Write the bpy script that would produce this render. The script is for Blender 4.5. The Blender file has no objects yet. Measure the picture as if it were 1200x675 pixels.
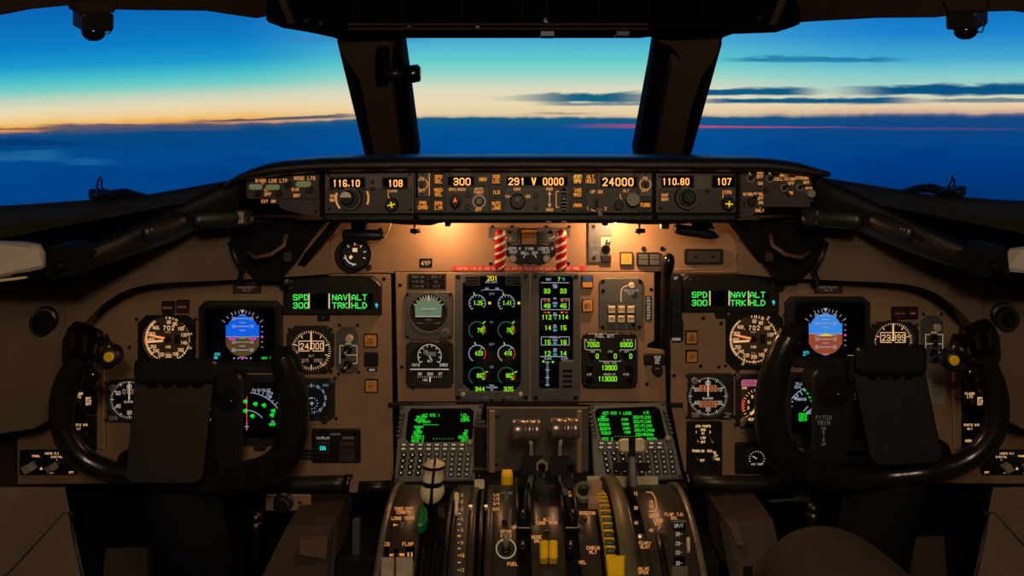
import bpy, bmesh, math, random
from mathutils import Vector, Matrix
random.seed(7)
F = 875.0; HX = 600.0; HY = 135.0; H = 1.25      # focal length in px, principal point, eye height
XC = 0.03                                          # the cockpit's centre line
scene = bpy.context.scene
COL = scene.collection
R = math.radians

def P(px, py, Y):
    return Vector(((px-HX)*Y/F, Y, H-(py-HY)*Y/F))
def ray(px, py):
    return Vector(((px-HX)/F, 1.0, -(py-HY)/F))
def lin(c):
    return tuple((v/255/12.92) if v/255 <= .04045 else ((v/255+.055)/1.055)**2.4 for v in c)

# ------------------------------------------------------------------ materials
MATS = {}
def mat(name, rgb, rough=.5, metal=0., emit=None, es=1., var=.12, nscale=60., bump=0., bscale=300., coat=0., spec=.5):
    m = bpy.data.materials.new(name); m.use_nodes = True
    nt = m.node_tree; b = nt.nodes['Principled BSDF']
    c = lin(rgb)
    b.inputs['Roughness'].default_value = rough
    b.inputs['Metallic'].default_value = metal
    b.inputs['Specular IOR Level'].default_value = spec
    b.inputs['Base Color'].default_value = (*c, 1)
    if coat: b.inputs['Coat Weight'].default_value = coat
    if emit:
        b.inputs['Emission Color'].default_value = (*lin(emit), 1)
        b.inputs['Emission Strength'].default_value = es
    elif var:
        tc = nt.nodes.new('ShaderNodeTexCoord')
        n = nt.nodes.new('ShaderNodeTexNoise'); n.inputs['Scale'].default_value = nscale
        n.inputs['Detail'].default_value = 4
        nt.links.new(tc.outputs['Object'], n.inputs['Vector'])
        mr = nt.nodes.new('ShaderNodeMapRange')
        mr.inputs['To Min'].default_value = 1-var; mr.inputs['To Max'].default_value = 1+var
        mr.inputs['From Min'].default_value = .3; mr.inputs['From Max'].default_value = .7
        nt.links.new(n.outputs['Fac'], mr.inputs['Value'])
        mx = nt.nodes.new('ShaderNodeMix'); mx.data_type = 'RGBA'; mx.blend_type = 'MULTIPLY'
        mx.inputs['Factor'].default_value = 1
        mx.inputs['A'].default_value = (*c, 1)
        nt.links.new(mr.outputs['Result'], mx.inputs['B'])
        nt.links.new(mx.outputs['Result'], b.inputs['Base Color'])
        if bump:
            n2 = nt.nodes.new('ShaderNodeTexNoise'); n2.inputs['Scale'].default_value = bscale
            nt.links.new(tc.outputs['Object'], n2.inputs['Vector'])
            bp = nt.nodes.new('ShaderNodeBump'); bp.inputs['Strength'].default_value = bump
            bp.inputs['Distance'].default_value = .002
            nt.links.new(n2.outputs['Fac'], bp.inputs['Height'])
            nt.links.new(bp.outputs['Normal'], b.inputs['Normal'])
    MATS[name] = m
    return m

mat('panel_paint', (144, 116, 88), .62, var=.08, nscale=25, bump=.15, bscale=900)
mat('lining', (98, 80, 61), .7, var=.12, nscale=12, bump=.2, bscale=500)
mat('lining_dark', (74, 56, 44), .75, var=.15, nscale=12)
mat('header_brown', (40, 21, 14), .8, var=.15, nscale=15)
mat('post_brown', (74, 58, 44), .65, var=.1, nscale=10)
mat('cushion_vinyl', (176, 164, 146), .6, var=.1, nscale=18, bump=.3, bscale=120)
mat('black_plastic', (26, 24, 22), .42, var=.15, nscale=40)
mat('black_matte', (12, 11, 10), .8, var=.2, nscale=30, spec=.15)
mat('black_gloss', (14, 13, 12), .16, var=.1, coat=.3)
mat('seal_rubber', (9, 9, 9), .85, var=.1, spec=.12)
mat('sill_dark', (50, 48, 33), .8, var=.2, spec=.1)
mat('sill_rim', (96, 88, 62), .6, var=.2, spec=.3)
mat('footwell_tan', (54, 42, 32), .7, var=.15, nscale=15)
mat('bezel_grey', (76, 80, 79), .5, var=.1, nscale=50)
mat('bezel_dark', (38, 37, 35), .45, var=.12, nscale=50)
mat('glareshield_vinyl', (24, 20, 17), .38, var=.15, nscale=80, bump=.5, bscale=700)
mat('module_face', (84, 78, 67), .5, var=.12, nscale=60)
mat('module_dark', (56, 52, 46), .48, var=.12, nscale=60)
mat('pedestal_face', (48, 42, 35), .34, var=.18, nscale=50)
mat('worn_metal', (140, 128, 112), .35, 1., var=.25, nscale=60)
mat('grip_metal', (128, 118, 108), .3, .7, var=.2, nscale=60)
mat('dark_metal', (70, 64, 58), .38, 1., var=.25, nscale=60)
mat('steel_paint', (158, 148, 128), .4, .25, var=.2, nscale=60)
mat('edge_metal', (122, 115, 104), .4, .6, var=.3, nscale=50)
mat('screen_black', (5, 6, 8), .12, var=0)
mat('dial_black', (16, 14, 12), .5, var=.1)
mat('dial_brown', (84, 64, 42), .6, var=.1)
mat('dial_blue', (22, 24, 40), .5, var=.1)
mat('white_paint', (214, 204, 186), .6, var=.08)
mat('cream', (206, 192, 158), .45, var=.14, nscale=50)
mat('cream_knob', (190, 180, 158), .4, var=.08)
mat('grey_knob', (128, 124, 112), .5, var=.1)
mat('red_gloss', (138, 10, 22), .3, var=.1)
mat('red_dull', (62, 16, 16), .5, var=.1)
mat('red_label', (196, 48, 34), .6, var=.05)
mat('yellow_plastic', (232, 190, 24), .35, var=.12)
mat('yellow_button', (246, 204, 20), .4, var=.03)
mat('green_plastic', (12, 112, 54), .45, var=.2, nscale=60)
mat('olive_metal', (96, 92, 66), .45, .3, var=.2)
mat('paper', (206, 188, 150), .8, var=.08)
mat('paper_grey', (150, 142, 128), .8, var=.05)
mat('amber_off', (204, 142, 66), .45, var=.12, nscale=200)
mat('blue_tape', (40, 70, 130), .6)
mat('trouser', (44, 35, 27), .9, var=.15, nscale=30, bump=.3, bscale=900)
mat('skin', (150, 105, 80), .6)
mat('shirt', (170, 168, 165), .9)
mat('shoe', (20, 18, 17), .3)
mat('yoke_black', (24, 21, 17), .25, var=.25, nscale=30, bump=.25, bscale=60)
mat('yoke_plate_shaded', (26, 23, 20), .5, var=.12, nscale=20)  # plate colour with the dimmer right side's shade put into it
mat('yoke_plate', (42, 37, 31), .5, var=.12, nscale=20)
mat('seat_cloth', (60, 55, 55), .9, bump=.3)
mat('wiper_black', (12, 14, 16), .5)
mat('cable_beige', (84, 62, 44), .5)
mat('deck_black', (8, 8, 7), .95, spec=0.)
E = lambda n, c, s=1.: mat(n, (2, 2, 2), .5, emit=c, es=s)
E('amber_digit', (255, 164, 78), 1.7)
E('amber_lamp', (255, 150, 40), .8)
E('amber_bright', (255, 176, 52), 1.0)
E('amber_legend', (255, 166, 92), .62)
E('dial_light', (255, 200, 140), .8)
E('dial_light_dim', (236, 190, 140), .35)
E('dial_white', (240, 226, 200), .5)
E('orange_lit', (255, 110, 40), .8)
E('orange_drum', (214, 122, 80), .55)
E('legend_white', (226, 214, 194), .42)
E('legend_dim', (190, 170, 150), .16)
E('fma_green', (70, 244, 84), .95)
E('fma_bar', (240, 206, 150), .75)
E('crt_green', (10, 236, 40), .85)
E('lcd_lime', (150, 246, 20), .85)
E('crt_cyan', (60, 214, 240), .8)
E('crt_white', (210, 222, 246), .45)
E('crt_grey', (120, 140, 160), .5)
E('crt_teal', (30, 120, 100), .6)
E('crt_red', (226, 50, 40), .8)
E('crt_pink', (240, 90, 110), .8)
E('crt_magenta', (236, 60, 220), .8)
E('crt_yellow', (250, 220, 40), .8)
E('crt_sky', (10, 94, 226), .95)
E('crt_sky_pale', (58, 136, 226), .95)
E('crt_earth', (92, 66, 34), .8)
E('crt_earth_red', (152, 70, 44), .9)
E('crt_olive', (130, 120, 60), .8)
E('horizon_green', (132, 156, 122), .5)
E('pink_flag', (200, 100, 140), .6)
E('cream_lit', (236, 206, 160), .35)
E('lamp_filament', (255, 214, 150), 30.)
E('lamp_white', (255, 240, 214), 30.)
E('cyan_lit', (30, 226, 214), .9)
E('green_lit', (120, 170, 100), .35)

# ------------------------------------------------------------------ stroke lettering
GL = {'A':'00 04 26 44 40|02 42','B':'00 06 36 45 44 33 03|33 42 41 30 00','C':'45 36 16 05 01 10 30 41','D':'00 06 26 44 42 20 00',
'E':'46 06 00 40|03 33','F':'46 06 00|03 33','G':'45 36 16 05 01 10 30 41 43 23','H':'00 06|40 46|03 43','I':'20 26','J':'46 41 30 10 01',
'K':'00 06|46 03 40','L':'06 00 40','M':'00 06 23 46 40','N':'00 06 40 46','O':'10 01 05 16 36 45 41 30 10','P':'00 06 36 45 44 33 03',
'Q':'10 01 05 16 36 45 41 30 10|22 40','R':'00 06 36 45 44 33 03|23 40','S':'45 36 16 05 04 13 33 42 41 30 10 01','T':'06 46|26 20',
'U':'06 01 10 30 41 46','V':'06 20 46','W':'06 10 24 30 46','X':'00 46|06 40','Y':'06 23 46|23 20','Z':'06 46 00 40',
'0':'10 01 05 16 36 45 41 30 10','1':'15 26 20','2':'05 16 36 45 44 00 40','3':'05 16 36 45 44 33 13|33 42 41 30 10 01','4':'30 36 02 42',
'5':'46 06 03 33 42 41 30 10 01','6':'45 36 16 05 01 10 30 41 42 33 03','7':'06 46 10','8':'13 04 05 16 36 45 44 33 13 02 01 10 30 41 42 33',
'9':'01 10 30 41 45 36 16 05 04 13 43','-':'13 43','/':'00 46','+':'03 43|25 21','<':'45 03 41','>':'05 43 01','.':'20 21','_':'00 40',
'\xb0':'15 26 35 24 15',':':'21 22|24 25','=':'02 42|04 44',',':'11 20', '*':'13 33|22 24', '[':'36 16 10 30', ']':'16 36 30 10'}

def rr(x0, y0, x1, y1, r, k=4):
    out = []
    for cx, cy, a in ((x1-r, y1-r, 0), (x0+r, y1-r, 90), (x0+r, y0+r, 180), (x1-r, y0+r, 270)):
        for i in range(k+1):
            t = R(a+90*i/k); out.append((cx+r*math.cos(t), cy+r*math.sin(t)))
    return out
def octo(x0, y0, x1, y1, c):
    return [(x0+c, y0), (x1-c, y0), (x1, y0+c), (x1, y1-c), (x1-c, y1), (x0+c, y1), (x0, y1-c), (x0, y0+c)]
def circ(cx, cy, r, n=32, a0=0):
    return [(cx+r*math.cos(R(a0)+2*math.pi*i/n), cy+r*math.sin(R(a0)+2*math.pi*i/n)) for i in range(n)]
def inset(pts, d):
    n = len(pts); out = []
    A = sum(pts[i][0]*pts[(i+1) % n][1]-pts[(i+1) % n][0]*pts[i][1] for i in range(n))
    sg = 1 if A > 0 else -1
    for i in range(n):
        p0, p1, p2 = Vector(pts[i-1]), Vector(pts[i]), Vector(pts[(i+1) % n])
        e1, e2 = (p1-p0), (p2-p1)
        if e1.length < 1e-9 or e2.length < 1e-9: out.append(tuple(p1)); continue
        e1.normalize(); e2.normalize()
        n1, n2 = Vector((-e1.y, e1.x))*sg, Vector((-e2.y, e2.x))*sg
        b = n1+n2
        L = max(.5, (1+n1.dot(n2)))
        out.append(tuple(p1+b*(d/L)))
    return out
def polyray(pts, c, a):
    d = Vector((math.cos(a), math.sin(a))); best = None; n = len(pts)
    for i in range(n):
        p = Vector(pts[i])-Vector(c); q = Vector(pts[(i+1) % n])-Vector(c); e = q-p
        den = d.x*e.y-d.y*e.x
        if abs(den) < 1e-12: continue
        t = (p.x*e.y-p.y*e.x)/den; u = (p.x*d.y-p.y*d.x)/den
        if t > 0 and -1e-6 <= u <= 1+1e-6 and (best is None or t > best): best = t
    return (c[0]+d.x*best, c[1]+d.y*best)

# ------------------------------------------------------------------ mesh builder: works in photo pixels mapped onto a real surface
class MB:
    def __init__(s, mapf=None, S=1., recalc=True):
        s.V = []; s.Fc = []; s.Mi = []; s.Sm = []; s.mats = []; s.mapf = mapf; s.S = S; s.recalc = recalc
    def m(s, name):
        if name not in s.mats: s.mats.append(name)
        return s.mats.index(name)
    def v(s, x, y, z=0.):
        s.V.append(s.mapf(x, y, z) if s.mapf else Vector((x, y, z))); return len(s.V)-1
    def vw(s, p):
        s.V.append(Vector(p)); return len(s.V)-1
    def f(s, idx, m, smooth=False):
        s.Fc.append(tuple(idx)); s.Mi.append(s.m(m)); s.Sm.append(smooth)
    def loops(s, rings, m, smooth=False, close=True, caps=(True, True)):
        k = len(rings[0])
        for a, b in zip(rings, rings[1:]):
            for i in range(k if close else k-1):
                j = (i+1) % k
                s.f((a[i], a[j], b[j], b[i]), m, smooth)
        if caps[0]: s.f(rings[0][::-1], m)
        if caps[1]: s.f(rings[-1], m)
    def prism(s, pts, z0, z1, m, bev=0., top=None):
        rs = [[s.v(x, y, z0) for x, y in pts]]
        if bev:
            rs.append([s.v(x, y, z1-bev) for x, y in pts])
            rs.append([s.v(x, y, z1) for x, y in inset(pts, bev)])
        else:
            rs.append([s.v(x, y, z1) for x, y in pts])
        s.loops(rs, m)
        if top: s.Mi[-1] = s.m(top)
    def box(s, x0, y0, x1, y1, z0, z1, m, bev=0., top=None):
        s.prism([(x0, y0), (x1, y0), (x1, y1), (x0, y1)], z0, z1, m, bev, top)
    def rbox(s, x0, y0, x1, y1, r, z0, z1, m, bev=0., top=None):
        s.prism(rr(x0, y0, x1, y1, r), z0, z1, m, bev, top)
    def disc(s, cx, cy, r, z, m, n=32):
        s.f([s.v(x, y, z) for x, y in circ(cx, cy, r, n)], m)
    def flat(s, pts, z, m):
        s.f([s.v(x, y, z) for x, y in pts], m)
    def lathe(s, cx, cy, prof, m, n=24, mats=None, flute=0.):
        rings = []
        for r, z in prof:
            ring = []
            for i in range(n):
                q = r*(1-flute*(i % 2)); a = 2*math.pi*i/n
                ring.append(s.v(cx+q*math.cos(a), cy+q*math.sin(a), z))
            rings.append(ring)
        for k, (a, b) in enumerate(zip(rings, rings[1:])):
            for i in range(n):
                j = (i+1) % n
                s.f((a[i], a[j], b[j], b[i]), mats[k] if mats else m, not flute)
        s.f(rings[-1], mats[-1] if mats else m); s.f(rings[0][::-1], m)
    def cyl(s, cx, cy, r, z0, z1, m, n=24, bev=0.):
        s.lathe(cx, cy, [(r, z0), (r, z1-bev), (r-bev, z1)] if bev else [(r, z0), (r, z1)], m, n)
    def knob(s, cx, cy, r, z0, h, m, skirt=0., n=24, flute=.07, cap=None):
        pr = []
        if skirt: pr += [(r+skirt, z0), (r+skirt, z0+h*.2), (r*1.02, z0+h*.3)]
        else: pr += [(r, z0)]
        pr += [(r, z0+h*.85), (r*.85, z0+h)]
        s.lathe(cx, cy, pr, m, n, flute=flute)
        if cap: s.disc(cx, cy, r*.6, z0+h+.06, cap, 16)
    def frame(s, outer, inner, z0, z1, m, bev=0., zin=None):
        cx = sum(p[0] for p in inner)/len(inner); cy = sum(p[1] for p in inner)/len(inner)
        an = sorted(set(round(math.atan2(y-cy, x-cx), 4) for x, y in list(outer)+list(inner)))
        o = [polyray(outer, (cx, cy), a) for a in an]; i_ = [polyray(inner, (cx, cy), a) for a in an]
        zi = z0 if zin is None else zin
        rs = [[s.v(x, y, z0) for x, y in o]]
        if bev:
            rs.append([s.v(x, y, z1-bev) for x, y in o])
            o2 = [polyray(inset(outer, bev), (cx, cy), a) for a in an]
            rs.append([s.v(x, y, z1) for x, y in o2])
        else: rs.append([s.v(x, y, z1) for x, y in o])
        rs.append([s.v(x, y, z1) for x, y in i_]); rs.append([s.v(x, y, zi) for x, y in i_])
        if zin is None: rs.append(rs[0])
        s.loops(rs, m, caps=(False, False))
    def ring(s, cx, cy, r0, r1, z0, z1, m, n=40):
        s.frame(circ(cx, cy, r1, n), circ(cx, cy, r0, n), z0, z1, m)
    def line(s, x0, y0, x1, y1, w, z, m):
        d = Vector((x1-x0, y1-y0)); L = d.length
        if L < 1e-9: return
        d /= L; p = Vector((-d.y, d.x))*w/2
        a, b = Vector((x0, y0)), Vector((x1, y1))
        s.flat([tuple(a+p), tuple(b+p), tuple(b-p), tuple(a-p)], z, m)
    def arc(s, cx, cy, r, a0, a1, w, z, m, n=None):
        n = n or max(4, int(abs(a1-a0)/8))
        L = [(R(a0+(a1-a0)*i/n)) for i in range(n+1)]
        for p, q in zip(L, L[1:]):
            s.flat([(cx+(r-w/2)*math.sin(p), cy-(r-w/2)*math.cos(p)), (cx+(r+w/2)*math.sin(p), cy-(r+w/2)*math.cos(p)),
                    (cx+(r+w/2)*math.sin(q), cy-(r+w/2)*math.cos(q)), (cx+(r-w/2)*math.sin(q), cy-(r-w/2)*math.cos(q))], z, m)
    def tick(s, cx, cy, r0, r1, a, w, z, m):
        t = R(a); s.line(cx+r0*math.sin(t), cy-r0*math.cos(t), cx+r1*math.sin(t), cy-r1*math.cos(t), w, z, m)
    def ticks(s, cx, cy, r0, r1, a0, a1, n, w, z, m):
        for i in range(n+1): s.tick(cx, cy, r0, r1, a0+(a1-a0)*i/n, w, z, m)
    def text(s, st, x, y, h, m, z=0., w=None, al='c', asp=.58, gap=.3, lead=1.45):
        """x: middle, y: top of the first line; h: capital height, photo px"""
        w = w or h*.17
        for k, ln in enumerate(st.split('\n')):
            cw = h*asp; adv = cw+h*gap
            tot = sum((adv*.55 if ch == '.' else adv) for ch in ln)-h*gap
            X = x-(tot/2 if al == 'c' else (tot if al == 'r' else 0)); Y = y+k*h*lead+h
            for ch in ln:
                g = GL.get(ch)
                ux, uy = cw/4, h/6
                if ch == '.':
                    s.flat([(X-.5*w, Y), (X+.9*w, Y), (X+.9*w, Y-1.4*w), (X-.5*w, Y-1.4*w)], z, m); X += adv*.55; continue
                if g:
                    for pl in g.split('|'):
                        q = [(X+int(a[0])*ux, Y-int(a[1])*uy) for a in pl.split()]
                        for (ax, ay), (bx, by) in zip(q, q[1:]):
                            L = math.hypot(bx-ax, by-ay) or 1; ex, ey = (bx-ax)/L*w*.45, (by-ay)/L*w*.45
                            s.line(ax-ex, ay-ey, bx+ex, by+ey, w, z, m)
                X += adv
    def tube(s, path, rad, m, n=10, caps=True, mapped=True, flat=1.):
        """path: (x, y, z) px on the surface (or world points when mapped=False); rad: px (or m), a number or a list"""
        pts = [Vector(s.mapf(*p)) if (mapped and s.mapf) else Vector(p) for p in path]
        k = s.S if (mapped and s.mapf) else 1.
        rad = [rad]*len(pts) if not isinstance(rad, (list, tuple)) else rad
        rings = []; up = None
        for i, p in enumerate(pts):
            d = (pts[min(i+1, len(pts)-1)]-pts[max(i-1, 0)]).normalized()
            if up is None:
                up = Vector((0, 0, 1)) if abs(d.z) < .9 else Vector((0, 1, 0))
            a = (up-d*up.dot(d)).normalized(); b = d.cross(a); up = a
            rings.append([s.vw(p+(a*math.cos(2*math.pi*j/n)+b*math.sin(2*math.pi*j/n)*flat)*rad[i]*k) for j in range(n)])
        s.loops(rings, m, True, caps=(caps, caps))
    def sweep(s, pts, prof, m, smooth=True):
        """pts: rings given directly as lists of world points"""
        rings = [[s.vw(p) for p in r] for r in pts]; s.loops(rings, m, smooth)
    def solid(s, a, b, m, bev=0):
        """world-space prism between two equal loops"""
        rings = [[s.vw(p) for p in a], [s.vw(p) for p in b]]; s.loops(rings, m)
    def wbox(s, lo, hi, m):
        x0, y0, z0 = lo; x1, y1, z1 = hi
        s.solid([(x0, y0, z0), (x1, y0, z0), (x1, y1, z0), (x0, y1, z0)], [(x0, y0, z1), (x1, y0, z1), (x1, y1, z1), (x0, y1, z1)], m)
    def ball(s, c, rx, ry, rz, m, n=16, k=10, rot=None):
        c = Vector(c); rings = []
        for i in range(1, k):
            t = math.pi*i/k; ring = []
            for j in range(n):
                a = 2*math.pi*j/n
                q = Vector((rx*math.sin(t)*math.cos(a), ry*math.sin(t)*math.sin(a), rz*math.cos(t)))
                if rot: q = rot @ q
                ring.append(s.vw(c+q))
            rings.append(ring)
        s.loops(rings, m, True)
    def build(s, name, parent=None, inv=None, label=None):
        me = bpy.data.meshes.new(name)
        V = [inv @ p for p in s.V] if inv else s.V
        me.from_pydata([tuple(p) for p in V], [], s.Fc)
        for k in s.mats: me.materials.append(MATS[k])
        me.polygons.foreach_set('material_index', s.Mi)
        me.polygons.foreach_set('use_smooth', s.Sm)
        if s.recalc:
            bm = bmesh.new(); bm.from_mesh(me)
            bmesh.ops.recalc_face_normals(bm, faces=bm.faces); bm.to_mesh(me); bm.free()
        me.update()
        o = bpy.data.objects.new(name, me); COL.objects.link(o)
        if parent: o.parent = parent
        if label: o['label'] = label
        return o

def tag(o, label, cat, group=None):
    o['label'] = label; o['category'] = cat
    if group: o['group'] = group
    return o

# ------------------------------------------------------------------ surfaces
class Plane:
    def __init__(s, p, n):
        s.p = Vector(p); s.n = Vector(n).normalized()
        if s.n.y > 0: s.n = -s.n
        u = Vector((1, 0, 0)); u = (u-s.n*u.dot(s.n)).normalized()
        s.u = u; s.v = s.n.cross(u)
    def at(s, px, py):
        d = ray(px, py); o = Vector((0, 0, H))
        return o+d*((s.p-o).dot(s.n)/d.dot(s.n))
    def S(s, px, py): return s.at(px, py).y/F
def vplane(Y): return Plane((0, Y, 0), (0, -1, 0))
def plane3(a, b, c): return Plane(a, (b-a).cross(c-a))

class T:
    """a thing: an Empty lying on a surface at photo point (px, py); its parts are authored in photo px on that surface"""
    def __init__(s, name, label, cat, px, py, surf, group=None, z=0.):
        s.surf = surf if isinstance(surf, Plane) else vplane(surf)
        s.S = s.surf.S(px, py); s.px, s.py = px, py
        o = bpy.data.objects.new(name, None); COL.objects.link(o); o.empty_display_size = .02
        pos = s.surf.at(px, py)+s.surf.n*z*s.S
        M = Matrix((s.surf.u, s.surf.v, s.surf.n)).transposed().to_4x4(); M.translation = pos
        o.matrix_world = M; s.o = o; s.inv = M.inverted()
        tag(o, label, cat, group)
        s.cur = None
    def mapf(s, x, y, z): return s.surf.at(x, y)+s.surf.n*z*s.S
    def mb(s, recalc=True): return MB(s.mapf, s.S, recalc)
    def put(s, name, mb, parent=None, label=None):
        return mb.build(name, parent or s.o, s.inv, label)
    def marks(s, name='lettering'):
        return s.mb(recalc=False)
    def copy_at(s, src, x, y, parent=None):
        """a copy of part src (authored round px,py) moved to photo point x, y on the same surface"""
        c = src.copy(); COL.objects.link(c); c.parent = parent or s.o
        c.location = s.inv @ s.mapf(x, y, 0); return c
    def screws(s, pts, r=2.2, z=0., m='dark_metal', name='screw'):
        o = None
        for x, y in pts:
            if o is None:
                b = s.mb(); b.cyl(s.px, s.py, r, z, z+.9, m, 10, bev=.3)
                b.line(s.px-r*.7, s.py-r*.4, s.px+r*.7, s.py+r*.4, r*.3, z+.95, 'black_matte')
                o = s.put(name, b)
            else:
                c = o.copy(); COL.objects.link(c); c.parent = s.o; o = c
            o.location = s.inv @ s.mapf(x, y, 0)
def W(name, label, cat, loc, group=None):
    """a thing placed in world space"""
    o = bpy.data.objects.new(name, None); COL.objects.link(o); o.location = loc; o.empty_display_size = .02
    return tag(o, label, cat, group)
def wput(name, mb, root, parent=None, label=None):
    return mb.build(name, parent or root, Matrix.Translation(-Vector(root.location)), label)
def struct(name, mb):
    o = mb.build(name); o['kind'] = 'structure'; return o
# ------------------------------------------------------------------ sky (world)
class X:
    """tiny expression wrapper: shader math on the world's direction vector"""
    nt = None
    def __init__(s, sock): s.s = sock
    @staticmethod
    def op(o, *a, clamp=False):
        n = X.nt.nodes.new('ShaderNodeMath'); n.operation = o; n.use_clamp = clamp
        for i, q in enumerate(a):
            if isinstance(q, X): X.nt.links.new(q.s, n.inputs[i])
            else: n.inputs[i].default_value = q
        return X(n.outputs[0])
    def __add__(s, o): return X.op('ADD', s, o)
    def __radd__(s, o): return X.op('ADD', o, s)
    def __sub__(s, o): return X.op('SUBTRACT', s, o)
    def __rsub__(s, o): return X.op('SUBTRACT', o, s)
    def __mul__(s, o): return X.op('MULTIPLY', s, o)
    def __rmul__(s, o): return X.op('MULTIPLY', o, s)
    def __truediv__(s, o): return X.op('DIVIDE', s, o)
def sstep(x, a, b):
    n = X.nt.nodes.new('ShaderNodeMapRange'); n.interpolation_type = 'SMOOTHSTEP'
    X.nt.links.new(x.s, n.inputs['Value'])
    if a < b: n.inputs['From Min'].default_value, n.inputs['From Max'].default_value = a, b
    else:
        n.inputs['From Min'].default_value, n.inputs['From Max'].default_value = b, a
        n.inputs['To Min'].default_value, n.inputs['To Max'].default_value = 1, 0
    return X(n.outputs['Result'])
def noise2(x, y, sc=1., det=4.):
    c = X.nt.nodes.new('ShaderNodeCombineXYZ')
    X.nt.links.new(x.s, c.inputs[0]); X.nt.links.new(y.s, c.inputs[1])
    n = X.nt.nodes.new('ShaderNodeTexNoise'); n.inputs['Scale'].default_value = sc; n.inputs['Detail'].default_value = det
    X.nt.links.new(c.outputs[0], n.inputs['Vector']); return X(n.outputs['Fac'])
def ramp(x, stops, lo, hi):
    n = X.nt.nodes.new('ShaderNodeValToRGB'); cr = n.color_ramp
    X.nt.links.new(((x-lo)/(hi-lo)).s, n.inputs[0])
    st = sorted(((e-lo)/(hi-lo), c) for e, c in stops)
    while len(cr.elements) < len(st): cr.elements.new(.5)
    for el, (p, c) in zip(cr.elements, st): el.position = min(max(p, 0), 1); el.color = (*lin(c), 1)
    return n.outputs[0]
def mixc(fac, a, b):
    n = X.nt.nodes.new('ShaderNodeMix'); n.data_type = 'RGBA'
    if isinstance(fac, X): X.nt.links.new(fac.s, n.inputs['Factor'])
    for nm, q in (('A', a), ('B', b)):
        if isinstance(q, tuple): n.inputs[nm].default_value = (*lin(q), 1)
        else: X.nt.links.new(q, n.inputs[nm])
    return n.outputs['Result']

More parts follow.
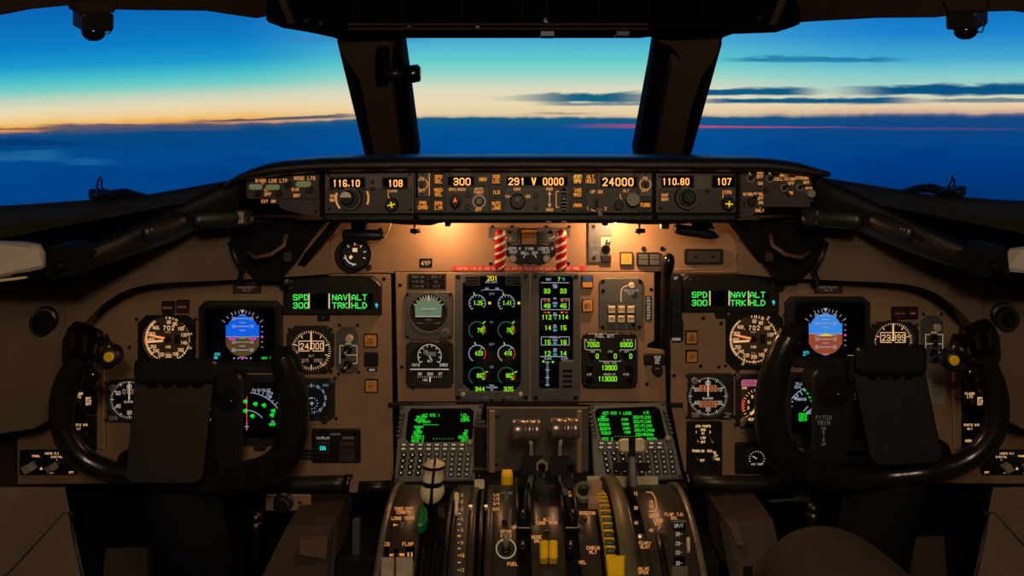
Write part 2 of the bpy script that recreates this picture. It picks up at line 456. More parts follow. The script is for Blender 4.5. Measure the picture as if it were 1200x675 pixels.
def make_sky():
    w = bpy.data.worlds.new('dusk_sky'); scene.world = w; w.use_nodes = True
    nt = w.node_tree; X.nt = nt
    bg = nt.nodes['Background']
    tc = nt.nodes.new('ShaderNodeTexCoord'); sp = nt.nodes.new('ShaderNodeSeparateXYZ')
    nt.links.new(tc.outputs['Generated'], sp.inputs[0])
    dx, dy, dz = (X(sp.outputs[i]) for i in range(3))
    yy = X.op('MAXIMUM', X.op('ABSOLUTE', dy), .25)
    a = dx/yy; e = dz/yy                         # azimuth and elevation tangents
    ev = lambda py: (135-py)/875
    av = lambda px: (px-600)/875
    # the top of the cloud deck wanders a little and dips to the left
    wob = (noise2(a*9, e*4, 1, 5)-.5)*.008+(noise2(a*30, e*20, 1, 4)-.5)*.007
    dip = X.op('MAXIMUM', av(470)-a, 0.)*.040
    q = e+dip+wob*sstep(e, .02, 0)-X.op('MAXIMUM', a-av(760), 0.)*.004
    C = [(ev(-400), (14, 84, 170)), (ev(0), (44, 138, 204)), (ev(45), (72, 172, 214)), (ev(72), (104, 208, 206)), (ev(88), (160, 217, 202)), (ev(104), (226, 222, 194)), (ev(122), (242, 222, 180)),
         (ev(135.5), (236, 204, 160)), (ev(138.5), (22, 92, 130)), (ev(148), (8, 84, 146)), (ev(170), (2, 80, 154)), (ev(200), (0, 72, 146)), (ev(300), (2, 48, 104))]
    L = [(ev(-400), (6, 60, 140)), (ev(0), (10, 104, 184)), (ev(40), (12, 128, 200)), (ev(62), (28, 156, 206)), (ev(78), (76, 194, 204)), (ev(90), (124, 208, 198)), (ev(102), (204, 216, 190)), (ev(113), (238, 220, 182)), (ev(124), (248, 208, 146)),
         (ev(130.5), (248, 182, 92)), (ev(135.5), (230, 148, 92)), (ev(138), (66, 88, 122)), (ev(143), (8, 72, 130)), (ev(170), (0, 74, 142)), (ev(210), (0, 66, 136)), (ev(300), (2, 46, 100))]
    Rr = [(ev(-400), (6, 58, 136)), (ev(0), (10, 112, 194)), (ev(40), (28, 132, 206)), (ev(70), (70, 172, 212)), (ev(86), (124, 204, 208)), (ev(106), (176, 214, 198)), (ev(120), (236, 218, 182)), (ev(128), (234, 200, 160)),
          (ev(133.5), (206, 168, 150)), (ev(136.5), (34, 76, 124)), (ev(142), (18, 72, 130)), (ev(180), (0, 64, 136)), (ev(230), (0, 50, 114)), (ev(300), (0, 38, 90))]
    rc, rl, rrr = (ramp(q, s_, ev(300), ev(-400)) for s_ in (C, L, Rr))
    col = mixc(sstep(a, av(500), av(260)), rc, rl)
    col = mixc(sstep(a, av(760), av(1060)), col, rrr)
    def cloud(col, x0, x1, soft, py, ht, c, k=6., strength=1., slope=0.):
        nz = noise2(a*k+py*.37, e*k*7, 1, 5)*.68+noise2(a*k*6+py*.11, e*k*30, 1, 4)*.32
        hh = (nz-.30)*(ht/875*4.6)
        mid = ev(py)+(nz-.5)*.007
        d = X.op('ABSOLUTE', e-mid-(a-av((x0+x1)/2))*slope)
        m = sstep(d/X.op('MAXIMUM', hh, .0005), 1.15, .45)
        win = sstep(a, av(x0), av(x0+soft))*sstep(a, av(x1), av(x1-soft))
        return mixc(m*win*strength, col, c)
    col = cloud(col, 560, 830, 120, 115, 6.5, (22, 98, 128), 5)
    col = cloud(col, 610, 800, 60, 122, 2.5, (70, 120, 140), 7, .8)
    col = cloud(col, 770, 980, 60, 108, 5, (12, 92, 132), 5)
    col = cloud(col, 780, 1110, 80, 118, 4, (14, 92, 134), 4)
    col = cloud(col, 960, 1500, 90, 106, 8, (6, 84, 132), 4)
    col = cloud(col, 1060, 1500, 60, 118, 2.5, (40, 100, 130), 6, .8)
    col = cloud(col, 830, 1080, 60, 70, 3.6, (16, 112, 166), 6, .8)
    col = cloud(col, 650, 1040, 150, 148.5, 1.8, (204, 70, 104), 3, .9)
    col = cloud(col, 980, 1250, 90, 151, 1.4, (120, 62, 112), 4, .5)
    col = cloud(col, 600, 720, 60, 133, 1.6, (120, 110, 110), 8, .6)
    col = cloud(col, 190, 460, 80, 139, 2.4, (44, 78, 104), 5, .9, .035)
    col = cloud(col, 20, 300, 60, 150, 4.5, (66, 80, 112), 5, .9, .01)
    col = cloud(col, -80, 90, 40, 151, 1.8, (120, 84, 70), 6, .8)
    col = cloud(col, -60, 100, 60, 183, 6, (34, 112, 168), 5, .7)
    col = cloud(col, 60, 150, 40, 191, 3, (28, 104, 164), 6, .6)
    col = cloud(col, -40, 120, 60, 168, 3.5, (2, 56, 110), 5, .8)
    col = cloud(col, 300, 520, 60, 46, 5, (56, 132, 190), 4, .5)
    deck = noise2(a*7, e*30, 1, 5)
    col = mixc(sstep(deck, .45, .7)*sstep(e, -.01, -.04)*.35, col, (0, 48, 112))
    nt.links.new(col, bg.inputs['Color']); bg.inputs['Strength'].default_value = 1.0
make_sky()

# ------------------------------------------------------------------ the flight deck's shell
b = MB(); b.wbox((-1.0, -1.0, -.04), (1.06, 1.56, 0), 'lining_dark'); struct('floor', b)
b = MB(); b.wbox((-1.06, -1.0, 1.60), (1.12, 1.75, 1.64), 'lining_dark'); struct('ceiling', b)
b = MB(); b.wbox((-1.0, -1.04, 0), (1.06, -1.0, 1.60), 'lining_dark'); struct('wall_rear', b)
b = MB(); b.wbox((-1.02, -1.0, 0), (-.96, 1.16, 1.60), 'lining'); struct('wall_left', b)
b = MB(); b.wbox((1.00, -1.0, 0), (1.06, 1.16, 1.60), 'lining'); struct('wall_right', b)
b = MB(); b.wbox((-1.0, 1.50, 0), (1.06, 1.54, 1.06), 'black_matte'); struct('wall_front', b)

cpl = plane3(P(600, 184, 1.95), P(700, 184, 1.95), P(600, 38, 1.60))
lpl = plane3(P(430, 185, 1.95), P(0, 262, 1.243), P(-20, 10, 1.12))
rpl = plane3(P(806, 185, 1.95), P(1200, 254, 1.243), P(1222, 16, 1.12))
def on(pl, pts, z0, z1, m, name=None, bev=0, obj=None):
    S = pl.S(*pts[0])
    b = obj or MB(lambda x, y, z: pl.at(x, y)+pl.n*z, 1.)
    b.prism(pts, z0, z1, m, bev)
    return b
def glass():
    m = bpy.data.materials.new('window_glass'); m.use_nodes = True; nt = m.node_tree
    for n in list(nt.nodes):
        if n.type != 'OUTPUT_MATERIAL': nt.nodes.remove(n)
    t = nt.nodes.new('ShaderNodeBsdfTransparent'); t.inputs[0].default_value = (.97, .985, .99, 1)
    g = nt.nodes.new('ShaderNodeBsdfGlossy'); g.inputs['Roughness'].default_value = .02
    fr = nt.nodes.new('ShaderNodeFresnel'); fr.inputs['IOR'].default_value = 1.12
    mx = nt.nodes.new('ShaderNodeMixShader')
    nt.links.new(fr.outputs[0], mx.inputs[0]); nt.links.new(t.outputs[0], mx.inputs[1]); nt.links.new(g.outputs[0], mx.inputs[2])
    nt.links.new(mx.outputs[0], nt.nodes['Material Output'].inputs[0]); MATS['window_glass'] = m
glass()
struct('window_1', on(lpl, [(418, 26), (458, 196), (180, 256), (0, 274), (-165, 300), (-165, -30), (0, -20), (300, -8)], -.035, -.028, 'window_glass'))
struct('window_2', on(cpl, [(425, 24), (465, 196), (770, 196), (815, 24)], -.035, -.028, 'window_glass'))
struct('window_3', on(rpl, [(828, 26), (778, 196), (1060, 250), (1200, 266), (1365, 290), (1365, -30), (1200, -20), (930, -8)], -.035, -.028, 'window_glass'))

# windscreen posts: dark seals at both edges, brown cover flaring out at the top
def post(L, Rt, cov, name):
    b = on(cpl, L, -.05, .0, 'seal_rubber')
    for s_ in Rt: on(cpl, s_, -.03, .012, 'seal_rubber', obj=b, bev=.004)
    on(cpl, cov, -.02, .035, 'post_brown', obj=b, bev=.008)
    struct(name, b)
post([(394, 36), (430, 188), (491, 188), (470, 36)], [[(396, 44), (402, 44), (440, 188), (431, 188)], [(466, 36), (470, 36), (490.5, 188), (484, 188)]],
     [(399, 38), (400, 44), (405, 52), (416, 68), (424, 82), (430, 110), (444, 190), (474, 190), (466, 130), (459, 70), (462, 50), (464, 36)], 'trim_1')
post([(772, 36), (743, 188), (806, 188), (849, 36)], [[(768, 38), (775, 44), (749, 188), (743.5, 188)], [(840, 46), (845, 46), (806, 188), (799, 188)]],
     [(770, 36), (782, 40), (792, 50), (794, 60), (785, 64), (778, 100), (762, 190), (792, 190), (808, 110), (820, 76), (832, 58), (838, 46), (840, 38)], 'trim_2')
# window sills and the seals that run round the side panes
b = on(lpl, [(-170, 284), (-40, 262), (0, 258.5), (60, 254), (180, 243.5), (440, 194), (444, 206), (200, 262), (120, 276), (50, 285), (12, 284), (0, 280), (-60, 292), (-170, 312)], -.06, .02, 'sill_dark', bev=.004)
on(lpl, [(-170, 292), (-40, 270), (0, 275), (20, 279), (52, 279), (130, 268), (200, 255), (203, 262), (120, 277), (50, 286), (12, 285), (-10, 284), (-170, 314)], -.03, .03, 'sill_rim', obj=b, bev=.005)
struct('trim_3', b)
b = on(rpl, [(1370, 276), (1240, 256), (1200, 252), (1140, 248), (1060, 240), (800, 194), (796, 206), (1010, 258), (1090, 274), (1150, 281), (1200, 286), (1370, 312)], -.06, .02, 'sill_dark', bev=.004)
on(rpl, [(1370, 292), (1240, 268), (1180, 274), (1120, 268), (1020, 252), (1014, 258), (1090, 274), (1150, 283), (1200, 286), (1370, 314)], -.03, .03, 'sill_rim', obj=b, bev=.005)
struct('trim_4', b)
# brown headers above the side panes
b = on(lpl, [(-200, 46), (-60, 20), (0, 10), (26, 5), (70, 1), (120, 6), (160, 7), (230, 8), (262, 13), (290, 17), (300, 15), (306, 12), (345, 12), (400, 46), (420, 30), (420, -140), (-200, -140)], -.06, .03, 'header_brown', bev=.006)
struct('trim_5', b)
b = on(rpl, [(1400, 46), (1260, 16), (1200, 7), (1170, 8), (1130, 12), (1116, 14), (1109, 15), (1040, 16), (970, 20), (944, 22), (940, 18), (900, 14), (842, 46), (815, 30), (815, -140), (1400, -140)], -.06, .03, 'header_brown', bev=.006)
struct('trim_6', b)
b = on(cpl, [(395, 45), (470, 38.5), (475, 38), (760, 38), (772, 39), (845, 45), (870, -120), (380, -120)], -.06, -.005, 'black_matte', bev=.004)
struct('trim_7', b)

# upper deck behind the glareshield, side linings with the arched cut-outs over the pilots' panels
b = MB()
top = [(-.45, 2.00, 1.10), (.53, 2.00, 1.10), (1.02, 1.22, 1.022), (1.02, 1.06, 1.02), (.68, 1.04, 1.03), (.52, 1.27, 1.115), (-.46, 1.27, 1.115), (-.62, 1.04, 1.03), (-.98, 1.06, 1.02), (-.98, 1.22, 1.022)]
ix = [b.vw(p) for p in top]; iy = [b.vw((x, y, z-.02)) for x, y, z in top]
for s_ in (1, -1):
    q = ix if s_ == 1 else iy
    b.f((q[0], q[1], q[5], q[6]), 'deck_black'); b.f((q[1], q[2], q[5]), 'deck_black'); b.f((q[2], q[3], q[4], q[5]), 'deck_black')
    b.f((q[0], q[6], q[9]), 'deck_black'); b.f((q[6], q[7], q[8], q[9]), 'deck_black')
for i in range(10): b.f((ix[i], ix[(i+1) % 10], iy[(i+1) % 10], iy[i]), 'deck_black')
struct('trim_8', b)
def lining(outer, a, pl, name):
    b = MB(lambda x, y, z: pl.at(x, y)+pl.n*z, 1.)
    b.prism(outer, -.13, 0, 'lining', .012)
    struct(name, b)
llp = plane3(P(385, 300, 1.36), P(385, 560, 1.36), P(0, 400, 1.22))
rlp = plane3(P(852, 300, 1.36), P(852, 560, 1.36), P(1236, 400, 1.22))
arch = [(386, 321), (330, 325), (252, 329), (200, 331), (176, 333), (157, 337), (141, 343), (120, 357), (98, 379), (80, 412), (66, 450), (61, 490), (40, 502), (0, 508), (-40, 518), (-44, 534), (-44, 600)]
lining([(-260, 300), (0, 300), (70, 290), (200, 250), (386, 250)]+arch+[(-260, 600)], None, llp, 'wall_front_left')
lining([(1237-x, y) for x, y in [(-260, 300), (0, 300), (70, 290), (200, 250), (372, 250)]+[(372, 321)]+arch[1:]+[(-260, 600)]], None, rlp, 'wall_front_right')

# overhead panel
opl = vplane(1.46)
t = T('overhead_panel', 'black overhead panel hanging above the windscreen posts', 'overhead panel', 620, 10, opl)
b = t.mb()
face = [(312, 10), (311, 22), (314, 26), (345, 31), (380, 38.5), (384, 41), (396, 40), (470, 38.5), (760, 38.5), (770, 37), (805, 38), (856, 34), (888, 33), (930, 31.5), (938, 28), (939, 12), (930, -90), (320, -90)]
b.prism(face, -60, 0, 'deck_black', 2.)
t.put('housing', b)
b = t.mb()
for y0 in (27.5, 32.5):
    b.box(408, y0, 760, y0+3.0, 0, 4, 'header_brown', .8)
t.put('ledge', b)
b = t.mb(); b.prism([(318, -20), (328, -20), (347, 28), (338, 29)], 0, 3, 'header_brown', 1); t.put('strut', b)
b = t.mb(); b.prism([(930, -20), (920, -20), (900, 30), (909, 30)], 0, 3, 'header_brown', 1); t.put('strut', b)
b = t.mb()
for x in (420, 470, 540, 610, 640, 700, 760, 820): b.box(x, -80, x+2.5, 25, 0, 2.5, 'black_matte', .6)
for y in (-40, -12, 10): b.box(400, y, 830, y+1.5, 0, 2, 'black_matte', .5)
t.put('panel_ribs', b)
t.screws([(359, 24), (376, 27), (480, 30), (560, 30), (640, 24), (890, 22)], 3)
b = t.mb(); b.rbox(633, 36, 650, 43, 1.5, -20, 2, 'black_plastic', .8); t.put('catch', b)
b = t.mb(); b.rbox(722, 36, 738, 42.5, 1.5, -20, 2, 'black_plastic', .8); t.put('catch', b)

# knobs hanging from the headers, lamp on the left post
def hanger(px, py, pl, label, flip=1):
    t = T('ceiling_lamp', label, 'lamp', px, py-14, pl, z=0)
    c = lambda x: px+flip*x
    k = 1/t.S
    mbx = lambda: MB(lambda x, y, z: pl.at(x, y)+pl.n*(z*t.S+.02), t.S)
    b = mbx(); b.prism([(c(-26), py-26), (c(26), py-26), (c(22), py-13), (c(-20), py-12)], -4, 18, 'header_brown', 1.5); b.inv = None; t.put('bracket', b)
    b = mbx(); b.rbox(px-19, py-14, px+18, py+7, 4, 2, 26, 'black_plastic', 3); t.put('lamp_body', b)
    b = mbx(); b.ball(pl.at(px-1, py+10)+pl.n*(14*t.S+.02), 13*t.S, 13*t.S, 11*t.S, 'black_gloss'); t.put('lamp_head', b)
    b = mbx(); b.tube([(c(17), py-2, 14), (c(21), py+4, 14), (c(18), py+12, 14), (c(12), py+12, 14)], .9, 'dark_metal', 6); t.put('wire_loop', b)
hanger(96, 20, lpl, 'small black swivel lamp hanging from the brown header above the pane with the orange dusk')
hanger(1149, 18, rpl, 'small black swivel lamp hanging from the brown header above the pane with long dark clouds')
t = T('post_lamp', 'black knob-shaped lamp sticking out from the windscreen post beside the centre pane', 'lamp', 466, 65, cpl)
mbx = lambda: MB(lambda x, y, z: cpl.at(x, y)+cpl.n*(z*t.S+.012), t.S)
b = mbx(); b.rbox(443, 40, 459, 80, 5, 10, 24, 'black_matte', 3); t.put('mounting_pad', b)
b = mbx(); b.tube([(452, 66, 16), (462, 65, 22), (474, 65, 24)], [5, 6, 6], 'black_plastic', 12); t.put('stem', b)
b = mbx(); b.tube([(472, 65, 24), (475, 64.5, 24), (484, 64.5, 24), (493, 63, 24), (495.5, 63, 24)], [8, 10, 10.5, 10, 6], 'black_gloss', 16); t.put('lamp_head', b)

# wipers parked outside
def wiper(pts, cap, loop, pl, label):
    t = T('windscreen_wiper', label, 'wiper', pts[0][0], pts[0][1], pl)
    mbx = lambda: MB(lambda x, y, z: pl.at(x, y)+pl.n*(z*t.S-.06), t.S)
    b = mbx(); b.tube([(x, y, 0) for x, y in pts], [4, 6, 6, 5, 4], 'wiper_black', 8); t.put('blade', b)
    b = mbx(); x, y = cap; b.prism(rr(x-12, y-7, x+14, y+6, 4), -8, 8, 'wiper_black', 2); t.put('pivot_cover', b)
    b = mbx(); b.tube([(px, py, 0) for px, py in loop], 1.1, 'wiper_black', 6); t.put('hose_loop', b)
wiper([(128, 243), (150, 242), (165, 239.5), (190, 245), (215, 250)], (139, 245), [(138, 240), (133, 233), (135, 224), (137, 221), (139, 225), (138, 232), (142, 238)], lpl,
      'black windscreen wiper parked outside the pane with the orange dusk')
wiper([(1104, 242), (1085, 239), (1070, 234), (1052, 234), (1035, 238)], (1092, 241), [(1088, 238), (1090, 230), (1094, 224), (1093, 219), (1096, 224), (1096, 232)], rpl,
      'black windscreen wiper parked outside the pane with long dark clouds')
# ------------------------------------------------------------------ glareshield
GY = 1.22
gs = vplane(GY)
t = T('glareshield', 'long black padded glareshield with a rounded lip running under the windscreen', 'glareshield', 621, 225, gs)
# padded lip: a swept roll following the top outline
prof_pts = [(272, 214), (284, 206), (300, 199), (318, 194.5), (338, 191.5), (360, 190), (376, 189), (378, 188.5), (420, 188), (480, 187.3), (560, 187), (621, 187), (690, 187), (760, 187.5), (830, 188), (876, 188.5), (879, 188), (905, 189.5), (930, 193), (950, 198), (962, 200)]
b = t.mb()
rings = []
for i, (x, y) in enumerate(prof_pts):
    f_ = 1.0 if 2 < i < len(prof_pts)-2 else (.75 if i in (2, len(prof_pts)-2) else .55)
    ring = []
    for yy, zz in ((-3.5, -60), (-4, 8), (-3, 18), (0, 25), (4, 27.5), (8, 26), (11, 20), (12.5, 10), (12.5, -14), (14, -60)):
        ring.append(b.v(x, y+yy*f_+(0), zz))
    rings.append(ring)
b.loops(rings, 'glareshield_vinyl', True)
t.put('padded_lip', b)
b = t.mb()
b.prism([(286, 204), (300, 199), (376, 196), (376, 256), (352, 252), (330, 246), (318, 233), (287, 231)], -44, -2.5, 'module_dark', 1)
b.box(280, 226, 378, 254, -44, -14, 'deck_black'); b.box(866, 230, 957, 254, -44, -14, 'deck_black')
b.prism([(376, 196), (866, 196), (866, 258), (856, 262), (386, 262), (376, 256)], -44, -3.2, 'black_matte', 1)
b.prism([(866, 194), (925, 192), (952, 205), (955, 238), (930, 232), (905, 234), (893, 246), (880, 255), (866, 257)], -44, -2.5, 'module_dark', 1)
t.put('housing', b)
b = t.mb()
for x0, x1, c in ((380, 487, 'black_plastic'), (489, 766, 'black_plastic'), (768, 863, 'black_plastic')):
    b = t.mb(); b.prism([(x0, 251), (x1, 251), (x1-2, 258), (x0+2, 258)], -3.4, 3.5, c, 1.2); t.put('lower_lip', b)
for x in (376.5, 488.5, 767, 865):
    b = t.mb(); b.box(x-1.6, 198, x+1.6, 255, -3, 1.5, 'black_matte', .5); t.put('divider', b)
b = t.mb(); b.rbox(521, 257, 528, 266, 2.5, -8, -2, 'black_matte', 1); t.put('rubber_stop', b)
b = t.mb(); b.rbox(706, 256, 713, 265, 2.5, -8, -2, 'black_matte', 1); t.put('rubber_stop', b)
for x in (643, 661):
    b = t.mb(); b.rbox(x-3.5, 256, x+3.5, 262, 2, -8, -1, 'grey_knob', 1); t.put('rubber_foot', b)
b = t.mb(); b.prism([(448, 258), (515, 258), (512, 263), (504, 265), (470, 264), (452, 262)], -14, -5, 'black_matte', 1); t.put('bracket', b)
b = t.mb(); b.prism([(725, 258), (812, 258), (806, 263), (760, 264), (740, 263), (726, 262)], -14, -5, 'black_matte', 1); t.put('bracket', b)

# swept side wings of the glareshield (they run out and back towards the pilots)
def wing(sg, label):
    c = lambda x: x if sg < 0 else 1237-x
    top = [(284, 205, 1.225), (262, 216, 1.20), (232, 231, 1.165), (200, 247, 1.13), (168, 262, 1.095), (134, 278, 1.06), (98, 294, 1.03), (62, 312, 1.00)]
    bot = [(284, 248, 1.23), (262, 254, 1.205), (232, 262, 1.17), (200, 277, 1.135), (168, 292, 1.10), (134, 305, 1.065), (98, 318, 1.035), (62, 328, 1.005)]
    o = W('glareshield_wing', label, 'glareshield', P(c(180), 270, 1.1))
    b = MB(); rings = []
    for i, ((x, y, Y), (x2, y2, Y2)) in enumerate(zip(top, bot)):
        if sg > 0: y -= 2*min(1, i/3)
        A = P(c(x), y, Y); B = P(c(x2), y2, Y2)
        out = Vector((0, .012, 0)); dn = (B-A)
        rings.append([b.vw(A+Vector((0, .10, -.012))), b.vw(A+Vector((0, .02, .002))), b.vw(A), b.vw(A+dn*.12-out), b.vw(A+dn*.45-out*1.6), b.vw(A+dn*.8-out), b.vw(B), b.vw(B+Vector((0, .09, -.004)))])
    b.loops(rings, 'glareshield_vinyl', True)
    wput('wing_shell', b, o)
    b = MB(); b.tube([P(c(x), y-(2*min(1, i/3) if sg > 0 else 0), Y)+Vector((0, .004, .001)) for i, (x, y, Y) in enumerate(top)], .0022, 'black_gloss', 8, mapped=False); wput('sky_glint_bead', b, o)  # glossy bead added so the top edge catches the sky as a highlight
    def seg(x0, y0, x1, y1, Y0, Y1, hw, m, name, lab=None):
        b = MB(); A = P(c(x0), y0, Y0); B = P(c(x1), y1, Y1)
        b.tube([A, A.lerp(B, .1), A.lerp(B, .9), B], [hw*.8, hw, hw, hw*.8], m, 8, mapped=False, flat=.6); wput(name, b, o, label=lab)
    seg(296, 254, 226, 259, 1.20, 1.145, .014, 'black_plastic', 'hinge_arm')
    seg(216, 255, 168, 276, 1.135, 1.08, .013, 'black_plastic', 'latch')
    seg(204, 258, 198, 268, 1.118, 1.115, .008, 'dark_metal', 'buckle')
    seg(180, 266, 176, 278, 1.09, 1.088, .007, 'dark_metal', 'buckle')
    b = MB(); p = P(c(67), 313, .99); b.tube([p+Vector((0, .03, 0)), p-Vector((0, .006, 0))], .0075, 'dark_metal', 14, mapped=False); wput('pivot_bolt', b, o)
    b = MB(); q = [P(c(x), y, 1.0) for x, y in ((54, 318), (57, 290), (76, 288), (98, 300), (82, 326))]
    b.solid(q, [p+Vector((0, .05, 0)) for p in q], 'black_matte'); wput('end_bracket', b, o)
wing(-1, 'black swept glareshield wing with a latch, ending at the cushion under the orange dusk')
wing(1, 'black swept glareshield wing running out below the pane with long dark clouds')
for sg, lab, x in ((-1, 'small cream warning placard on the black arm below the wing landing light switches', 278), (1, 'small cream warning placard on the black arm below the position strobe switches', 965)):
    pl = vplane(1.18)
    t = T('warning_placard', lab, 'placard', x, 255, pl)
    b = t.mb()
    b.rbox(x-9, 247, x+9, 263, 1, -6, .0, 'module_dark', .6); b.rbox(x-7.2, 248.5, x+7.2, 261.5, .5, -.5, .4, 'paper_grey', .2); t.put('plate', b)
    b = t.marks()
    for k in range(4): b.text(('STEER', 'PEDALS', 'MOVE IN', 'DIRECT')[k], x, 249.8+k*2.9, 1.8, 'black_matte', .5)
    t.put('lettering', b)

# ------------------------------------------------------------------ small builders used on every panel
def toggle(t, x, y, m='worn_metal', d=1, r=3.2, ring=None, nm='toggle_switch'):
    b = t.mb(); b.cyl(x, y, r, 0, 1.2, 'dark_metal', 14, .3)
    b.tube([(x, y, 1), (x, y+d*1.2, 5), (x, y+d*2.6, 9)], [1., 1.1, 1.7], m, 10)
    if ring: b.ring(x, y, r*1.55, r*1.9, 0, .25, ring)
    return t.put(nm, b)
def button(t, x0, y0, x1, y1, txt, h, lm, nm='push_button', face='black_plastic', z=1.6):
    b = t.mb(); b.frame(rr(x0, y0, x1, y1, 1), rr(x0+1.8, y0+1.8, x1-1.8, y1-1.8, .6), 0, z+.6, 'module_dark', .4)
    b.rbox(x0+1.7, y0+1.7, x1-1.7, y1-1.7, .6, 0, z, face, .3)
    o = t.put(nm, b)
    if txt:
        n = txt.count('\n')+1
        b = t.marks(); b.text(txt, (x0+x1)/2, (y0+y1)/2-(n*h+(n-1)*h*.4)/2, h, lm, z+.1, h*.22, asp=.55, gap=.24, lead=1.4)
        t.put('legend', b, o)
    return o
def window(t, x0, y0, x1, y1, nm='display', z=.3, m='screen_black', f='black_plastic'):
    b = t.mb(); b.frame(rr(x0-1.3, y0-1.3, x1+1.3, y1+1.3, .8), rr(x0, y0, x1, y1, .5), 0, z+.8, f, .3)
    b.rbox(x0, y0, x1, y1, .5, 0, z, m); return t.put(nm, b)
def digits(t, par, txt, x, y, h, m='amber_digit', z=.4, al='c', w=None, asp=.55, gap=.34, nm='digits'):
    b = t.marks(); b.text(txt, x, y, h, m, z, w or h*.17, al, asp, gap); return t.put(nm, b, par)

# ------------------------------------------------------------------ glareshield modules
def module(name, label, cat, x0, y0, x1, y1, m='module_face'):
    t = T(name, label, cat, (x0+x1)/2, (y0+y1)/2, gs)
    b = t.mb(); b.rbox(x0, y0, x1, y1, 1.2, -2.4, 0, m, .5); t.put('faceplate', b)
    return t
# landing lights
t = module('landing_light_panel', 'black switch panel lettered WING LDG LTS and NOSE LTS at the glareshield end', 'switch panel', 289, 203, 374, 233, 'module_dark')
b = t.marks()
b.text('WING LDG LTS', 318, 210, 3.6, 'amber_legend', .1, .75); b.text('NOSE LTS', 357, 207, 3.6, 'amber_legend', .1, .75)
b.text('L', 308, 212.5, 3, 'amber_legend', .1); b.text('RET', 313, 221.5, 2.6, 'amber_legend', .1); b.text('OFF', 314, 226, 3.2, 'amber_legend', .1, .7)
b.text('DIM', 346, 220.5, 3.2, 'amber_legend', .1, .7); b.text('BRT', 348, 227.5, 3.2, 'amber_legend', .1, .7)
t.put('lettering', b)
def pill(x, y, w=17, h=7):
    b = t.mb(); b.rbox(x-w/2, y-h/2, x+w/2, y+h/2, 3.3, 0, 3.2, 'cream_knob', 1)
    o = t.put('indicator_guard', b)
    for k in (-1, 0, 1):
        b = t.mb(); b.cyl(x+k*5, y, 2.3, 3.2, 3.9, 'green_lit', 14, .4); t.put('green_lens', b, o)
pill(300, 219, 16); pill(320, 219.5); pill(356, 215.8, 18, 7.5)
for x, y in ((339, 216), (364, 222), (304, 226), (327, 226)):
    b = t.mb(); b.knob(x, y, 4, 0, 6, 'black_plastic'); t.put('knob', b)
b = t.mb(); b.text('EXT ON', 314, 234.5, 3.2, 'amber_legend', -1.8, .7); t.put('lettering', b)
t.screws([(294, 233), (370, 248), (352, 231)], 1.8, -2.4)

def nav(label, x0, y0, x1, y1, freq, crs, d1, d2, knobxy, crsxy, cross, dim):
    t = module('navigation_radio_panel', label, 'radio panel', x0, y0, x1, y1)
    b = t.mb(); b.box(x0+1, y0+18.5, x1-1, y0+19.2, 0, .5, 'module_dark'); b.rbox(x0+2, y0+20, x1-2, y1-1.5, 1, 0, .9, 'module_dark', .4); t.put('lower_plate', b)
    w_ = window(t, *d1); digits(t, w_, freq, d1[0]+(19 if not dim else 16), d1[1]+2.8, 7, asp=.5)
    w_ = window(t, *d2); digits(t, w_, crs, (d2[0]+d2[2])/2+.5, d2[1]+2.8, 7, asp=.52)
    b = t.marks(); z = 1.
    kx, ky = knobxy; cx, cy = crsxy
    b.text('VHF\nNAV', x0+10, ky-4, 3.3, 'amber_legend', z, .75)
    b.text('CRS', cx+1, y0+20.5, 3.3, 'amber_legend', z, .75)
    b.line(cx-5, y0+20, cx-5, y0+29, .9, z, 'amber_legend'); b.line(cx-5, y0+29, cx-3, y0+32, .9, z, 'amber_legend')
    if not dim: b.arc(kx, ky, 18, 228, 290, 2.2, z, 'amber_legend'); b.arc(kx, ky, 20, 66, 112, 2.2, z, 'amber_legend')
    t.put('lettering', b)
    b = t.mb(); b.knob(kx, ky, 13, .9, 9, 'black_plastic', n=36, skirt=1); b.ring(kx, ky, 11, 12.6, 9, 10.4, 'bezel_grey'); k_ = t.put('tuning_knob', b)
    b = t.mb(); q = 'black_plastic'
    b.knob(kx+(-2 if not dim else 1), ky-2, 8, 9, 9, q, n=32)
    kk = t.put('inner_knob', b, k_)
    if not dim:
        b = t.mb(); b.prism([(kx-3+6.4*math.cos(a), ky-2.6+6.4*math.sin(a)) for a in [math.pi+math.pi*i/14 for i in range(15)]], 18, 18.5, 'white_paint', .1); t.put('white_half', b, k_, label='white half of the knob cap')
    b = t.mb(); b.knob(cx, cy, 8, .9, 8, 'black_plastic', n=28); k_ = t.put('course_knob', b)
    b = t.mb()
    a0 = R(cross); u = (math.cos(a0), math.sin(a0))
    b.line(cx-4.4*u[0], cy-4.4*u[1], cx+4.4*u[0], cy+4.4*u[1], 1.4, 9.1, 'crt_yellow'); b.line(cx-3.6*u[1], cy+3.6*u[0], cx+3.6*u[1], cy-3.6*u[0], 1.4, 9.1, 'crt_yellow')
    t.put('yellow_cross', b, k_)
    t.screws([(x0+4, y0+4), (x1-5, y0+4), (x0+5, y1-5), (x1-4, y1-4)], 1.8)
    for q in (12, 20):
        if not dim or q == 20:
            b = t.mb(); b.knob((kx+cx)/2+1, y0+q, 2.4, .5, 3, 'black_plastic'); t.put('small_knob', b)
nav('navigation radio panel showing 116.10 and 108 next to the NOSE LTS switches', 381, 201, 485, 250, '116.10', '108', (387, 208.5, 427, 221), (449, 208.5, 477, 221), (412, 232), (460, 239), -12, False)
nav('navigation radio panel showing 110.80 and 107 next to the FLOOD LTS switches', 769, 203, 862, 249, '110.80', '107', (776, 206.5, 812, 219), (835, 206.5, 861, 219), (803, 231), (852, 238), 4, True)

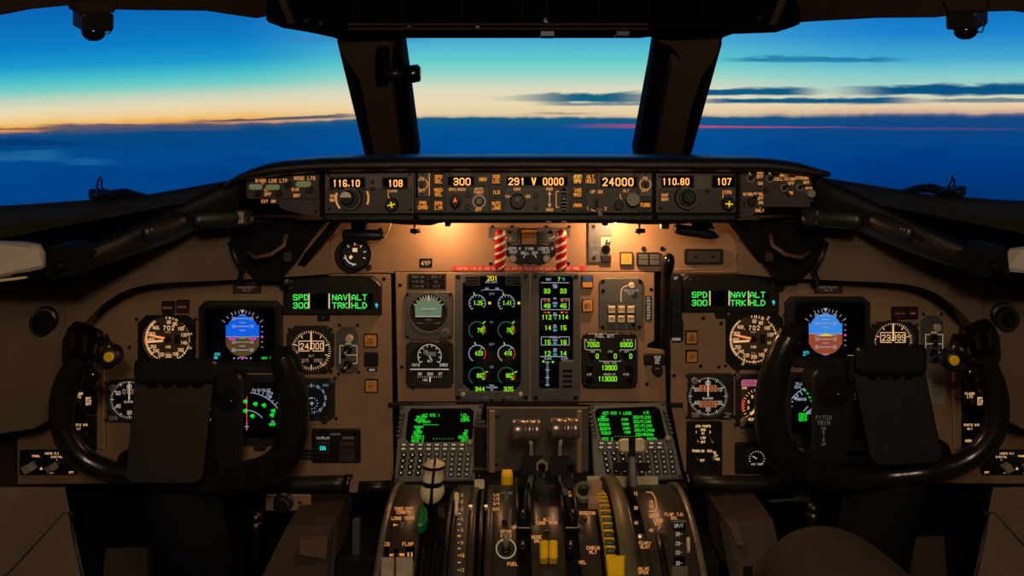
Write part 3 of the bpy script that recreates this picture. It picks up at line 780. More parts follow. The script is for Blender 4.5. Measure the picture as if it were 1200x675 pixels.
# flight guidance panel
t = module('flight_guidance_panel', 'long autopilot control panel showing 300, 291 V 0000 and 24000', 'autopilot panel', 485.5, 200.5, 765, 250, 'black_plastic')
def plate(x0, y0, x1, y1, m='module_face'):
    b = t.mb(); b.rbox(x0, y0, x1, y1, .8, 0, .9, m, .3); t.put('sub_panel', b)
for q in ((486, 202, 504.5, 230), (523, 202, 557, 218), (591.5, 202, 667, 218), (701, 202, 748, 219), (749, 202, 763.5, 230)): plate(*q)
for q in ((523, 219, 573, 248), (591.5, 219, 667, 249), (687, 220, 747, 249)): plate(*q, m='module_dark')
z = 1.05
b = t.marks()
A_ = 'amber_legend'
b.text('FD', 494.7, 208, 3.2, A_, z, .7); b.text('OFF', 494.7, 221.5, 3.2, A_, z, .7); b.line(503.2, 203, 503.2, 229, 1.1, z, A_)
b.arc(494.8, 215.8, 6.5, 215, 325, 1, z, A_); b.arc(494.8, 215.8, 6.5, 35, 145, 1, z, A_)
b.text('SPD', 529.5, 220.5, 2.8, A_, z, .65); b.text('MACH', 541, 220.5, 2.8, A_, z, .65); b.line(534.3, 220, 534.3, 225, .5, z, A_)
b.text('AUTO\nTHROT', 561, 220, 2.8, A_, z, .65); b.text('OFF', 561, 244.3, 3, A_, z, .65)
b.text('HDG', 606, 220, 3, A_, z, .65); b.text('10-', 595.5, 228.5, 3, A_, z, .65); b.text('-30', 617.5, 228.5, 3, A_, z, .65)
b.text('AND', 644, 219.7, 3.2, A_, z, .7); b.text('ANU', 644, 244, 3.2, A_, z, .7)
b.line(644, 227, 644, 240, 1, z, A_); b.flat([(644, 224), (641.8, 228), (646.2, 228)], z, A_); b.flat([(644, 243), (641.8, 239), (646.2, 239)], z, A_)
b.line(651.7, 224.5, 651.7, 243, 1, z, A_); b.line(651.7, 224.5, 655, 224, 1, z, A_); b.line(651.7, 242.8, 655, 242.8, 1, z, A_)
b.text('AP ON', 699, 223, 3.2, A_, z, .7); b.arc(698.5, 236, 11, 145, 215, 1, z, A_); b.text('1', 688.5, 242.5, 3.4, A_, z, .7); b.text('2', 709.5, 242.5, 3.4, A_, z, .7)
b.arc(731, 229, 4.5, 210, 300, .9, z, A_); b.text('ALT', 733.5, 222, 2.8, A_, z, .6)
b.text('FD', 756, 207.5, 3.2, A_, z, .7); b.text('OFF', 756, 221.3, 3.2, A_, z, .7)
b.arc(756, 216, 6.5, 215, 325, 1, z, A_); b.arc(756, 216, 6.5, 35, 145, 1, z, A_)
t.put('lettering', b)
w_ = window(t, 525, 207, 555.5, 217.5, z=1.1); digits(t, w_, '300', 541.5, 209, 7.4, z=1.3, asp=.62)
w_ = window(t, 594, 207, 665, 217.5, z=1.1); digits(t, w_, '291', 605.5, 208.8, 7.4, z=1.3, asp=.6); digits(t, w_, 'V', 625.5, 208.8, 7.2, z=1.3, w=1.7); digits(t, w_, '0000', 648.3, 208.8, 7.6, z=1.3, asp=.5)
w_ = window(t, 704, 207.5, 746, 219, z=1.1); digits(t, w_, '24000', 724, 209, 8.2, z=1.3, asp=.56, gap=.36)
for q in (('SPD\nSEL', 507, 203, 521, 216.5), ('MACH\nSEL', 507, 218.5, 521, 231.5), ('EPR\nLIM', 507, 233.5, 521, 248), ('FMS\nOVRD', 487, 232, 504.5, 248.5),
          ('NAV', 559, 203, 573.5, 217), ('VOR\nLOC', 574.5, 202.5, 588.5, 216.5), ('ILS', 574.5, 218.5, 588.5, 231.5), ('AUTO\nLAND', 574.5, 233.5, 588.5, 248),
          ('VERT\nSPD', 670, 202.5, 683.5, 216.5), ('ALT\nHOLD', 684.5, 202.5, 699, 216.5), ('IAS\nMACH', 670, 218.5, 683.5, 232), ('VNAV', 670, 233.5, 683.5, 247), ('TURB', 748, 232, 763.5, 248)):
    button(t, *q[1:], q[0], 3.7, 'amber_bright' if q[0].startswith('VERT') else 'amber_lamp')
toggle(t, 494.8, 216); toggle(t, 756, 216); toggle(t, 698.5, 234, d=1.5, r=4.6, ring='amber_legend')
b = t.mb(); b.ring(561.5, 236, 6.6, 7.6, .9, 1.2, 'cream_lit'); b.cyl(561.5, 236, 5.4, .9, 2, 'black_plastic', 20); b.rbox(557.8, 231.5, 565.2, 239, 1.2, 2, 8, 'grey_knob', 1.2); t.put('paddle_switch', b)
b = t.mb(); b.cyl(534, 236, 7.8, .9, 3, 'black_plastic', 28, .5); b.prism([(534, 229), (540, 236.5), (534, 245), (528, 236.5)], 3, 9, 'black_plastic', 1.6); k_ = t.put('speed_knob', b)
b = t.mb(); b.flat([(534, 229.8), (536.6, 235.8), (531.4, 235.8)], 9.2, 'orange_lit'); t.put('pointer_mark', b, k_)
b = t.mb(); b.knob(606.5, 235, 9.2, .9, 8, 'black_plastic', n=36); k_ = t.put('heading_knob', b)
b = t.marks(); b.line(605, 230.5, 605, 235, 1, 9.1, 'legend_dim'); b.line(608, 230.5, 608, 235, 1, 9.1, 'legend_dim'); b.line(605, 233, 608, 233, 1, 9.1, 'legend_dim'); t.put('pointer_mark', b, k_)
b = t.mb(); b.tube([(660.5, 221, -3), (660.5, 224, 2.5), (660.5, 229, 6), (660.5, 234, 7), (660.5, 239, 6), (660.5, 244, 2.5), (660.5, 247, -3)], [2.9]*7, 'dark_metal', 12)
for k in range(6): b.box(657.4, 223.5+k*4, 663.6, 225+k*4, 2.5, [6.5, 8.3, 9.6, 10, 8.6, 6.8][k], 'grey_knob', .3)
t.put('pitch_wheel', b)
for x, y in ((548, 228), (548, 242.5), (628, 228), (628, 242.5), (723.5, 241)):
    b = t.mb(); b.knob(x, y, 3.1, .9, 4, 'black_plastic'); t.put('small_knob', b)
b = t.mb(); b.knob(724.5, 240, 5.5, .9, 6, 'black_plastic', n=28); t.put('selector_knob', b)
b = t.mb(); b.cyl(739.5, 232, 7.8, 7, 17, 'grey_knob', 32, .8); b.cyl(739.5, 233, 6, .9, 7, 'black_plastic', 24); t.put('altitude_knob', b)
b = t.mb(); b.tube([(699, 244, 1), (701, 246, 8), (702, 251, 14)], [3.2, 2.6, 2.6], 'grey_knob', 12); t.put('servo_lever', b)
t.screws([(527, 204.5), (554, 204.5), (595, 204.5), (664, 204.5), (705, 204), (744, 204), (495, 203.5), (494.6, 227.5), (756.5, 203.7), (688.5, 222.5)], 1.5, .9)

# exterior lights panel
t = module('exterior_light_panel', 'black switch panel lettered FLOOD LTS, ANTI COLLISION and POS STROBE', 'switch panel', 868, 201, 950, 243, 'module_dark')
t.o.location = t.o.location
b = t.marks(); z = .12
for s_, x, y, h in (('FLOOD LTS', 890, 195.5, 3.3), ('L', 879, 200.8, 3), ('GRD', 891, 200.8, 3), ('R', 902, 200.8, 3), ('OFF', 890.5, 205.5, 3.1), ('ON', 891, 213.3, 3.1), ('ANTI', 919, 204, 3), ('COLLISION', 919, 208.2, 3.1),
                 ('POS/', 940, 202.7, 3.1), ('STROBE', 940, 207, 3.1), ('OFF', 927, 213.5, 3), ('OFF', 945, 212.5, 3), ('ON', 926.5, 224.5, 3), ('POS', 948, 219.5, 3), ('WING/FUSL', 883, 226, 3.1), ('OFF', 891, 231, 2.8), ('ON', 891.5, 236, 3), ('R', 891.5, 241, 2.6), ('ONLY', 891, 245.5, 3)):
    b.text(s_, x, y, h, 'amber_legend', z if 202 < y < 240 else (.25 if y < 202 else -2.2), .72)
t.put('lettering', b)
for x, y, r in ((879, 209, 4.4), (902, 209, 4.4), (918.5, 220, 4), (937, 219.5, 4)):
    b = t.mb(); b.ring(x, y, r-.9, r+.4, 0, 1.8, 'grey_knob'); b.cyl(x, y, r-1, 0, .8, 'black_plastic', 18); b.tube([(x+.5, y-.5, .6), (x+1, y-2, 5), (x+1.8, y-3.6, 8)], [1, 1.1, 1.6], 'worn_metal', 8); t.put('toggle_switch', b)
b = t.mb(); b.knob(880, 236, 5, 0, 5, 'black_plastic'); t.put('selector_knob', b)
toggle(t, 885, 231, d=-1.2, r=3); toggle(t, 921, 224, d=1)
b = t.mb(); b.knob(947.5, 226, 5.2, 0, 10, 'grey_knob', n=28); t.put('strobe_knob', b)
b = t.mb(); b.knob(897, 222, 3, 0, 4, 'black_plastic'); t.put('small_knob', b)
t.screws([(928, 203.5), (872, 238)], 1.7)
# ------------------------------------------------------------------ instrument panels (plane Y = 1.40)
PY = 1.40
pp = vplane(PY)
def board(label, x, y, pts, screws=()):
    t = T('instrument_panel', label, 'instrument panel', x, y, pp)
    b = t.mb(); b.prism(pts, -4, 0, 'panel_paint', .7); t.put('board', b)
    if screws: t.screws(screws, 2.2, 0, 'dark_metal')
    return t
t = board('tan upper centre panel under the glareshield, lit by two warm lamps', 620, 290, [(394, 246), (862, 246), (912, 320), (786.5, 320), (786.5, 318.3), (461, 318.3), (461, 320.5), (344, 320.5)],
          [(413, 314), (446, 269), (872, 314), (577, 266), (600, 266), (641, 266), (667, 266), (575, 309), (666, 309)])
b = t.mb(); b.tube([(868, 290, .6), (862, 298, .6), (858, 308, .6), (846, 314, .6), (820, 315.5, .6), (790, 316, .6)], .45, 'panel_paint', 6); t.put('seam_bead', b)
b = t.mb(); b.tube([(372, 298, .6), (380, 304, .6), (386, 312, .6), (394, 317, .6), (420, 318, .6), (456, 318, .6)], .45, 'panel_paint', 6); t.put('seam_bead', b)
board("captain's tan instrument panel behind the yoke with the plain chart plate", 260, 450, [(20, 321.5), (457.5, 321.5), (461, 564), (20, 568)], [(450, 327), (152, 407), (247, 506)])
board('tan centre instrument panel holding the engine displays and fuel quantity indicator', 620, 396, [(463, 319), (767, 319), (767, 399), (759, 404), (759, 408), (779, 411), (781, 471), (466, 471)], [(469, 334), (471, 430), (763, 339), (758, 450)])
board("first officer's tan instrument panel behind the yoke lettered PITCH TRIM", 1000, 450, [(786.5, 321), (1225, 321), (1225, 568), (804, 562), (786, 474)], [(824, 373), (845, 379), (821, 429), (842, 430), (790, 440)])
# dark gap frame the centre panels sit on
t = T('lower_rail', 'black frame rail below the centre instrument panel above the keypad displays', 'rail', 622, 474, pp)
b = t.mb(); b.box(455, 471.5, 800, 477, -8, 3, 'black_plastic', 1); t.put('rail', b)

# braces and lamps under the glareshield
def brace(pts, lab):
    A, B = pts
    o = W('glareshield_brace', lab, 'brace', P(*A))
    b = MB(); b.tube([P(*A), P(*B)], .009, 'black_matte', 4, mapped=False); wput('bar', b, o)
    p = P(*B); b = MB(); b.ball(p, .016, .016, .016, 'black_plastic', 12, 8); wput('foot', b, o)
brace(((398, 256, 1.31), (336, 330, 1.37)), 'slanting black brace under the glareshield beside the gauge with a red mark')
brace(((856, 256, 1.31), (912, 330, 1.37)), 'slanting black brace between glareshield and panel beside the empty dark plate')
# tangle of cables and catches, black shroud added to darken the corners
def clutter(sg, lab):
    c = lambda x: x if sg < 0 else 1238-x
    o = W('cable_bundle', lab, 'cables', P(c(310), 300, 1.30))
    b = MB(); b.tube([P(c(335), 275, 1.29), P(c(332), 288, 1.28), P(c(318), 298, 1.27), P(c(300), 302, 1.27), P(c(290), 296, 1.28)], .004, 'cable_beige', 8, mapped=False); wput('cable', b, o)
    b = MB(); b.tube([P(c(270), 284, 1.29), P(c(275), 300, 1.28), P(c(284), 318, 1.29), P(c(280), 330, 1.31)], .005, 'black_plastic', 8, mapped=False); wput('hose', b, o)
    b = MB(); q = [(c(x), y) for x, y in ((250, 272), (300, 260), (386, 257), (368, 276), (342, 312), (328, 330), (300, 329), (282, 312), (262, 292))]
    b.solid([P(x, y, 1.315) for x, y in q], [P(x, y, 1.345) for x, y in q], 'black_matte'); wput('dark_corner_shroud', b, o)
    b = MB(); q = [(c(x), y) for x, y in ((332, 297), (341, 295), (342, 306), (333, 307))]
    b.solid([P(x, y, 1.285) for x, y in q], [P(x, y, 1.30) for x, y in q], 'worn_metal'); wput('metal_clip', b, o)
clutter(-1, 'added corner-darkening black shroud with hose and cable beside the gauge with a red mark')
clutter(1, 'added corner-darkening black shroud with hose and cable beside the empty dark plate')
b_ = W('cable', 'thin beige cable looping from the glareshield to the gauge with a red mark', 'cable', P(445, 285, 1.37))
b = MB(); b.tube([P(458, 262, 1.36), P(455, 270, 1.37), P(452, 277, 1.385), P(445, 283, 1.39), P(438, 287, 1.392), P(430, 288, 1.392)], .0016, 'cream', 8, mapped=False); wput('wire', b, b_)

t = T('map_lamp', 'black tubular lamp under the glareshield above the gauge with a red mark', 'lamp', 425, 276, vplane(1.33))
b = t.mb(); b.tube([(402, 275, 0), (405, 275, 0), (440, 275.5, 0), (446, 276, 0), (450, 276, 0)], [5, 6.5, 6.5, 5.5, 4], 'black_plastic', 16); t.put('lamp_body', b)
b = t.mb(); b.prism([(412, 262), (430, 262), (428, 272), (414, 272)], -6, 6, 'black_matte', 1); t.put('bracket', b)
t = T('map_lamp', 'black tubular lamp under the glareshield above the empty dark plate', 'lamp', 818, 272, vplane(1.33))
b = t.mb(); b.tube([(790, 268, 0), (793, 268, 0), (802, 270, 0), (828, 274, 0), (835, 275.5, 0), (842, 277, 0)], [4, 6, 6.4, 6.2, 5, 2.2], 'black_plastic', 16); t.put('lamp_body', b)
b = t.mb(); b.prism([(810, 258), (832, 258), (836, 268), (812, 266)], -6, 6, 'black_matte', 1); t.put('bracket', b)
b = t.mb(); b.tube([(830, 264, 4), (836, 268, 4), (841, 274, 3)], 1.5, 'cream', 8); t.put('cable', b)
for x, lab, m in ((519, 'small glowing lamp under the glareshield lip near the 4YP plate', 'lamp_filament'), (721, 'small glowing lamp under the glareshield lip next to the AUTO OFF plate', 'lamp_white')):
    t = T('flood_lamp', lab, 'lamp', x, 258, vplane(1.345))
    b = t.mb(); b.cyl(x, 254, 5, -4, 4, 'dark_metal', 16, .6); t.put('socket', b)
    b = t.mb(); b.ball(P(x, 259.5, 1.345), 2.4*t.S, 2.4*t.S, 2.6*t.S, m, 12, 8); t.put('bulb', b)
for x, lab in ((487, 'small black clip hanging below the glareshield near the 4YP plate'), (750, 'small black clip hanging below the glareshield above the lit amber button')):
    t = T('clip', lab, 'clip', x, 270, vplane(1.335))
    b = t.mb(); b.tube([(x-6, 270.5, 0), (x-3, 270.5, 0), (x+6, 270.5, 0)], [2.6, 3.2, 2.4], 'black_plastic', 10); t.put('jaw', b)
    b = t.mb(); b.tube([(x-1, 262, 0), (x-1, 271, 0), (x-1, 275, 0)], [1.6, 1.4, .8], 'black_plastic', 8); t.put('pin', b)
    if x > 700:
        b = t.mb(); b.rbox(x+24, 261, x+34, 268, 1, -3, 3, 'cream', 1); t.put('spring', b)

# ---- upper centre panel items
t = T('cabin_altitude_gauge', 'round black gauge with cream marks and a red mark under the tubular lamp', 'gauge', 416, 297, pp)
b = t.mb(); b.cyl(413, 299, 20, 0, 6, 'black_plastic', 40, 1.5); t.put('case', b)
b = t.mb(); b.ring(418, 297, 16, 18.4, 6, 8, 'black_gloss'); b.disc(418, 297, 16.2, 6.3, 'dial_black'); t.put('dial', b)
b = t.marks(); z = 6.4
b.arc(417, 297.5, 11, 172, 268, 1.6, z, 'dial_white'); b.arc(417, 297, 12, 5, 30, 1.8, z, 'red_label'); b.rbox(414.5, 289.5, 420, 294, .5, z, z+.1, 'dial_light')
for a in (0, -38, 38, 75, 110, 250, 190): b.tick(417, 297, 10.5, 13.5, a, 1.3, z, 'dial_white')
b.flat([(410, 300), (413, 297.5), (415, 300), (412, 303)], z, 'dial_light'); t.put('dial_markings', b)
b = t.mb(); b.knob(432.5, 313, 3.6, 0, 4, 'black_plastic'); t.put('setting_knob', b)

t = T('registration_plate', 'tiny black plate reading 4YP on the tan panel', 'plate', 499, 308, pp)
b = t.mb(); b.rbox(491.5, 303, 506.5, 313.5, .5, 0, .8, 'black_matte', .2); t.put('plate', b)
b = t.marks(); b.text('4YP', 499, 305.9, 4.8, 'white_paint', .9, .75, asp=.55, gap=.26); t.put('lettering', b)

def strip(): 
    t = T('caution_strip', 'narrow red strip lettered CAUTION FIRE EXT CONT CKT BREAKERS', 'label', 608, 314.5, pp)
    b = t.mb(); b.rbox(530, 311.8, 686, 317.4, 2, 0, .35, 'red_label', .1); t.put('strip', b)
    b = t.marks(); b.text('CAUTION: FIRE EXT CONT CKT BREAKERS MUST BE PULLED BEFORE REMOVING CTR INST PANEL', 607.5, 313.1, 3., 'white_paint', .5, .42, asp=.36, gap=.235); t.put('lettering', b)
strip()

t = T('engine_fire_panel', 'dark fire panel lettered LOOPS A TEST and FIRE BELL OFF between the striped handles', 'fire panel', 621, 288, pp)
b = t.mb()
b.prism([(572.5, 266.5), (608, 266.5), (608, 284), (590, 284), (580, 282), (572.5, 279)], 0, 3, 'bezel_grey', .6)
t.put('upper_plate', b)
b = t.mb()
b.prism([(629, 266.5), (668, 266.5), (668, 279), (662, 281), (650, 284), (629, 284)], 0, 3, 'bezel_grey', .6)
t.put('upper_plate', b)
b = t.mb(); b.prism([(594, 283), (600, 287), (610, 286), (633, 286), (643, 287), (650, 283), (651, 298), (640, 308), (632, 310), (621, 307), (610, 310), (601, 307), (593, 298)], 0, 4, 'black_plastic', .8); t.put('lower_plate', b)
for k, y in enumerate((269, 277.6)):
    b = t.mb(); b.rbox(611.5, y, 629, y+8, .6, 0, 5, 'amber_off', .5); t.put('warning_light', b)
b = t.mb(); b.frame(rr(609.5, 267.5, 631, 287.5, 1), rr(611.3, 268.8, 629.2, 286, .5), 0, 4.2, 'black_plastic', .4); t.put('light_frame', b)
b = t.marks(); z = 4.1; L_ = 'legend_white'
b.text('LOOPS A\nTEST', 601.5, 289, 2.9, L_, z, .55); b.text('LOOPS B\nTEST', 639.5, 289, 2.9, L_, z, .55); b.text('FIRE', 620.5, 289.3, 2.8, L_, z, .55); b.text('BELL OFF', 620.5, 294.2, 2.9, L_, z, .55)
b.arc(621, 303, 7.5, 280, 325, .9, z, L_); b.arc(621, 303, 7.5, 35, 80, .9, z, L_)
for x0, s_ in ((575, '1'), (598, '2'), (644, '1'), (665.5, '2')): b.text(s_, x0, 278, 2.8, 'white_paint', 3.1, .5)
b.line(577.5, 280, 582, 276, .9, 3.1, 'white_paint'); b.line(594.5, 279, 591.5, 276.5, .9, 3.1, 'white_paint'); b.line(645.5, 279.5, 650, 276, .9, 3.1, 'white_paint'); b.line(663.5, 279, 661, 276.5, .9, 3.1, 'white_paint')
t.put('lettering', b)
for x in (601, 640.5):
    b = t.mb(); b.cyl(x, 302, 4.4, 4, 8, 'cream_knob', 24, 1.2); t.put('test_button', b)
b = t.mb(); b.knob(620.8, 303.2, 4.6, 4, 6, 'black_plastic'); t.put('bell_knob', b)
t.screws([(597, 271.5), (645.5, 271.5)], 2.2, 3)
for x, lab in ((586.5, 'red and white candy-striped fire handle beside the LOOPS A test button'), (656.5, 'red and white candy-striped fire handle beside the LOOPS B test button')):
    t = T('fire_handle', lab, 'handle', x, 290, pp)
    b = t.mb(); n = 16; rings = []; ys = [266, 266.8, 268.5, 271] + [271+1.05*k for k in range(1, 37)] + [311.5, 313, 313.8]
    for y in ys:
        dr = 6.4
        if y < 271: dr = 6.4*math.sqrt(max(0.02, 1-((271-y)/5.2)**2))
        if y > 309: dr = 6.4*math.sqrt(max(0.02, 1-((y-309)/5.)**2))
        rings.append([b.v(x+dr*math.cos(2*math.pi*i/n), y, 17+dr*math.sin(2*math.pi*i/n)) for i in range(n)])
    for k, (A, B) in enumerate(zip(rings, rings[1:])):
        for i in range(n):
            j = (i+1) % n
            stripe = ((k*1.05+i*1.05*(-1)) % 9.0) < 2.6
            b.f((A[i], A[j], B[j], B[i]), 'cream' if stripe else 'red_gloss', True)
    b.f(rings[0][::-1], 'red_gloss'); b.f(rings[-1], 'red_gloss')
    t.put('grip', b)
    b = t.mb(); b.box(x-1.5, 287, x+1.5, 293, 0, 13, 'dark_metal', .3); t.put('stem', b)

t = T('emergency_light_switch', 'grey switch plate lettered AUTO and OFF with a metal toggle under the lamp', 'switch', 703, 283, pp)
b = t.mb(); b.prism([(689, 261), (716, 261), (716, 276.5), (703.5, 276.5), (703.5, 307), (689, 307)], 0, 3, 'bezel_grey', .5); t.put('plate', b)
b = t.mb(); b.rbox(704, 277, 715.5, 306, 1, 0, 1.2, 'paper_grey', .3); b.box(703.5, 298, 715.8, 306.5, 1, 5, 'black_plastic', .8); t.put('guard', b)
b = t.mb(); b.cyl(710, 292, 5, 1, 4, 'dark_metal', 16, .8); b.tube([(710, 292, 3), (710.5, 287, 8), (711, 283, 11)], [2, 2.2, 3.4], 'worn_metal', 12); b.ball(P(711, 282, PY)+Vector((0, -11*t.S, 0)), 3.2*t.S, 3.2*t.S, 3.2*t.S, 'worn_metal', 12, 8); t.put('toggle', b)
b = t.marks(); b.text('AUTO', 697, 284.5, 3, 'legend_white', 3.1, .55); b.text('OFF', 697.5, 294.5, 3, 'legend_white', 3.1, .55); t.put('lettering', b)
t.screws([(695.5, 265), (696, 301.5)], 2.3, 3)

def annun(label, x0, y0, x1, y1, m, txt=None, tm='black_matte', name='annunciator_light', fr='black_plastic', h=2.6, z=4., group=None, split=None):
    t = T(name, label, 'indicator light', (x0+x1)/2, (y0+y1)/2, pp, group)
    b = t.mb(); b.frame(rr(x0, y0, x1, y1, .8), rr(x0+1.3, y0+1.3, x1-1.3, y1-1.3, .4), 0, z, fr, .5); t.put('housing', b)
    b = t.mb(); b.rbox(x0+1.2, y0+1.2, x1-1.2, y1-1.2, .4, 0, z+.4, m, .3)
    if split: b.rbox(x0+1.2, y0+1.2, x1-1.2, (y0+y1)/2, .4, 0, z+.7, split, .3)
    t.put('lens', b)
    if txt:
        n = txt.count('\n')+1
        b = t.marks(); b.text(txt, (x0+x1)/2, (y0+y1)/2-(n*h+(n-1)*h*.4)/2, h, tm, z+.8, .42, asp=.5, gap=.25, lead=1.4); t.put('legend', b)
    return t
annun('lit amber square button under the glareshield beside the AUTO OFF plate', 726, 295, 741, 310, 'amber_bright', 'FLAP\nDOOR\nOPEN', 'amber_off')
t = T('warning_light', 'pair of dark unlit oblong lights beside the landing gear handle', 'indicator light', 759, 303, pp)
b = t.mb(); b.rbox(745.5, 295.5, 773, 311, 1, 0, 4, 'black_plastic', .6); t.put('housing', b)
for x0 in (748, 761):
    for y0 in (297.5, 304):
        b = t.mb(); b.rbox(x0, y0, x0+11, y0+5.6, .5, 4, 5.4, 'bezel_grey', .4); t.put('lens', b)
for x in (754, 776):
    t = T('panel_screw', 'black panel screw above the %s' % ('pair of dark oblong lights' if x == 754 else 'landing gear handle'), 'screw', x, 291, pp)
    b = t.mb(); b.cyl(x, 291.5, 2.8, 0, 1.4, 'black_plastic', 14, .4); b.line(x-1.8, 291, x+1.8, 292, .7, 1.5, 'dark_metal'); t.put('head', b)
t = T('blank_plate', 'empty dark oblong plate on the tan panel above the NAV ALT display', 'plate', 825, 300, pp)
b = t.mb(); b.prism(octo(801.5, 291.5, 847, 309.5, 1.5), 0, 3.5, 'black_plastic', .7); b.rbox(805, 294, 843, 306, 1, 3.5, 3.8, 'module_dark', .1); t.put('plate', b)
t.screws([(814, 300), (834, 300)], 1.8, 3.6, 'black_plastic')

# landing gear lever
t = T('landing_gear_lever', 'landing gear lever with a dark rounded handle in its slot between panels', 'lever', 779, 340, vplane(1.385))
b = t.mb()
b.tube([(778, 408, -8), (778, 380, 0), (778, 350, 3), (778, 330, 6), (778.5, 318, 10), (779, 308, 14)], [4, 4.5, 4.8, 5, 5, 4.5], 'black_plastic', 14); t.put('arm', b)
b = t.mb(); b.tube([(777, 321, 16), (777.5, 317, 18), (778.5, 309, 20), (779.5, 301, 20), (780, 296, 19), (780, 293.5, 18)], [3.5, 6, 7, 7, 5.6, 2.4], 'black_gloss', 18); t.put('handle', b)
t = T('gear_lever_guide', 'black guide strip lettered UP and DOWN beside the landing gear lever', 'guide', 791, 360, pp)
b = t.mb(); b.prism([(785.5, 321), (797, 321), (798, 324), (798, 372), (799.5, 376), (799.5, 396), (797, 399), (787, 399), (785.5, 396)], 0, 7, 'black_plastic', 1); t.put('strip', b)
b = t.marks(); b.text('UP', 790.5, 323, 2.8, 'legend_white', 7.1, .55); b.text('DOWN', 791, 394, 2.8, 'legend_white', 7.1, .55); t.put('lettering', b)
t.screws([(794, 327), (794.5, 388), (793.5, 377)], 1.8, 7, 'black_plastic')
t = T('gear_slot', 'dark recessed slot plate behind the landing gear lever', 'slot', 772, 370, vplane(1.42))
b = t.mb(); b.box(757, 318, 790, 475, -2, 0, 'black_matte'); t.put('plate', b)
t = T('gear_horn_switch', 'black switch box lettered GEAR HOR REL with a round knob below', 'switch', 766, 425, pp)
b = t.mb(); b.rbox(754, 414, 779, 426.5, 1.2, 0, 5, 'black_plastic', .7); t.put('box', b)
b = t.marks(); b.text('GEAR\nHOR\nREL', 769.5, 415.7, 2.3, 'legend_white', 5.1, .45); t.put('lettering', b)
b = t.mb(); b.cyl(770, 433, 5.2, 0, 10, 'black_plastic', 24, 1.2); b.cyl(770, 433, 6.5, 0, 3, 'dark_metal', 24, .5); t.put('knob', b)
t.screws([(758.5, 421.5)], 1.8, 5)

# ---- centre panel items
t = T('data_placard', 'small black data placard with two columns of faint lettering', 'placard', 500, 329, pp)
b = t.mb(); b.rbox(478, 320.5, 523, 338.5, .6, 0, 1.6, 'bezel_dark', .3)
for r_ in range(3):
    b.rbox(480, 322+r_*5.4, 500.5, 326.6+r_*5.4, .3, 1.6, 1.9, 'black_matte'); b.rbox(502, 322+r_*5.4, 521, 326.6+r_*5.4, .3, 1.6, 1.9, 'black_matte')
t.put('plate', b)
b = t.marks()
for r_, (p, q) in enumerate((('RUNWAY HDG', 'GROSS WT'), ('111.00 CODE', 'A.A.'), ('121.90 GND', '121.70'))):
    b.text(p, 490, 323+r_*5.4, 2.3, 'legend_dim', 2., .4, asp=.45, gap=.2); b.text(q, 511.5, 323+r_*5.4, 2.3, 'legend_dim', 2., .4, asp=.45, gap=.2)
t.put('lettering', b)

def case(name, label, cat, x0, y0, x1, y1, c, r, m='bezel_grey', ch=5, hole=None, zf=3.5, depth=-1., shape=None, dial='dial_black', group=None, scr=None):
    """a square panel-mounted instrument: bezel round a circular dial"""
    t = T(name, label, cat, (x0+x1)/2, (y0+y1)/2, pp, group)
    b = t.mb(); b.frame(shape or octo(x0, y0, x1, y1, ch), circ(c[0], c[1], r+1.2, 48), 0, zf, m, .7); b.ring(c[0], c[1], r, r+1.8, 0, zf+.9, m); t.put('bezel', b)
    b = t.mb(); b.cyl(c[0], c[1], r+.6, 0, .6, dial, 48); d = t.put('dial', b)
    e = 3.2
    t.screws(scr or [(x0+e, y0+e), (x1-e, y0+e), (x0+e, y1-e), (x1-e, y1-e)], 2., zf-.1, 'bezel_dark')
    return t, d
# standby horizon
t, d = case('standby_horizon', 'round standby horizon with a pale green sky in a grey square bezel', 'instrument', 475, 341, 531, 397, (502.5, 366), 22, ch=4, shape=rr(475, 341, 531, 397, 5))
b = t.mb(); b.prism([(486, 357)]+[(502+17.5*math.cos(R(a)), 366+17.5*math.sin(R(a))) for a in range(210, 331, 10)]+[(518, 357), (517, 370.5), (487, 370.5)], .6, 1.2, 'horizon_green'); t.put('horizon_ball', b, d)
b = t.marks(); z = 1.3
b.line(487, 370.5, 517, 370.5, 1, z, 'dial_white'); b.line(494, 361.5, 511, 361.5, .7, z, 'dial_white'); b.line(497, 365, 508, 365, .6, z, 'legend_dim'); b.text('30', 502, 361, 2.2, 'legend_dim', z)
b.rbox(488, 377, 517, 380, .5, .7, .8, 'bezel_dark'); b.line(489, 378.5, 496, 378.5, .8, .95, 'legend_dim'); b.line(509, 378.5, 516, 378.5, .8, .95, 'legend_dim'); b.text('STBY', 502.5, 373.5, 2.2, 'legend_dim', z, .45)
for a in (-60, -45, -30, -20, -10, 10, 20, 30, 45, 60): b.tick(502.5, 366, 17.6, 20.5, a, .8, 1.3, 'dial_white')
b.line(502.5, 345.5, 502.5, 352, 1.3, z, 'dial_light'); t.put('dial_markings', b, d)
b = t.mb(); b.knob(522, 389.5, 5.2, 3.4, 5, 'bezel_grey', skirt=.8, n=28); b.box(521, 384, 524, 391, 7, 10, 'bezel_grey', .4); t.put('caging_knob', b)
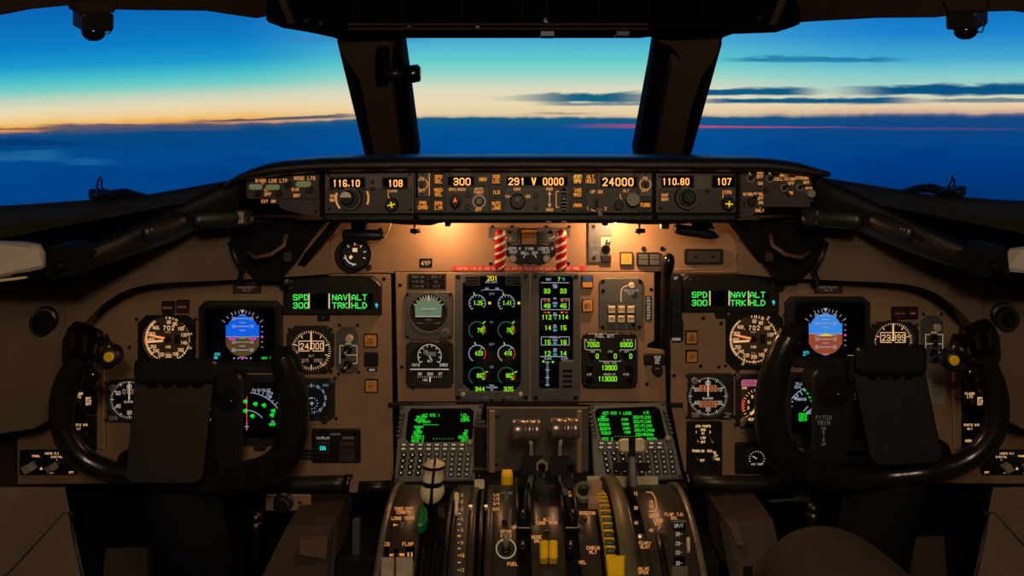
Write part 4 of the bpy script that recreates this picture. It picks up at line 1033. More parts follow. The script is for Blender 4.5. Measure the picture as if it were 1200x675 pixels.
# standby altimeter airspeed
t, d = case('standby_altimeter', 'standby airspeed and altimeter dial split by a white line below the standby horizon', 'instrument', 476, 399, 531.5, 454, (503.5, 425), 24, m='bezel_dark', ch=6)
b = t.marks(); z = .75
b.arc(503.5, 417, 13.6, -125, 125, .8, z, 'dial_white')
for i in range(10): b.tick(503.5, 417, 10.5, 13.6, -125+250*i/9, .9, z, 'dial_white')
b.line(481, 432.5, 526, 432.5, 1.3, z, 'dial_white'); b.line(499, 410, 506, 422, 1.2, z, 'dial_white')
b.text('1013', 487, 426, 2.8, 'dial_white', z, .5); b.text('2992', 520, 426, 2.8, 'dial_white', z, .5); b.text('ALT', 504, 421.5, 2.4, 'dial_white', z, .45); b.rbox(500, 412, 511, 417, .3, z, z+.05, 'legend_dim')
b.text('30', 492, 436.5, 2.8, 'dial_white', z, .5); b.text('200', 504, 436.5, 2.8, 'dial_white', z, .5); b.text('37', 516, 436.5, 2.8, 'dial_white', z, .5)
for i in range(11): b.line(490+2.7*i, 440.5, 490+2.7*i, 442.5, .5, z, 'dial_white')
b.text('IAS', 498, 443.8, 2.4, 'dial_white', z, .45); b.line(504, 441, 504, 447.5, 1.3, z, 'dial_light'); b.disc(499, 412.5, 3, z, 'legend_dim', 16); t.put('dial_markings', b, d)
for x, y in ((485, 450), (524, 404)):
    b = t.mb(); b.knob(x, y, 3.4, 3, 5, 'black_plastic'); t.put('setting_knob', b)

# engine display
def scr_text(b, rows, m='lcd_lime', z=1.):
    for s_, x, y, h in rows: b.text(s_, x, y, h, m, z, h*.19)
t = T('engine_display', 'tall engine display with eight small round gauges in two columns', 'display', 576.5, 393, pp)
b = t.mb(); op = octo(542.5, 322.5, 610.5, 458, 9)
b.frame(rr(533.5, 319.5, 620, 468, 3), op, 0, 4.5, 'bezel_grey', .8); t.put('bezel', b)
b = t.mb(); b.prism(op, 0, .8, 'screen_black'); s_ = t.put('screen', b)
b = t.mb()
for x0 in (547, 594):
    b = t.mb(); b.rbox(x0-2, 322, x0+16, 334, 1.5, 1, 5.4, 'bezel_dark', .5)
    for k in range(3): b.box(x0, 324+k*3.2, x0+14, 325.6+k*3.2, 5.4, 5.6, 'black_matte')
    t.put('grille', b)
b = t.marks(); z = 1.
for i, gx in enumerate((559.3, 593.5)):
    b.arc(gx, 355, 9.6, -140, 120, .7, z, 'crt_white'); b.ticks(gx, 355, 7.2, 9.4, -140, 120, 10, .6, z, 'crt_white')
    b.text(('1.25', '1.41')[i], gx+1, 352.5, 4.4, 'lcd_lime', z, .8, asp=.42); b.tick(gx, 355, 10, 13.4, -18, 1.1, z, 'lcd_lime'); b.rbox(gx+13, 353.4, gx+16, 356.4, .5, z, z+.1, 'crt_yellow')
    b.tick(gx, 355, 2, 9, 60, 2.2, z, 'green_plastic')
    b.arc(gx, 386.5, 9.8, -150, 60, .9, z, 'crt_teal'); b.arc(gx, 386.5, 9.8, 60, 108, .9, z, 'crt_red'); b.tick(gx, 386.5, 10, 14, 42, 1.2, z, 'lcd_lime'); b.text('79' if i == 0 else '75', gx+3, 384.5, 4.4, 'lcd_lime', z, .8, asp=.42); b.text('8\n7' if i == 0 else '3\n5', gx+7, 382.5, 3.6, 'lcd_lime', z, .6)
    b.arc(gx, 414, 9.8, -150, 60, .9, z, 'crt_white'); b.arc(gx, 414, 9.8, 60, 128, .9, z, 'crt_red'); b.tick(gx, 414, 10, 13.6, -12, 1.1, z, 'lcd_lime'); b.text(('423', '416')[i], gx+2, 411.5, 4.4, 'lcd_lime', z, .8, asp=.42); b.tick(gx, 414, 4, 10, 40, .8, z, 'crt_white')
    b.arc(gx, 440, 9.8, -150, 70, .9, z, 'crt_teal'); b.arc(gx, 440, 9.8, 70, 118, .9, z, 'crt_red'); b.tick(gx, 440, 10, 13.6, 68, 1.1, z, 'lcd_lime'); b.text(('86', '86')[i], gx+2.5, 437.5, 4.4, 'lcd_lime', z, .8, asp=.42); b.text('4\n5', gx+7, 436, 3.4, 'lcd_lime', z, .6)
    b.text(('344', '325')[i], (562.5, 596)[i], 453.3, 4.4, 'lcd_lime', z, .9)
b.text('201', 577, 323.5, 4.8, 'crt_yellow', z, 1.); b.text('EPR LIMIT', 576, 329.6, 1.8, 'crt_white', z, .4)
b.line(565, 339.5, 588, 339.5, .5, z, 'crt_white'); b.line(565, 339.5, 564, 341, .5, z, 'crt_white'); b.line(588, 339.5, 589, 341, .5, z, 'crt_white'); b.text('CAB     CAB', 576.5, 337, 1.7, 'crt_white', z, .35)
for y, q in ((343, 'EPR'), (376, 'N1'), (402, 'EGT'), (428.5, 'N2')): b.text(q, 576.4, y, 2.4, 'crt_grey', z, .5)
b.text('FUEL\nFLOW/USED\nKG', 576.5, 450.3, 1.7, 'crt_white', z, .35)
t.put('readout', b, s_)
b = t.mb()
for x, y in ((543, 460), (610, 460)):
    b = t.mb(); b.cyl(x, y, 2.5, 4.5, 7, 'cream_knob', 16, .6); t.put('display_knob', b)
for x in (576.5, 590.5): toggle(t, x, 463.5, r=2.2, d=.6)
b = t.marks(); b.text('TEST', 570, 463, 1.8, 'legend_dim', 4.6, .35); b.text('DSPL DIM', 600, 463, 1.8, 'legend_dim', 4.6, .35); b.text('FUEL USED', 543, 454.5, 1.6, 'legend_dim', 4.6, .3); t.put('lettering', b)
t.screws([(537, 323.3), (616, 323.3), (537.5, 464), (616, 464)], 2.6, 4.5)

t = T('systems_display', 'narrow tall systems display with green oil, fuel and hydraulic figures', 'display', 651, 393, pp)
scrp = [(634, 322.5), (669, 322.5), (671.5, 326), (671.5, 420), (660, 421.5), (655, 425), (653.5, 455), (632, 455), (631.5, 326)]
b = t.mb(); b.frame(rr(622.5, 319.5, 679.5, 468, 3), octo(631.5, 322.5, 671.5, 455.5, 3), 0, 4.5, 'bezel_grey', .8); t.put('bezel', b)
b = t.mb(); b.prism(octo(631.5, 322.5, 671.5, 455.5, 3), 0, .8, 'screen_black'); s_ = t.put('screen', b)
b = t.mb(); b.prism([(655, 456), (655, 425), (658.5, 421.5), (672, 421.5), (672, 456)], .8, 4.3, 'bezel_grey', .6)
for k in range(4): b.box(659, 432+k*6, 670, 434.6+k*6, 4.3, 4.5, 'black_matte')
t.put('grille', b)
b = t.marks(); z = 1.; G_ = 'lcd_lime'
for s2, x, y in (('33', 641, 338.5), ('33', 660, 338.5), ('48', 641, 355.7), ('46', 660, 355.7), ('112', 640.5, 369), ('114', 660, 369), ('14', 642, 381.5), ('15', 660, 381.5), ('15', 641.5, 398.3), ('16', 660, 398.3), ('12', 641.5, 411.5), ('14', 660, 411.5)):
    b.text(s2, x, y, 4.7, G_, z, .95, asp=.56)
b.text('7', 655, 325, 3.8, G_, z, .8); b.text('\xb0C', 660, 325.5, 2.6, 'crt_cyan', z, .5); b.text('RAT', 643, 326, 2.4, 'crt_white', z, .5)
for s2, y, mm in (('FUEL\nTEMP', 333, 'crt_white'), ('OIL', 348.5, 'crt_white'), ('PRES', 354, 'crt_white'), ('PSI', 357.4, 'crt_cyan'), ('OIL\nTEMP', 366, 'crt_white'), ('\xb0C', 372, 'crt_cyan'), ('OIL\nQTY', 380, 'crt_white'), ('QTS', 386, 'crt_cyan'), ('HYDRAULIC', 394, 'crt_white'), ('PRES', 397.5, 'crt_white'), ('PSI', 401, 'crt_cyan'), ('HYD\nQTY', 408, 'crt_white'), ('QTS', 414.3, 'crt_cyan')):
    b.text(s2, 650.5, y, 1.9, mm, z, .42, asp=.5, gap=.22, lead=1.3)
W_ = 'crt_white'
b.line(634, 331.2, 667, 331.2, .8, z, W_); b.line(633, 417.5, 664, 417.5, .9, z, W_)
for y0, y1 in ((350, 362.5), (394.5, 404)):
    b.line(634.3, y0, 634.3, y1, .7, z, W_); b.line(667, y0, 667, y1, .7, z, W_); b.line(634.3, y1, 667, y1, .7, z, W_); b.line(634.3, y0, 645, y0, .7, z, W_); b.line(656.5, y0, 667, y0, .7, z, W_)
for y0 in (351.3, 365): 
    for x0, c_ in ((637, 'crt_red'), (641.5, 'orange_lit'), (657, 'orange_lit'), (662, 'crt_red')): b.rbox(x0, y0, x0+3, y0+1.7, .2, z, z+.1, c_)
b.text('FLAPS', 642, 419, 2, W_, z, .4); b.text('SLATS', 661.5, 419, 1.8, W_, z, .35)
b.line(641.5, 423, 641.5, 452, 2.6, z, 'crt_grey'); b.box(635.5, 422.3, 638, 424.3, z, z+.1, G_); b.box(646.5, 422.8, 649, 424.8, z, z+.1, G_)
for k in range(7): b.line(639, 424+k*4.5, 644, 424+k*4.5, .8, z+.15, W_ if k % 2 == 0 else 'screen_black')
t.put('readout', b, s_)
t.screws([(627, 323.3), (674.5, 323.3), (627.5, 464), (674, 464)], 2.6, 4.5)

annun('square indicator half blue and half amber right of the systems display', 681, 322, 695, 337, 'amber_off', split='blue_tape')
annun('dull amber square indicator below the half blue one', 681.5, 350, 695, 365, 'amber_off', 'ANTI\nSKID', 'lining_dark', h=2.4, split=None).o
t = T('brake_selector_plate', 'grey plate with six square cream push buttons and a curved white line', 'button plate', 727, 355, pp)
b = t.mb(); b.prism(octo(702, 325.5, 753, 386, 4), 0, 3, 'bezel_grey', .8); b.line(704, 354, 752, 354, .5, 3.05, 'bezel_dark'); t.put('plate', b)
b = t.marks(); b.line(727.3, 353, 727.3, 342, 1.1, 3.1, 'white_paint'); b.arc(735.3, 342, 8, -90, 0, 1.1, 3.1, 'white_paint'); b.text('ABS/AUTO\nTEST', 739, 338.5, 2.4, 'legend_white', 3.1, .45); t.put('lettering', b)
b = t.mb(); b.cyl(739.5, 333.5, 3.6, 3, 7.5, 'cream_knob', 20, .8); t.put('test_knob', b)
for r_ in range(2):
    for c_ in range(3):
        x0, y0 = 711.3+c_*11.2, 356.5+r_*10.8
        b = t.mb(); b.rbox(x0, y0, x0+9.6, y0+9.6, .6, 3, 5, 'bezel_dark', .3); b.rbox(x0+.8, y0+.8, x0+8.8, y0+8.8, .5, 5, 7, 'cream' if (r_, c_) != (0, 1) else 'paper', .6)
        o_ = t.put('push_button', b)
        b = t.marks(); b.text(('ARM', 'MIN', 'OFF', 'NO', 'MED', 'MAX')[r_*3+c_], x0+4.8, y0+3.4, 2.4, 'black_matte', 7.1, .4); t.put('legend', b, o_)
t.screws([(706, 329), (749.5, 329), (706, 382.5), (749, 382.5), (706.5, 340), (742, 380)], 2.2, 3)
t = T('placard', 'narrow upright black placard beside the six cream push buttons', 'placard', 759.8, 361, pp)
b = t.mb(); b.rbox(756, 346.5, 763.5, 375.5, .8, 0, 1, 'bezel_dark', .2); t.put('plate', b)
b = t.marks()
for k, q in enumerate(('OFF', 'STBY', 'MIN', 'MED', 'MAX', 'T/O', 'RTO', 'OFF')): b.text(q, 759.8, 348+k*3.4, 2., 'legend_white', 1.1, .4, asp=.45, gap=.2)
t.put('lettering', b)

t = T('fuel_quantity_indicator', 'black fuel quantity indicator showing 7050, 6900, 13900 and 113000', 'indicator', 714, 422, pp)
b = t.mb(); b.prism(octo(681, 389.5, 746.5, 454.5, 7), 0, 4, 'bezel_dark', 1, top='dial_black'); t.put('case', b)
b = t.marks(); z = 4.1; L_ = 'legend_white'
b.text('FUEL QTY', 708, 391, 3.2, L_, z, .65); b.text('L MAIN', 692, 396.3, 2, L_, z, .4); b.text('R MAIN', 735, 396.3, 2, L_, z, .4)
for y0 in (399,): 
    b.line(685, y0-3, 685, 407, .8, z, L_); b.line(744, y0-3, 744, 407, .8, z, L_); b.line(687, 408.6, 703, 408.6, .8, z, L_); b.line(726, 408.6, 742, 408.6, .8, z, L_); b.line(685, 407, 687, 408.6, .8, z, L_); b.line(744, 407, 742, 408.6, .8, z, L_)
    b.line(703, 408.6, 703, 411, .8, z, L_); b.line(726, 408.6, 726, 411, .8, z, L_); b.line(687, 396, 685.5, 398, .8, z, L_)
b.text('FWD', 694, 409.8, 2, L_, z, .4); b.text('CTR', 714.5, 409.8, 2, L_, z, .4); b.text('AFT', 734, 409.8, 2, L_, z, .4)
b.line(702, 422, 702, 420.5, .7, z, L_); b.line(702, 422, 727, 422, .7, z, L_); b.line(727, 422, 727, 420.5, .7, z, L_)
b.text('TOTAL FUEL', 714.5, 423, 1.9, L_, z, .38); b.text('GROSS WT', 714, 436.3, 2, L_, z, .4); b.text('X100', 733, 436.3, 2, L_, z, .4); b.text('A/B', 690, 436.3, 2, L_, z, .4)
t.put('lettering', b)
for q, x, y, x0, x1, y1 in (('7050', 694.5, 400, 687, 702, 407), ('6900', 733.5, 400, 726, 741, 407), ('0', 699.5, 413.5, 690, 704, 420), ('0', 720.5, 413.5, 712, 725, 420), ('0', 738.5, 413.5, 730, 743, 420), ('13900', 713.5, 427, 703, 724, 434), ('113000', 711.5, 440, 700, 724, 447)):
    b = t.mb(); b.box(x0, y-1.5, x1, y1+.5, 4, 4.15, 'screen_black'); w_ = t.put('display', b); digits(t, w_, q, x, y, 5, 'lcd_lime', 4.3, asp=.5, gap=.24, w=.95)
for x, y in ((690.5, 430.5), (690.5, 444), (737, 430.5), (737, 444)):
    b = t.mb(); b.cyl(x, y, 4.4, 4, 5.5, 'black_gloss', 20, .5); t.put('push_button', b)
t.screws([(684.5, 393), (743, 393), (684.5, 451), (743, 451)], 2.2, 3.2)
# ------------------------------------------------------------------ pilots' instruments
def fma(label, x0, y0, x1, y1, wx0, wy0, wx1, wy1, tx, bars):
    t = T('flight_mode_annunciator', label, 'display', (x0+x1)/2, (y0+y1)/2, pp)
    b = t.mb(); b.frame([(x0+5, y0), (x1-10, y0), (x1, y0+10), (x1, y1), (x0, y1), (x0, y0+5)], rr(wx0, wy0, wx1, wy1, 1), 0, 8, 'black_plastic', 1.2); t.put('case', b)
    b = t.mb(); b.box(wx0-1, wy0-1, wx1+1, wy1+1, 0, 5, 'screen_black'); d = t.put('display', b)
    b = t.marks(); z = 5.2; h = 6
    for (s1, s2), x in zip((('SPD', '300'), ('NAV', 'TRK'), ('ALT', 'HLD')), tx):
        for k, q in enumerate((s1, s2)): b.text(q, x, wy0+2.2+k*9.4, h, 'fma_green', z, 1.15, asp=.72, gap=.34)
    t.put('readout', b, d)
    b = t.marks()
    for x in bars: b.rbox(x-.8, wy0+.5, x+.8, wy1-.5, .2, 5.1, 5.3, 'fma_bar')
    t.put('divider_bars', b, d)
    b = t.marks(); b.rbox(wx1+3.4, wy1-7, wx1+5.8, wy1-5.4, .2, 8.1, 8.15, 'crt_cyan'); b.rbox(wx1+3.2, wy1-5.6, wx1+6.6, wy1-4, .2, 8.1, 8.15, 'crt_cyan'); b.rbox(wx1+4.2, wy1-4, wx1+5.4, wy1-1.6, .2, 8.1, 8.15, 'crt_cyan'); t.put('cyan_mark', b)
    b = t.mb(); b.rbox(x0+39, y1-1, x0+53, y1+8, 2, 0, 5, 'black_plastic', .8); t.put('latch', b)
    t.screws([(x0+10, y0+6), (x0+18, y0+5), (x1-26, y0+7), (x0+46, y1+4)], 2.4, 8, 'bezel_dark')
fma("green SPD 300 NAV TRK ALT HLD display on the captain's panel", 334, 323, 448, 367, 345, 342, 438, 360.5, (354, 399.5, 422), (363.5, 387, 410.5))
fma("green SPD 300 NAV TRK ALT HLD display on the first officer's panel", 798.5, 321, 910.5, 364, 807, 339, 899, 357, (818.5, 863.5, 886), (830.5, 853, 875.5))

def pfd(label, bz, sc, c, pale):
    x0, y0, x1, y1 = bz; cx, cy = c
    t = T('primary_flight_display', label, 'display', (x0+x1)/2, (y0+y1)/2, pp)
    b = t.mb(); b.frame(octo(x0, y0, x1, y1, 7), rr(*sc, 5), 0, 7, 'bezel_dark', 1.2); b.frame(rr(sc[0]-3, sc[1]-3, sc[2]+3, sc[3]+3, 6), rr(*sc, 5), 0, 7.8, 'black_plastic'); t.put('bezel', b)
    b = t.mb(); b.rbox(sc[0]-1, sc[1]-1, sc[2]+1, sc[3]+1, 3, 0, 2, 'screen_black'); s_ = t.put('screen', b)
    b = t.marks(); z = 2.2; w = 19.5; rx = 24.5
    hy = cy+3 if not pale else cy+1.5
    up = [(cx-w, hy), (cx-w, cy-12)]+[(cx+w*math.sin(R(a))*1.0, cy-4-rx*math.cos(R(a))*.85+3) for a in range(-65, 66, 10)]+[(cx+w, cy-12), (cx+w, hy)]
    dn = [(cx+w, hy), (cx+w, cy+14)]+[(cx+w*math.sin(R(a)), cy+8+18*-math.cos(R(a))) for a in range(110, 251, 14)]+[(cx-w, cy+14), (cx-w, hy)]
    b.flat(up, z, 'crt_sky_pale' if pale else 'crt_sky'); b.flat(dn, z, 'crt_earth_red' if pale else 'crt_earth')
    t.put('attitude_ball', b, s_)
    b = t.marks(); z = 2.5; Wt = 'crt_white'
    b.line(cx-w, hy, cx+w, hy, .8, z, Wt)
    for k in range(1, 3):
        for sg in (-1, 1):
            yy = (hy-3)+sg*k*9.2; b.line(cx-7.5, yy, cx+7.5, yy, .9, z, Wt)
            for sx in (-1, 1): b.text(str(k*10), cx+sx*10.5, yy-1.6, 3.2, Wt, z, .6, asp=.45)
            b.line(cx-3.6, yy-sg*4.6, cx+3.6, yy-sg*4.6, .8, z, Wt)
    b.line(cx-4, hy+24, cx+4, hy+24, .8, z, Wt)
    for a in (-60, -45, -30, -20, -10, 10, 20, 30, 45, 60): b.tick(cx, cy, 24.4, 28 if a % 30 else 29, a*.92, .7, z, Wt)
    b.flat([(cx-2.6, cy-28.5), (cx+2.6, cy-28.5), (cx, cy-24)], z, Wt); b.line(cx-3.6, cy-22.6, cx+3.6, cy-22.6, .8, z, Wt)
    if pale:
        b.flat([(cx-15, hy+3), (cx, hy-1), (cx+15, hy+3), (cx, hy+1.4)], z, Wt); b.flat([(cx-8, hy+2.6), (cx, hy-.4), (cx+8, hy+2.6)], z+.1, 'crt_yellow')
    else:
        b.flat([(cx-16, hy+3.6), (cx-16, hy+1.4), (cx-6, hy+1.4), (cx-8, hy+3)], z, 'crt_magenta'); b.flat([(cx+16, hy+3.6), (cx+16, hy+1.4), (cx+6, hy+1.4), (cx+8, hy+3)], z, 'crt_magenta')
        b.flat([(cx-8, hy+2.8), (cx, hy-.8), (cx+8, hy+2.8), (cx, hy+.6)], z, 'crt_olive'); b.line(cx-4.5, hy+6, cx+4.5, hy+6, 1.2, z, 'crt_olive')
    for yy in (-9, -3, 9, 15): b.line(cx+22, cy+yy, cx+24, cy+yy, 1, z, Wt)
    b.disc(cx+23, cy+3, 1.5, z, 'crt_magenta', 12)
    for k in (-2, -1, 1, 2): b.disc(cx+k*4.9, cy+28, 1., z, Wt, 10)
    b.rbox(cx-1.2, cy+26.4, cx+1.2, cy+29.6, .5, z, z+.05, 'crt_magenta')
    b.text('RTE', sc[0]+14, cy+22, 2.6, 'crt_cyan', z, .6); b.text('85', sc[0]+12, cy+26, 2.6, 'crt_cyan', z, .6); b.text('NAV 1', sc[2]-11, cy+26.5, 2.6, 'crt_yellow' if pale else 'crt_green', z, .5)
    t.put('symbols', b, s_)
    b = t.mb(); b.rbox(x0+8, y1-1, x1-8, y1+7, 2.5, 0, 8, 'bezel_dark', 1.2); b.rbox(cx-10, y1+1, cx+10, y1+5, 2, 8, 9, 'black_plastic', .4); b.rbox(cx-5, y1+2, cx+5, y1+4, .9, 9, 9.5, 'worn_metal'); t.put('control_strip', b)
    t.screws([(x0+3, y0+8), (x1-3, y0+8), (x0+3, y1-8), (x1-3, y1-8)], 2., 7, 'black_plastic')
pfd("attitude display with deep blue sky and dark brown ground on the captain's panel", (235, 352, 332, 427), (242, 359, 324, 423), (285, 391), False)
pfd("attitude display with paler blue sky and red-brown ground on the first officer's panel", (919, 347, 1017, 421), (930, 353, 1009, 416), (966.5, 389), True)

# navigation displays
def ndframe(label, bz, sc):
    x0, y0, x1, y1 = bz
    t = T('navigation_display', label, 'display', (x0+x1)/2, (y0+y1)/2, pp)
    b = t.mb(); b.frame(octo(x0, y0, x1, y1, 8), rr(*sc, 5), 0, 7, 'bezel_dark', 1.4); t.put('bezel', b)
    b = t.mb(); b.rbox(sc[0]-1, sc[1]-1, sc[2]+1, sc[3]+1, 3, 0, 2, 'screen_black'); s_ = t.put('screen', b)
    for x in (.25, .72):
        b = t.mb(); b.rbox(x0+(x1-x0)*x-7, y1-1, x0+(x1-x0)*x+7, y1+5, 2, 0, 8, 'bezel_dark', 1); t.put('control_tab', b)
    t.screws([(x0+4, y0+10), (x1-4, y0+10), (x0+4, y1-9), (x1-4, y1-9)], 2., 7, 'black_plastic')
    return t, s_
t, s_ = ndframe("map display with green waypoints and a red track line behind the captain's yoke", (236, 439, 334, 520), (243, 446, 327.5, 512))
b = t.marks(); z = 2.3; Wt = 'crt_white'
b.arc(290, 503, 44, -75, 62, .9, z, Wt)
for a in range(-60, 61, 6): b.tick(290, 503, 44, 47 if a % 12 else 49, a, .8, z, Wt)
b.arc(290, 503, 23, -60, 52, .9, z, Wt)
b.line(290, 461, 290, 503, 1.2, z, 'crt_red'); b.line(287.5, 499, 292.5, 499, .9, z, Wt); b.line(290, 495, 290, 503, .9, z, Wt)
for q, x, y in (('08', 296, 454.5), ('06', 317, 462.5), ('0115.0Z', 310, 455), ('074', 317, 458.6), ('15', 320, 492)): b.text(q, x, y, 2.8, Wt, z, .55)
for x, y in ((288, 469), (300, 472), (310, 473.5), (288, 480), (296.5, 486), (321, 480), (319.5, 485)):
    b.tube([(x-2, y+.6, 2.4), (x+2, y-.6, 2.4)], 1.5, 'crt_green', 6); b.text('XF', x+1, y+1, 2.2, 'crt_green', z, .5)
b.text('+0.0', 316, 478, 2.4, 'green_plastic', z, .5); b.text('NAV', 320, 495, 3, 'crt_green', z, .7); b.text('A', 288.5, 455.5, 2.6, 'crt_green', z, .6)
t.put('symbols', b, s_)
t, s_ = ndframe("map display with white arc and green figures behind the first officer's yoke", (915, 436, 1008, 516), (925, 441, 1000, 507))
b = t.marks(); cx, cy = 965, 497
b.arc(cx, cy, 49, -70, 70, .9, z, Wt)
for a in range(-66, 67, 6): b.tick(cx, cy, 45 if a % 12 else 43, 49, a, 1., z, Wt)
b.arc(cx, cy, 24, -60, 60, .9, z, Wt)
for q, x, y, m_ in (('74.8NM', 938, 447.5, Wt), ('074', 934, 451.5, Wt), ('30', 932, 464, Wt), ('WAY8', 939, 465.6, Wt), ('00', 947, 481, Wt)): b.text(q, x, y, 2.9, m_, z, .62)
b.text('093\n004', 940, 483.5, 3.8, 'crt_green', z, .9, lead=1.3)
for k in range(5): b.tube([(942+k*2.4, 455+k*4.5, 2.3), (944+k*2.4, 456.5+k*4.5, 2.3)], .8, 'crt_green', 6)
b.line(941, 481, 946, 475, 1, z, Wt); b.line(946, 484, 949, 484, 1, z, 'crt_sky_pale')
t.put('symbols', b, s_)

# airspeed indicators
def airspeed(label, x0, y0, x1, y1, c, r, red):
    t, d = case('airspeed_indicator', label, 'instrument', x0, y0, x1, y1, c, r, m='black_plastic', dial='dial_brown', ch=9, zf=4, scr=[(x0-1, y0+4), (x1+1, y0+4), (x0-1, y1-5), (x1+1, y1-5)])
    cx, cy = c; b = t.marks(); z = .8; L_ = 'dial_light'
    b.arc(cx, cy, r*.93, 40, 320, .5, z, L_)
    ang = {60: 4, 80: 26, 100: 52, 120: 76, 140: 103, 160: 130, 180: 152, 200: 178, 220: 204, 240: 226, 250: 243, 300: 268, 350: 288, 400: 312}
    for k, a in ang.items():
        q = R(a); b.text(str(k), cx+r*.70*math.sin(q), cy-r*.72*math.cos(q)-1.7, 3.5, L_, z, .55, asp=.48, gap=.22); b.tick(cx, cy, r*.84, r*.98, a, .9, z, L_)
    for k in range(42): b.tick(cx, cy, r*.87, r*.98, 226+k*2.4, .55, z, L_)
    for k in range(24): b.tick(cx, cy, r*.9, r*.98, 52+k*7.2, .7, z, L_)
    for a in (-4, 8, 15, 22): b.tick(cx, cy, r*.85, r*.99, a, .9, z, L_)
    b.box(cx-8, cy-16, cx+8, cy-10, .65, .75, 'dial_black'); b.text('702', cx+1, cy-15.2, 4.6, L_, z+.1, .8, asp=.55, gap=.5); b.text('.', cx-10, cy-15.4, 4.4, L_, z, .7); b.text('MACH', cx, cy-9, 1.8, 'dial_light_dim', z, .35)
    b.box(cx+8, cy-5, cx+14, cy+6, .65, .75, 'dial_black'); b.text('IAS', cx, cy+8, 2.6, L_, z, .45); b.text('KTS', cx, cy+16, 2, 'dial_light_dim', z, .35)
    if red: b.flat([(cx-r*.99, cy+.5), (cx-r*.99, cy+6), (cx-r*.84, cy+3.2)], z+.1, 'orange_lit')
    else: b.flat([(cx-r*.99, cy+1.5), (cx-r*.99, cy+5), (cx-r*.9, cy+3.2)], z+.1, 'orange_lit')
    t.put('dial_markings', b, d)
    b = t.mb(); b.prism([(cx-1, cy-1.6), (cx-23, cy-6), (cx-24, cy-4.4), (cx-1, cy+1.6)], 1, 1.8, 'orange_lit'); b.line(cx-3, cy-1.2, cx-22, cy-5.2, 1.1, 1.9, 'dial_light'); t.put('needle', b, d)
    b = t.mb(); b.prism([(cx-5, cy+.6), (cx-24, cy+2), (cx-24, cy+4), (cx-5, cy+2.8)], 2.2, 2.8, 'dial_light'); t.put('needle', b, d)
    b = t.mb(); b.cyl(cx, cy, 3.4, .6, 4, 'black_plastic', 20, .6); t.put('hub', b, d)
    b = t.mb()
    bugs = ((76, 'cream_lit'), (98, 'red_gloss'), (108, 'cream_lit')) if red else ((32, 'cream_lit'), (206, 'cream_lit'))
    for a, m_ in bugs:
        q = R(a); x, y = cx+(r+.5)*math.sin(q), cy-(r+.5)*math.cos(q); u = Vector((math.sin(q), -math.cos(q))); v = Vector((-u.y, u.x))
        p = Vector((x, y)); b.prism([tuple(p-u*2-v), tuple(p+u*3-v), tuple(p+u*3+v), tuple(p-u*2+v)], 4.6, 6, m_, .2)
    t.put('speed_bugs', b)
airspeed("round airspeed dial with an orange index triangle on the captain's panel", 163, 369, 230, 431, (197, 397), 27.5, True)
airspeed("round airspeed dial reading 702 beside the amber indicators on the first officer's panel", 850, 364, 917, 432, (882.5, 397), 29, False)

# altimeters
def altim(label, x0, y0, x1, y1, c, r, q):
    t, d = case('altimeter', label, 'instrument', x0, y0, x1, y1, c, r, m='bezel_dark', dial='dial_black', ch=9, zf=4)
    cx, cy = c; b = t.marks(); z = .8; L_ = 'dial_light'
    for k in range(50): b.tick(cx, cy, r*.84 if k % 5 else r*.72, r*.97, k*7.2, .6 if k % 5 else 1., z, L_)
    x_0, x_1 = cx-14.5, cx+14.5
    b.box(x_0, cy-10.5, x_1, cy+1, .65, .78, 'screen_black')
    for xa, ya, xb, yb in ((x_0, cy-10.5, x_1, cy-10.5), (x_0, cy+1, x_1, cy+1), (x_0, cy-10.5, x_0, cy+1), (x_1, cy-10.5, x_1, cy+1)): b.line(xa, ya, xb, yb, .9, z, L_)
    b.text(q[:2], cx-8, cy-7.6, 6.4, L_, z+.1, 1.); b.text('.', cx-1, cy-7.4, 6.4, L_, z+.1, .9); b.text(q[2:], cx+7, cy-8, 6.6, L_, z+.1, .9, asp=.5)
    b.text('ALT', cx, cy+5.5, 2.4, 'dial_light_dim', z, .45); b.text('1015', cx-8, cy+10.5, 3, 'dial_light_dim', z, .5); b.text('2997', cx+8, cy+10.5, 3, 'dial_light_dim', z, .5)
    b.flat([(cx-r*.95, cy-6), (cx-r*.8, cy-3), (cx-r*.98, cy-1)], z, 'orange_lit'); b.flat([(cx+r*.55, cy+r*.75), (cx+r*.75, cy+r*.62), (cx+r*.78, cy+r*.8)], z, 'orange_lit')
    t.put('dial_markings', b, d)
    b = t.mb(); b.prism([(cx-.9, cy), (cx-.7, cy-r*.9), (cx+.7, cy-r*.9), (cx+.9, cy)], 1.2, 1.8, 'dial_light'); b.cyl(cx, cy+.5, 1.5, .6, 2.2, 'dial_black', 12); t.put('needle', b, d)
    b = t.mb(); b.knob(x1-9, y1-7, 4, 4, 6, 'black_plastic'); t.put('setting_knob', b)
altim("round altimeter reading 24,000 right of the captain's attitude display", 337, 381.5, 392, 437, (365, 410), 24, '24000')
altim("round altimeter half hidden behind the first officer's chart plate", 1018, 377, 1075, 434, (1046, 400), 23.5, '23999')

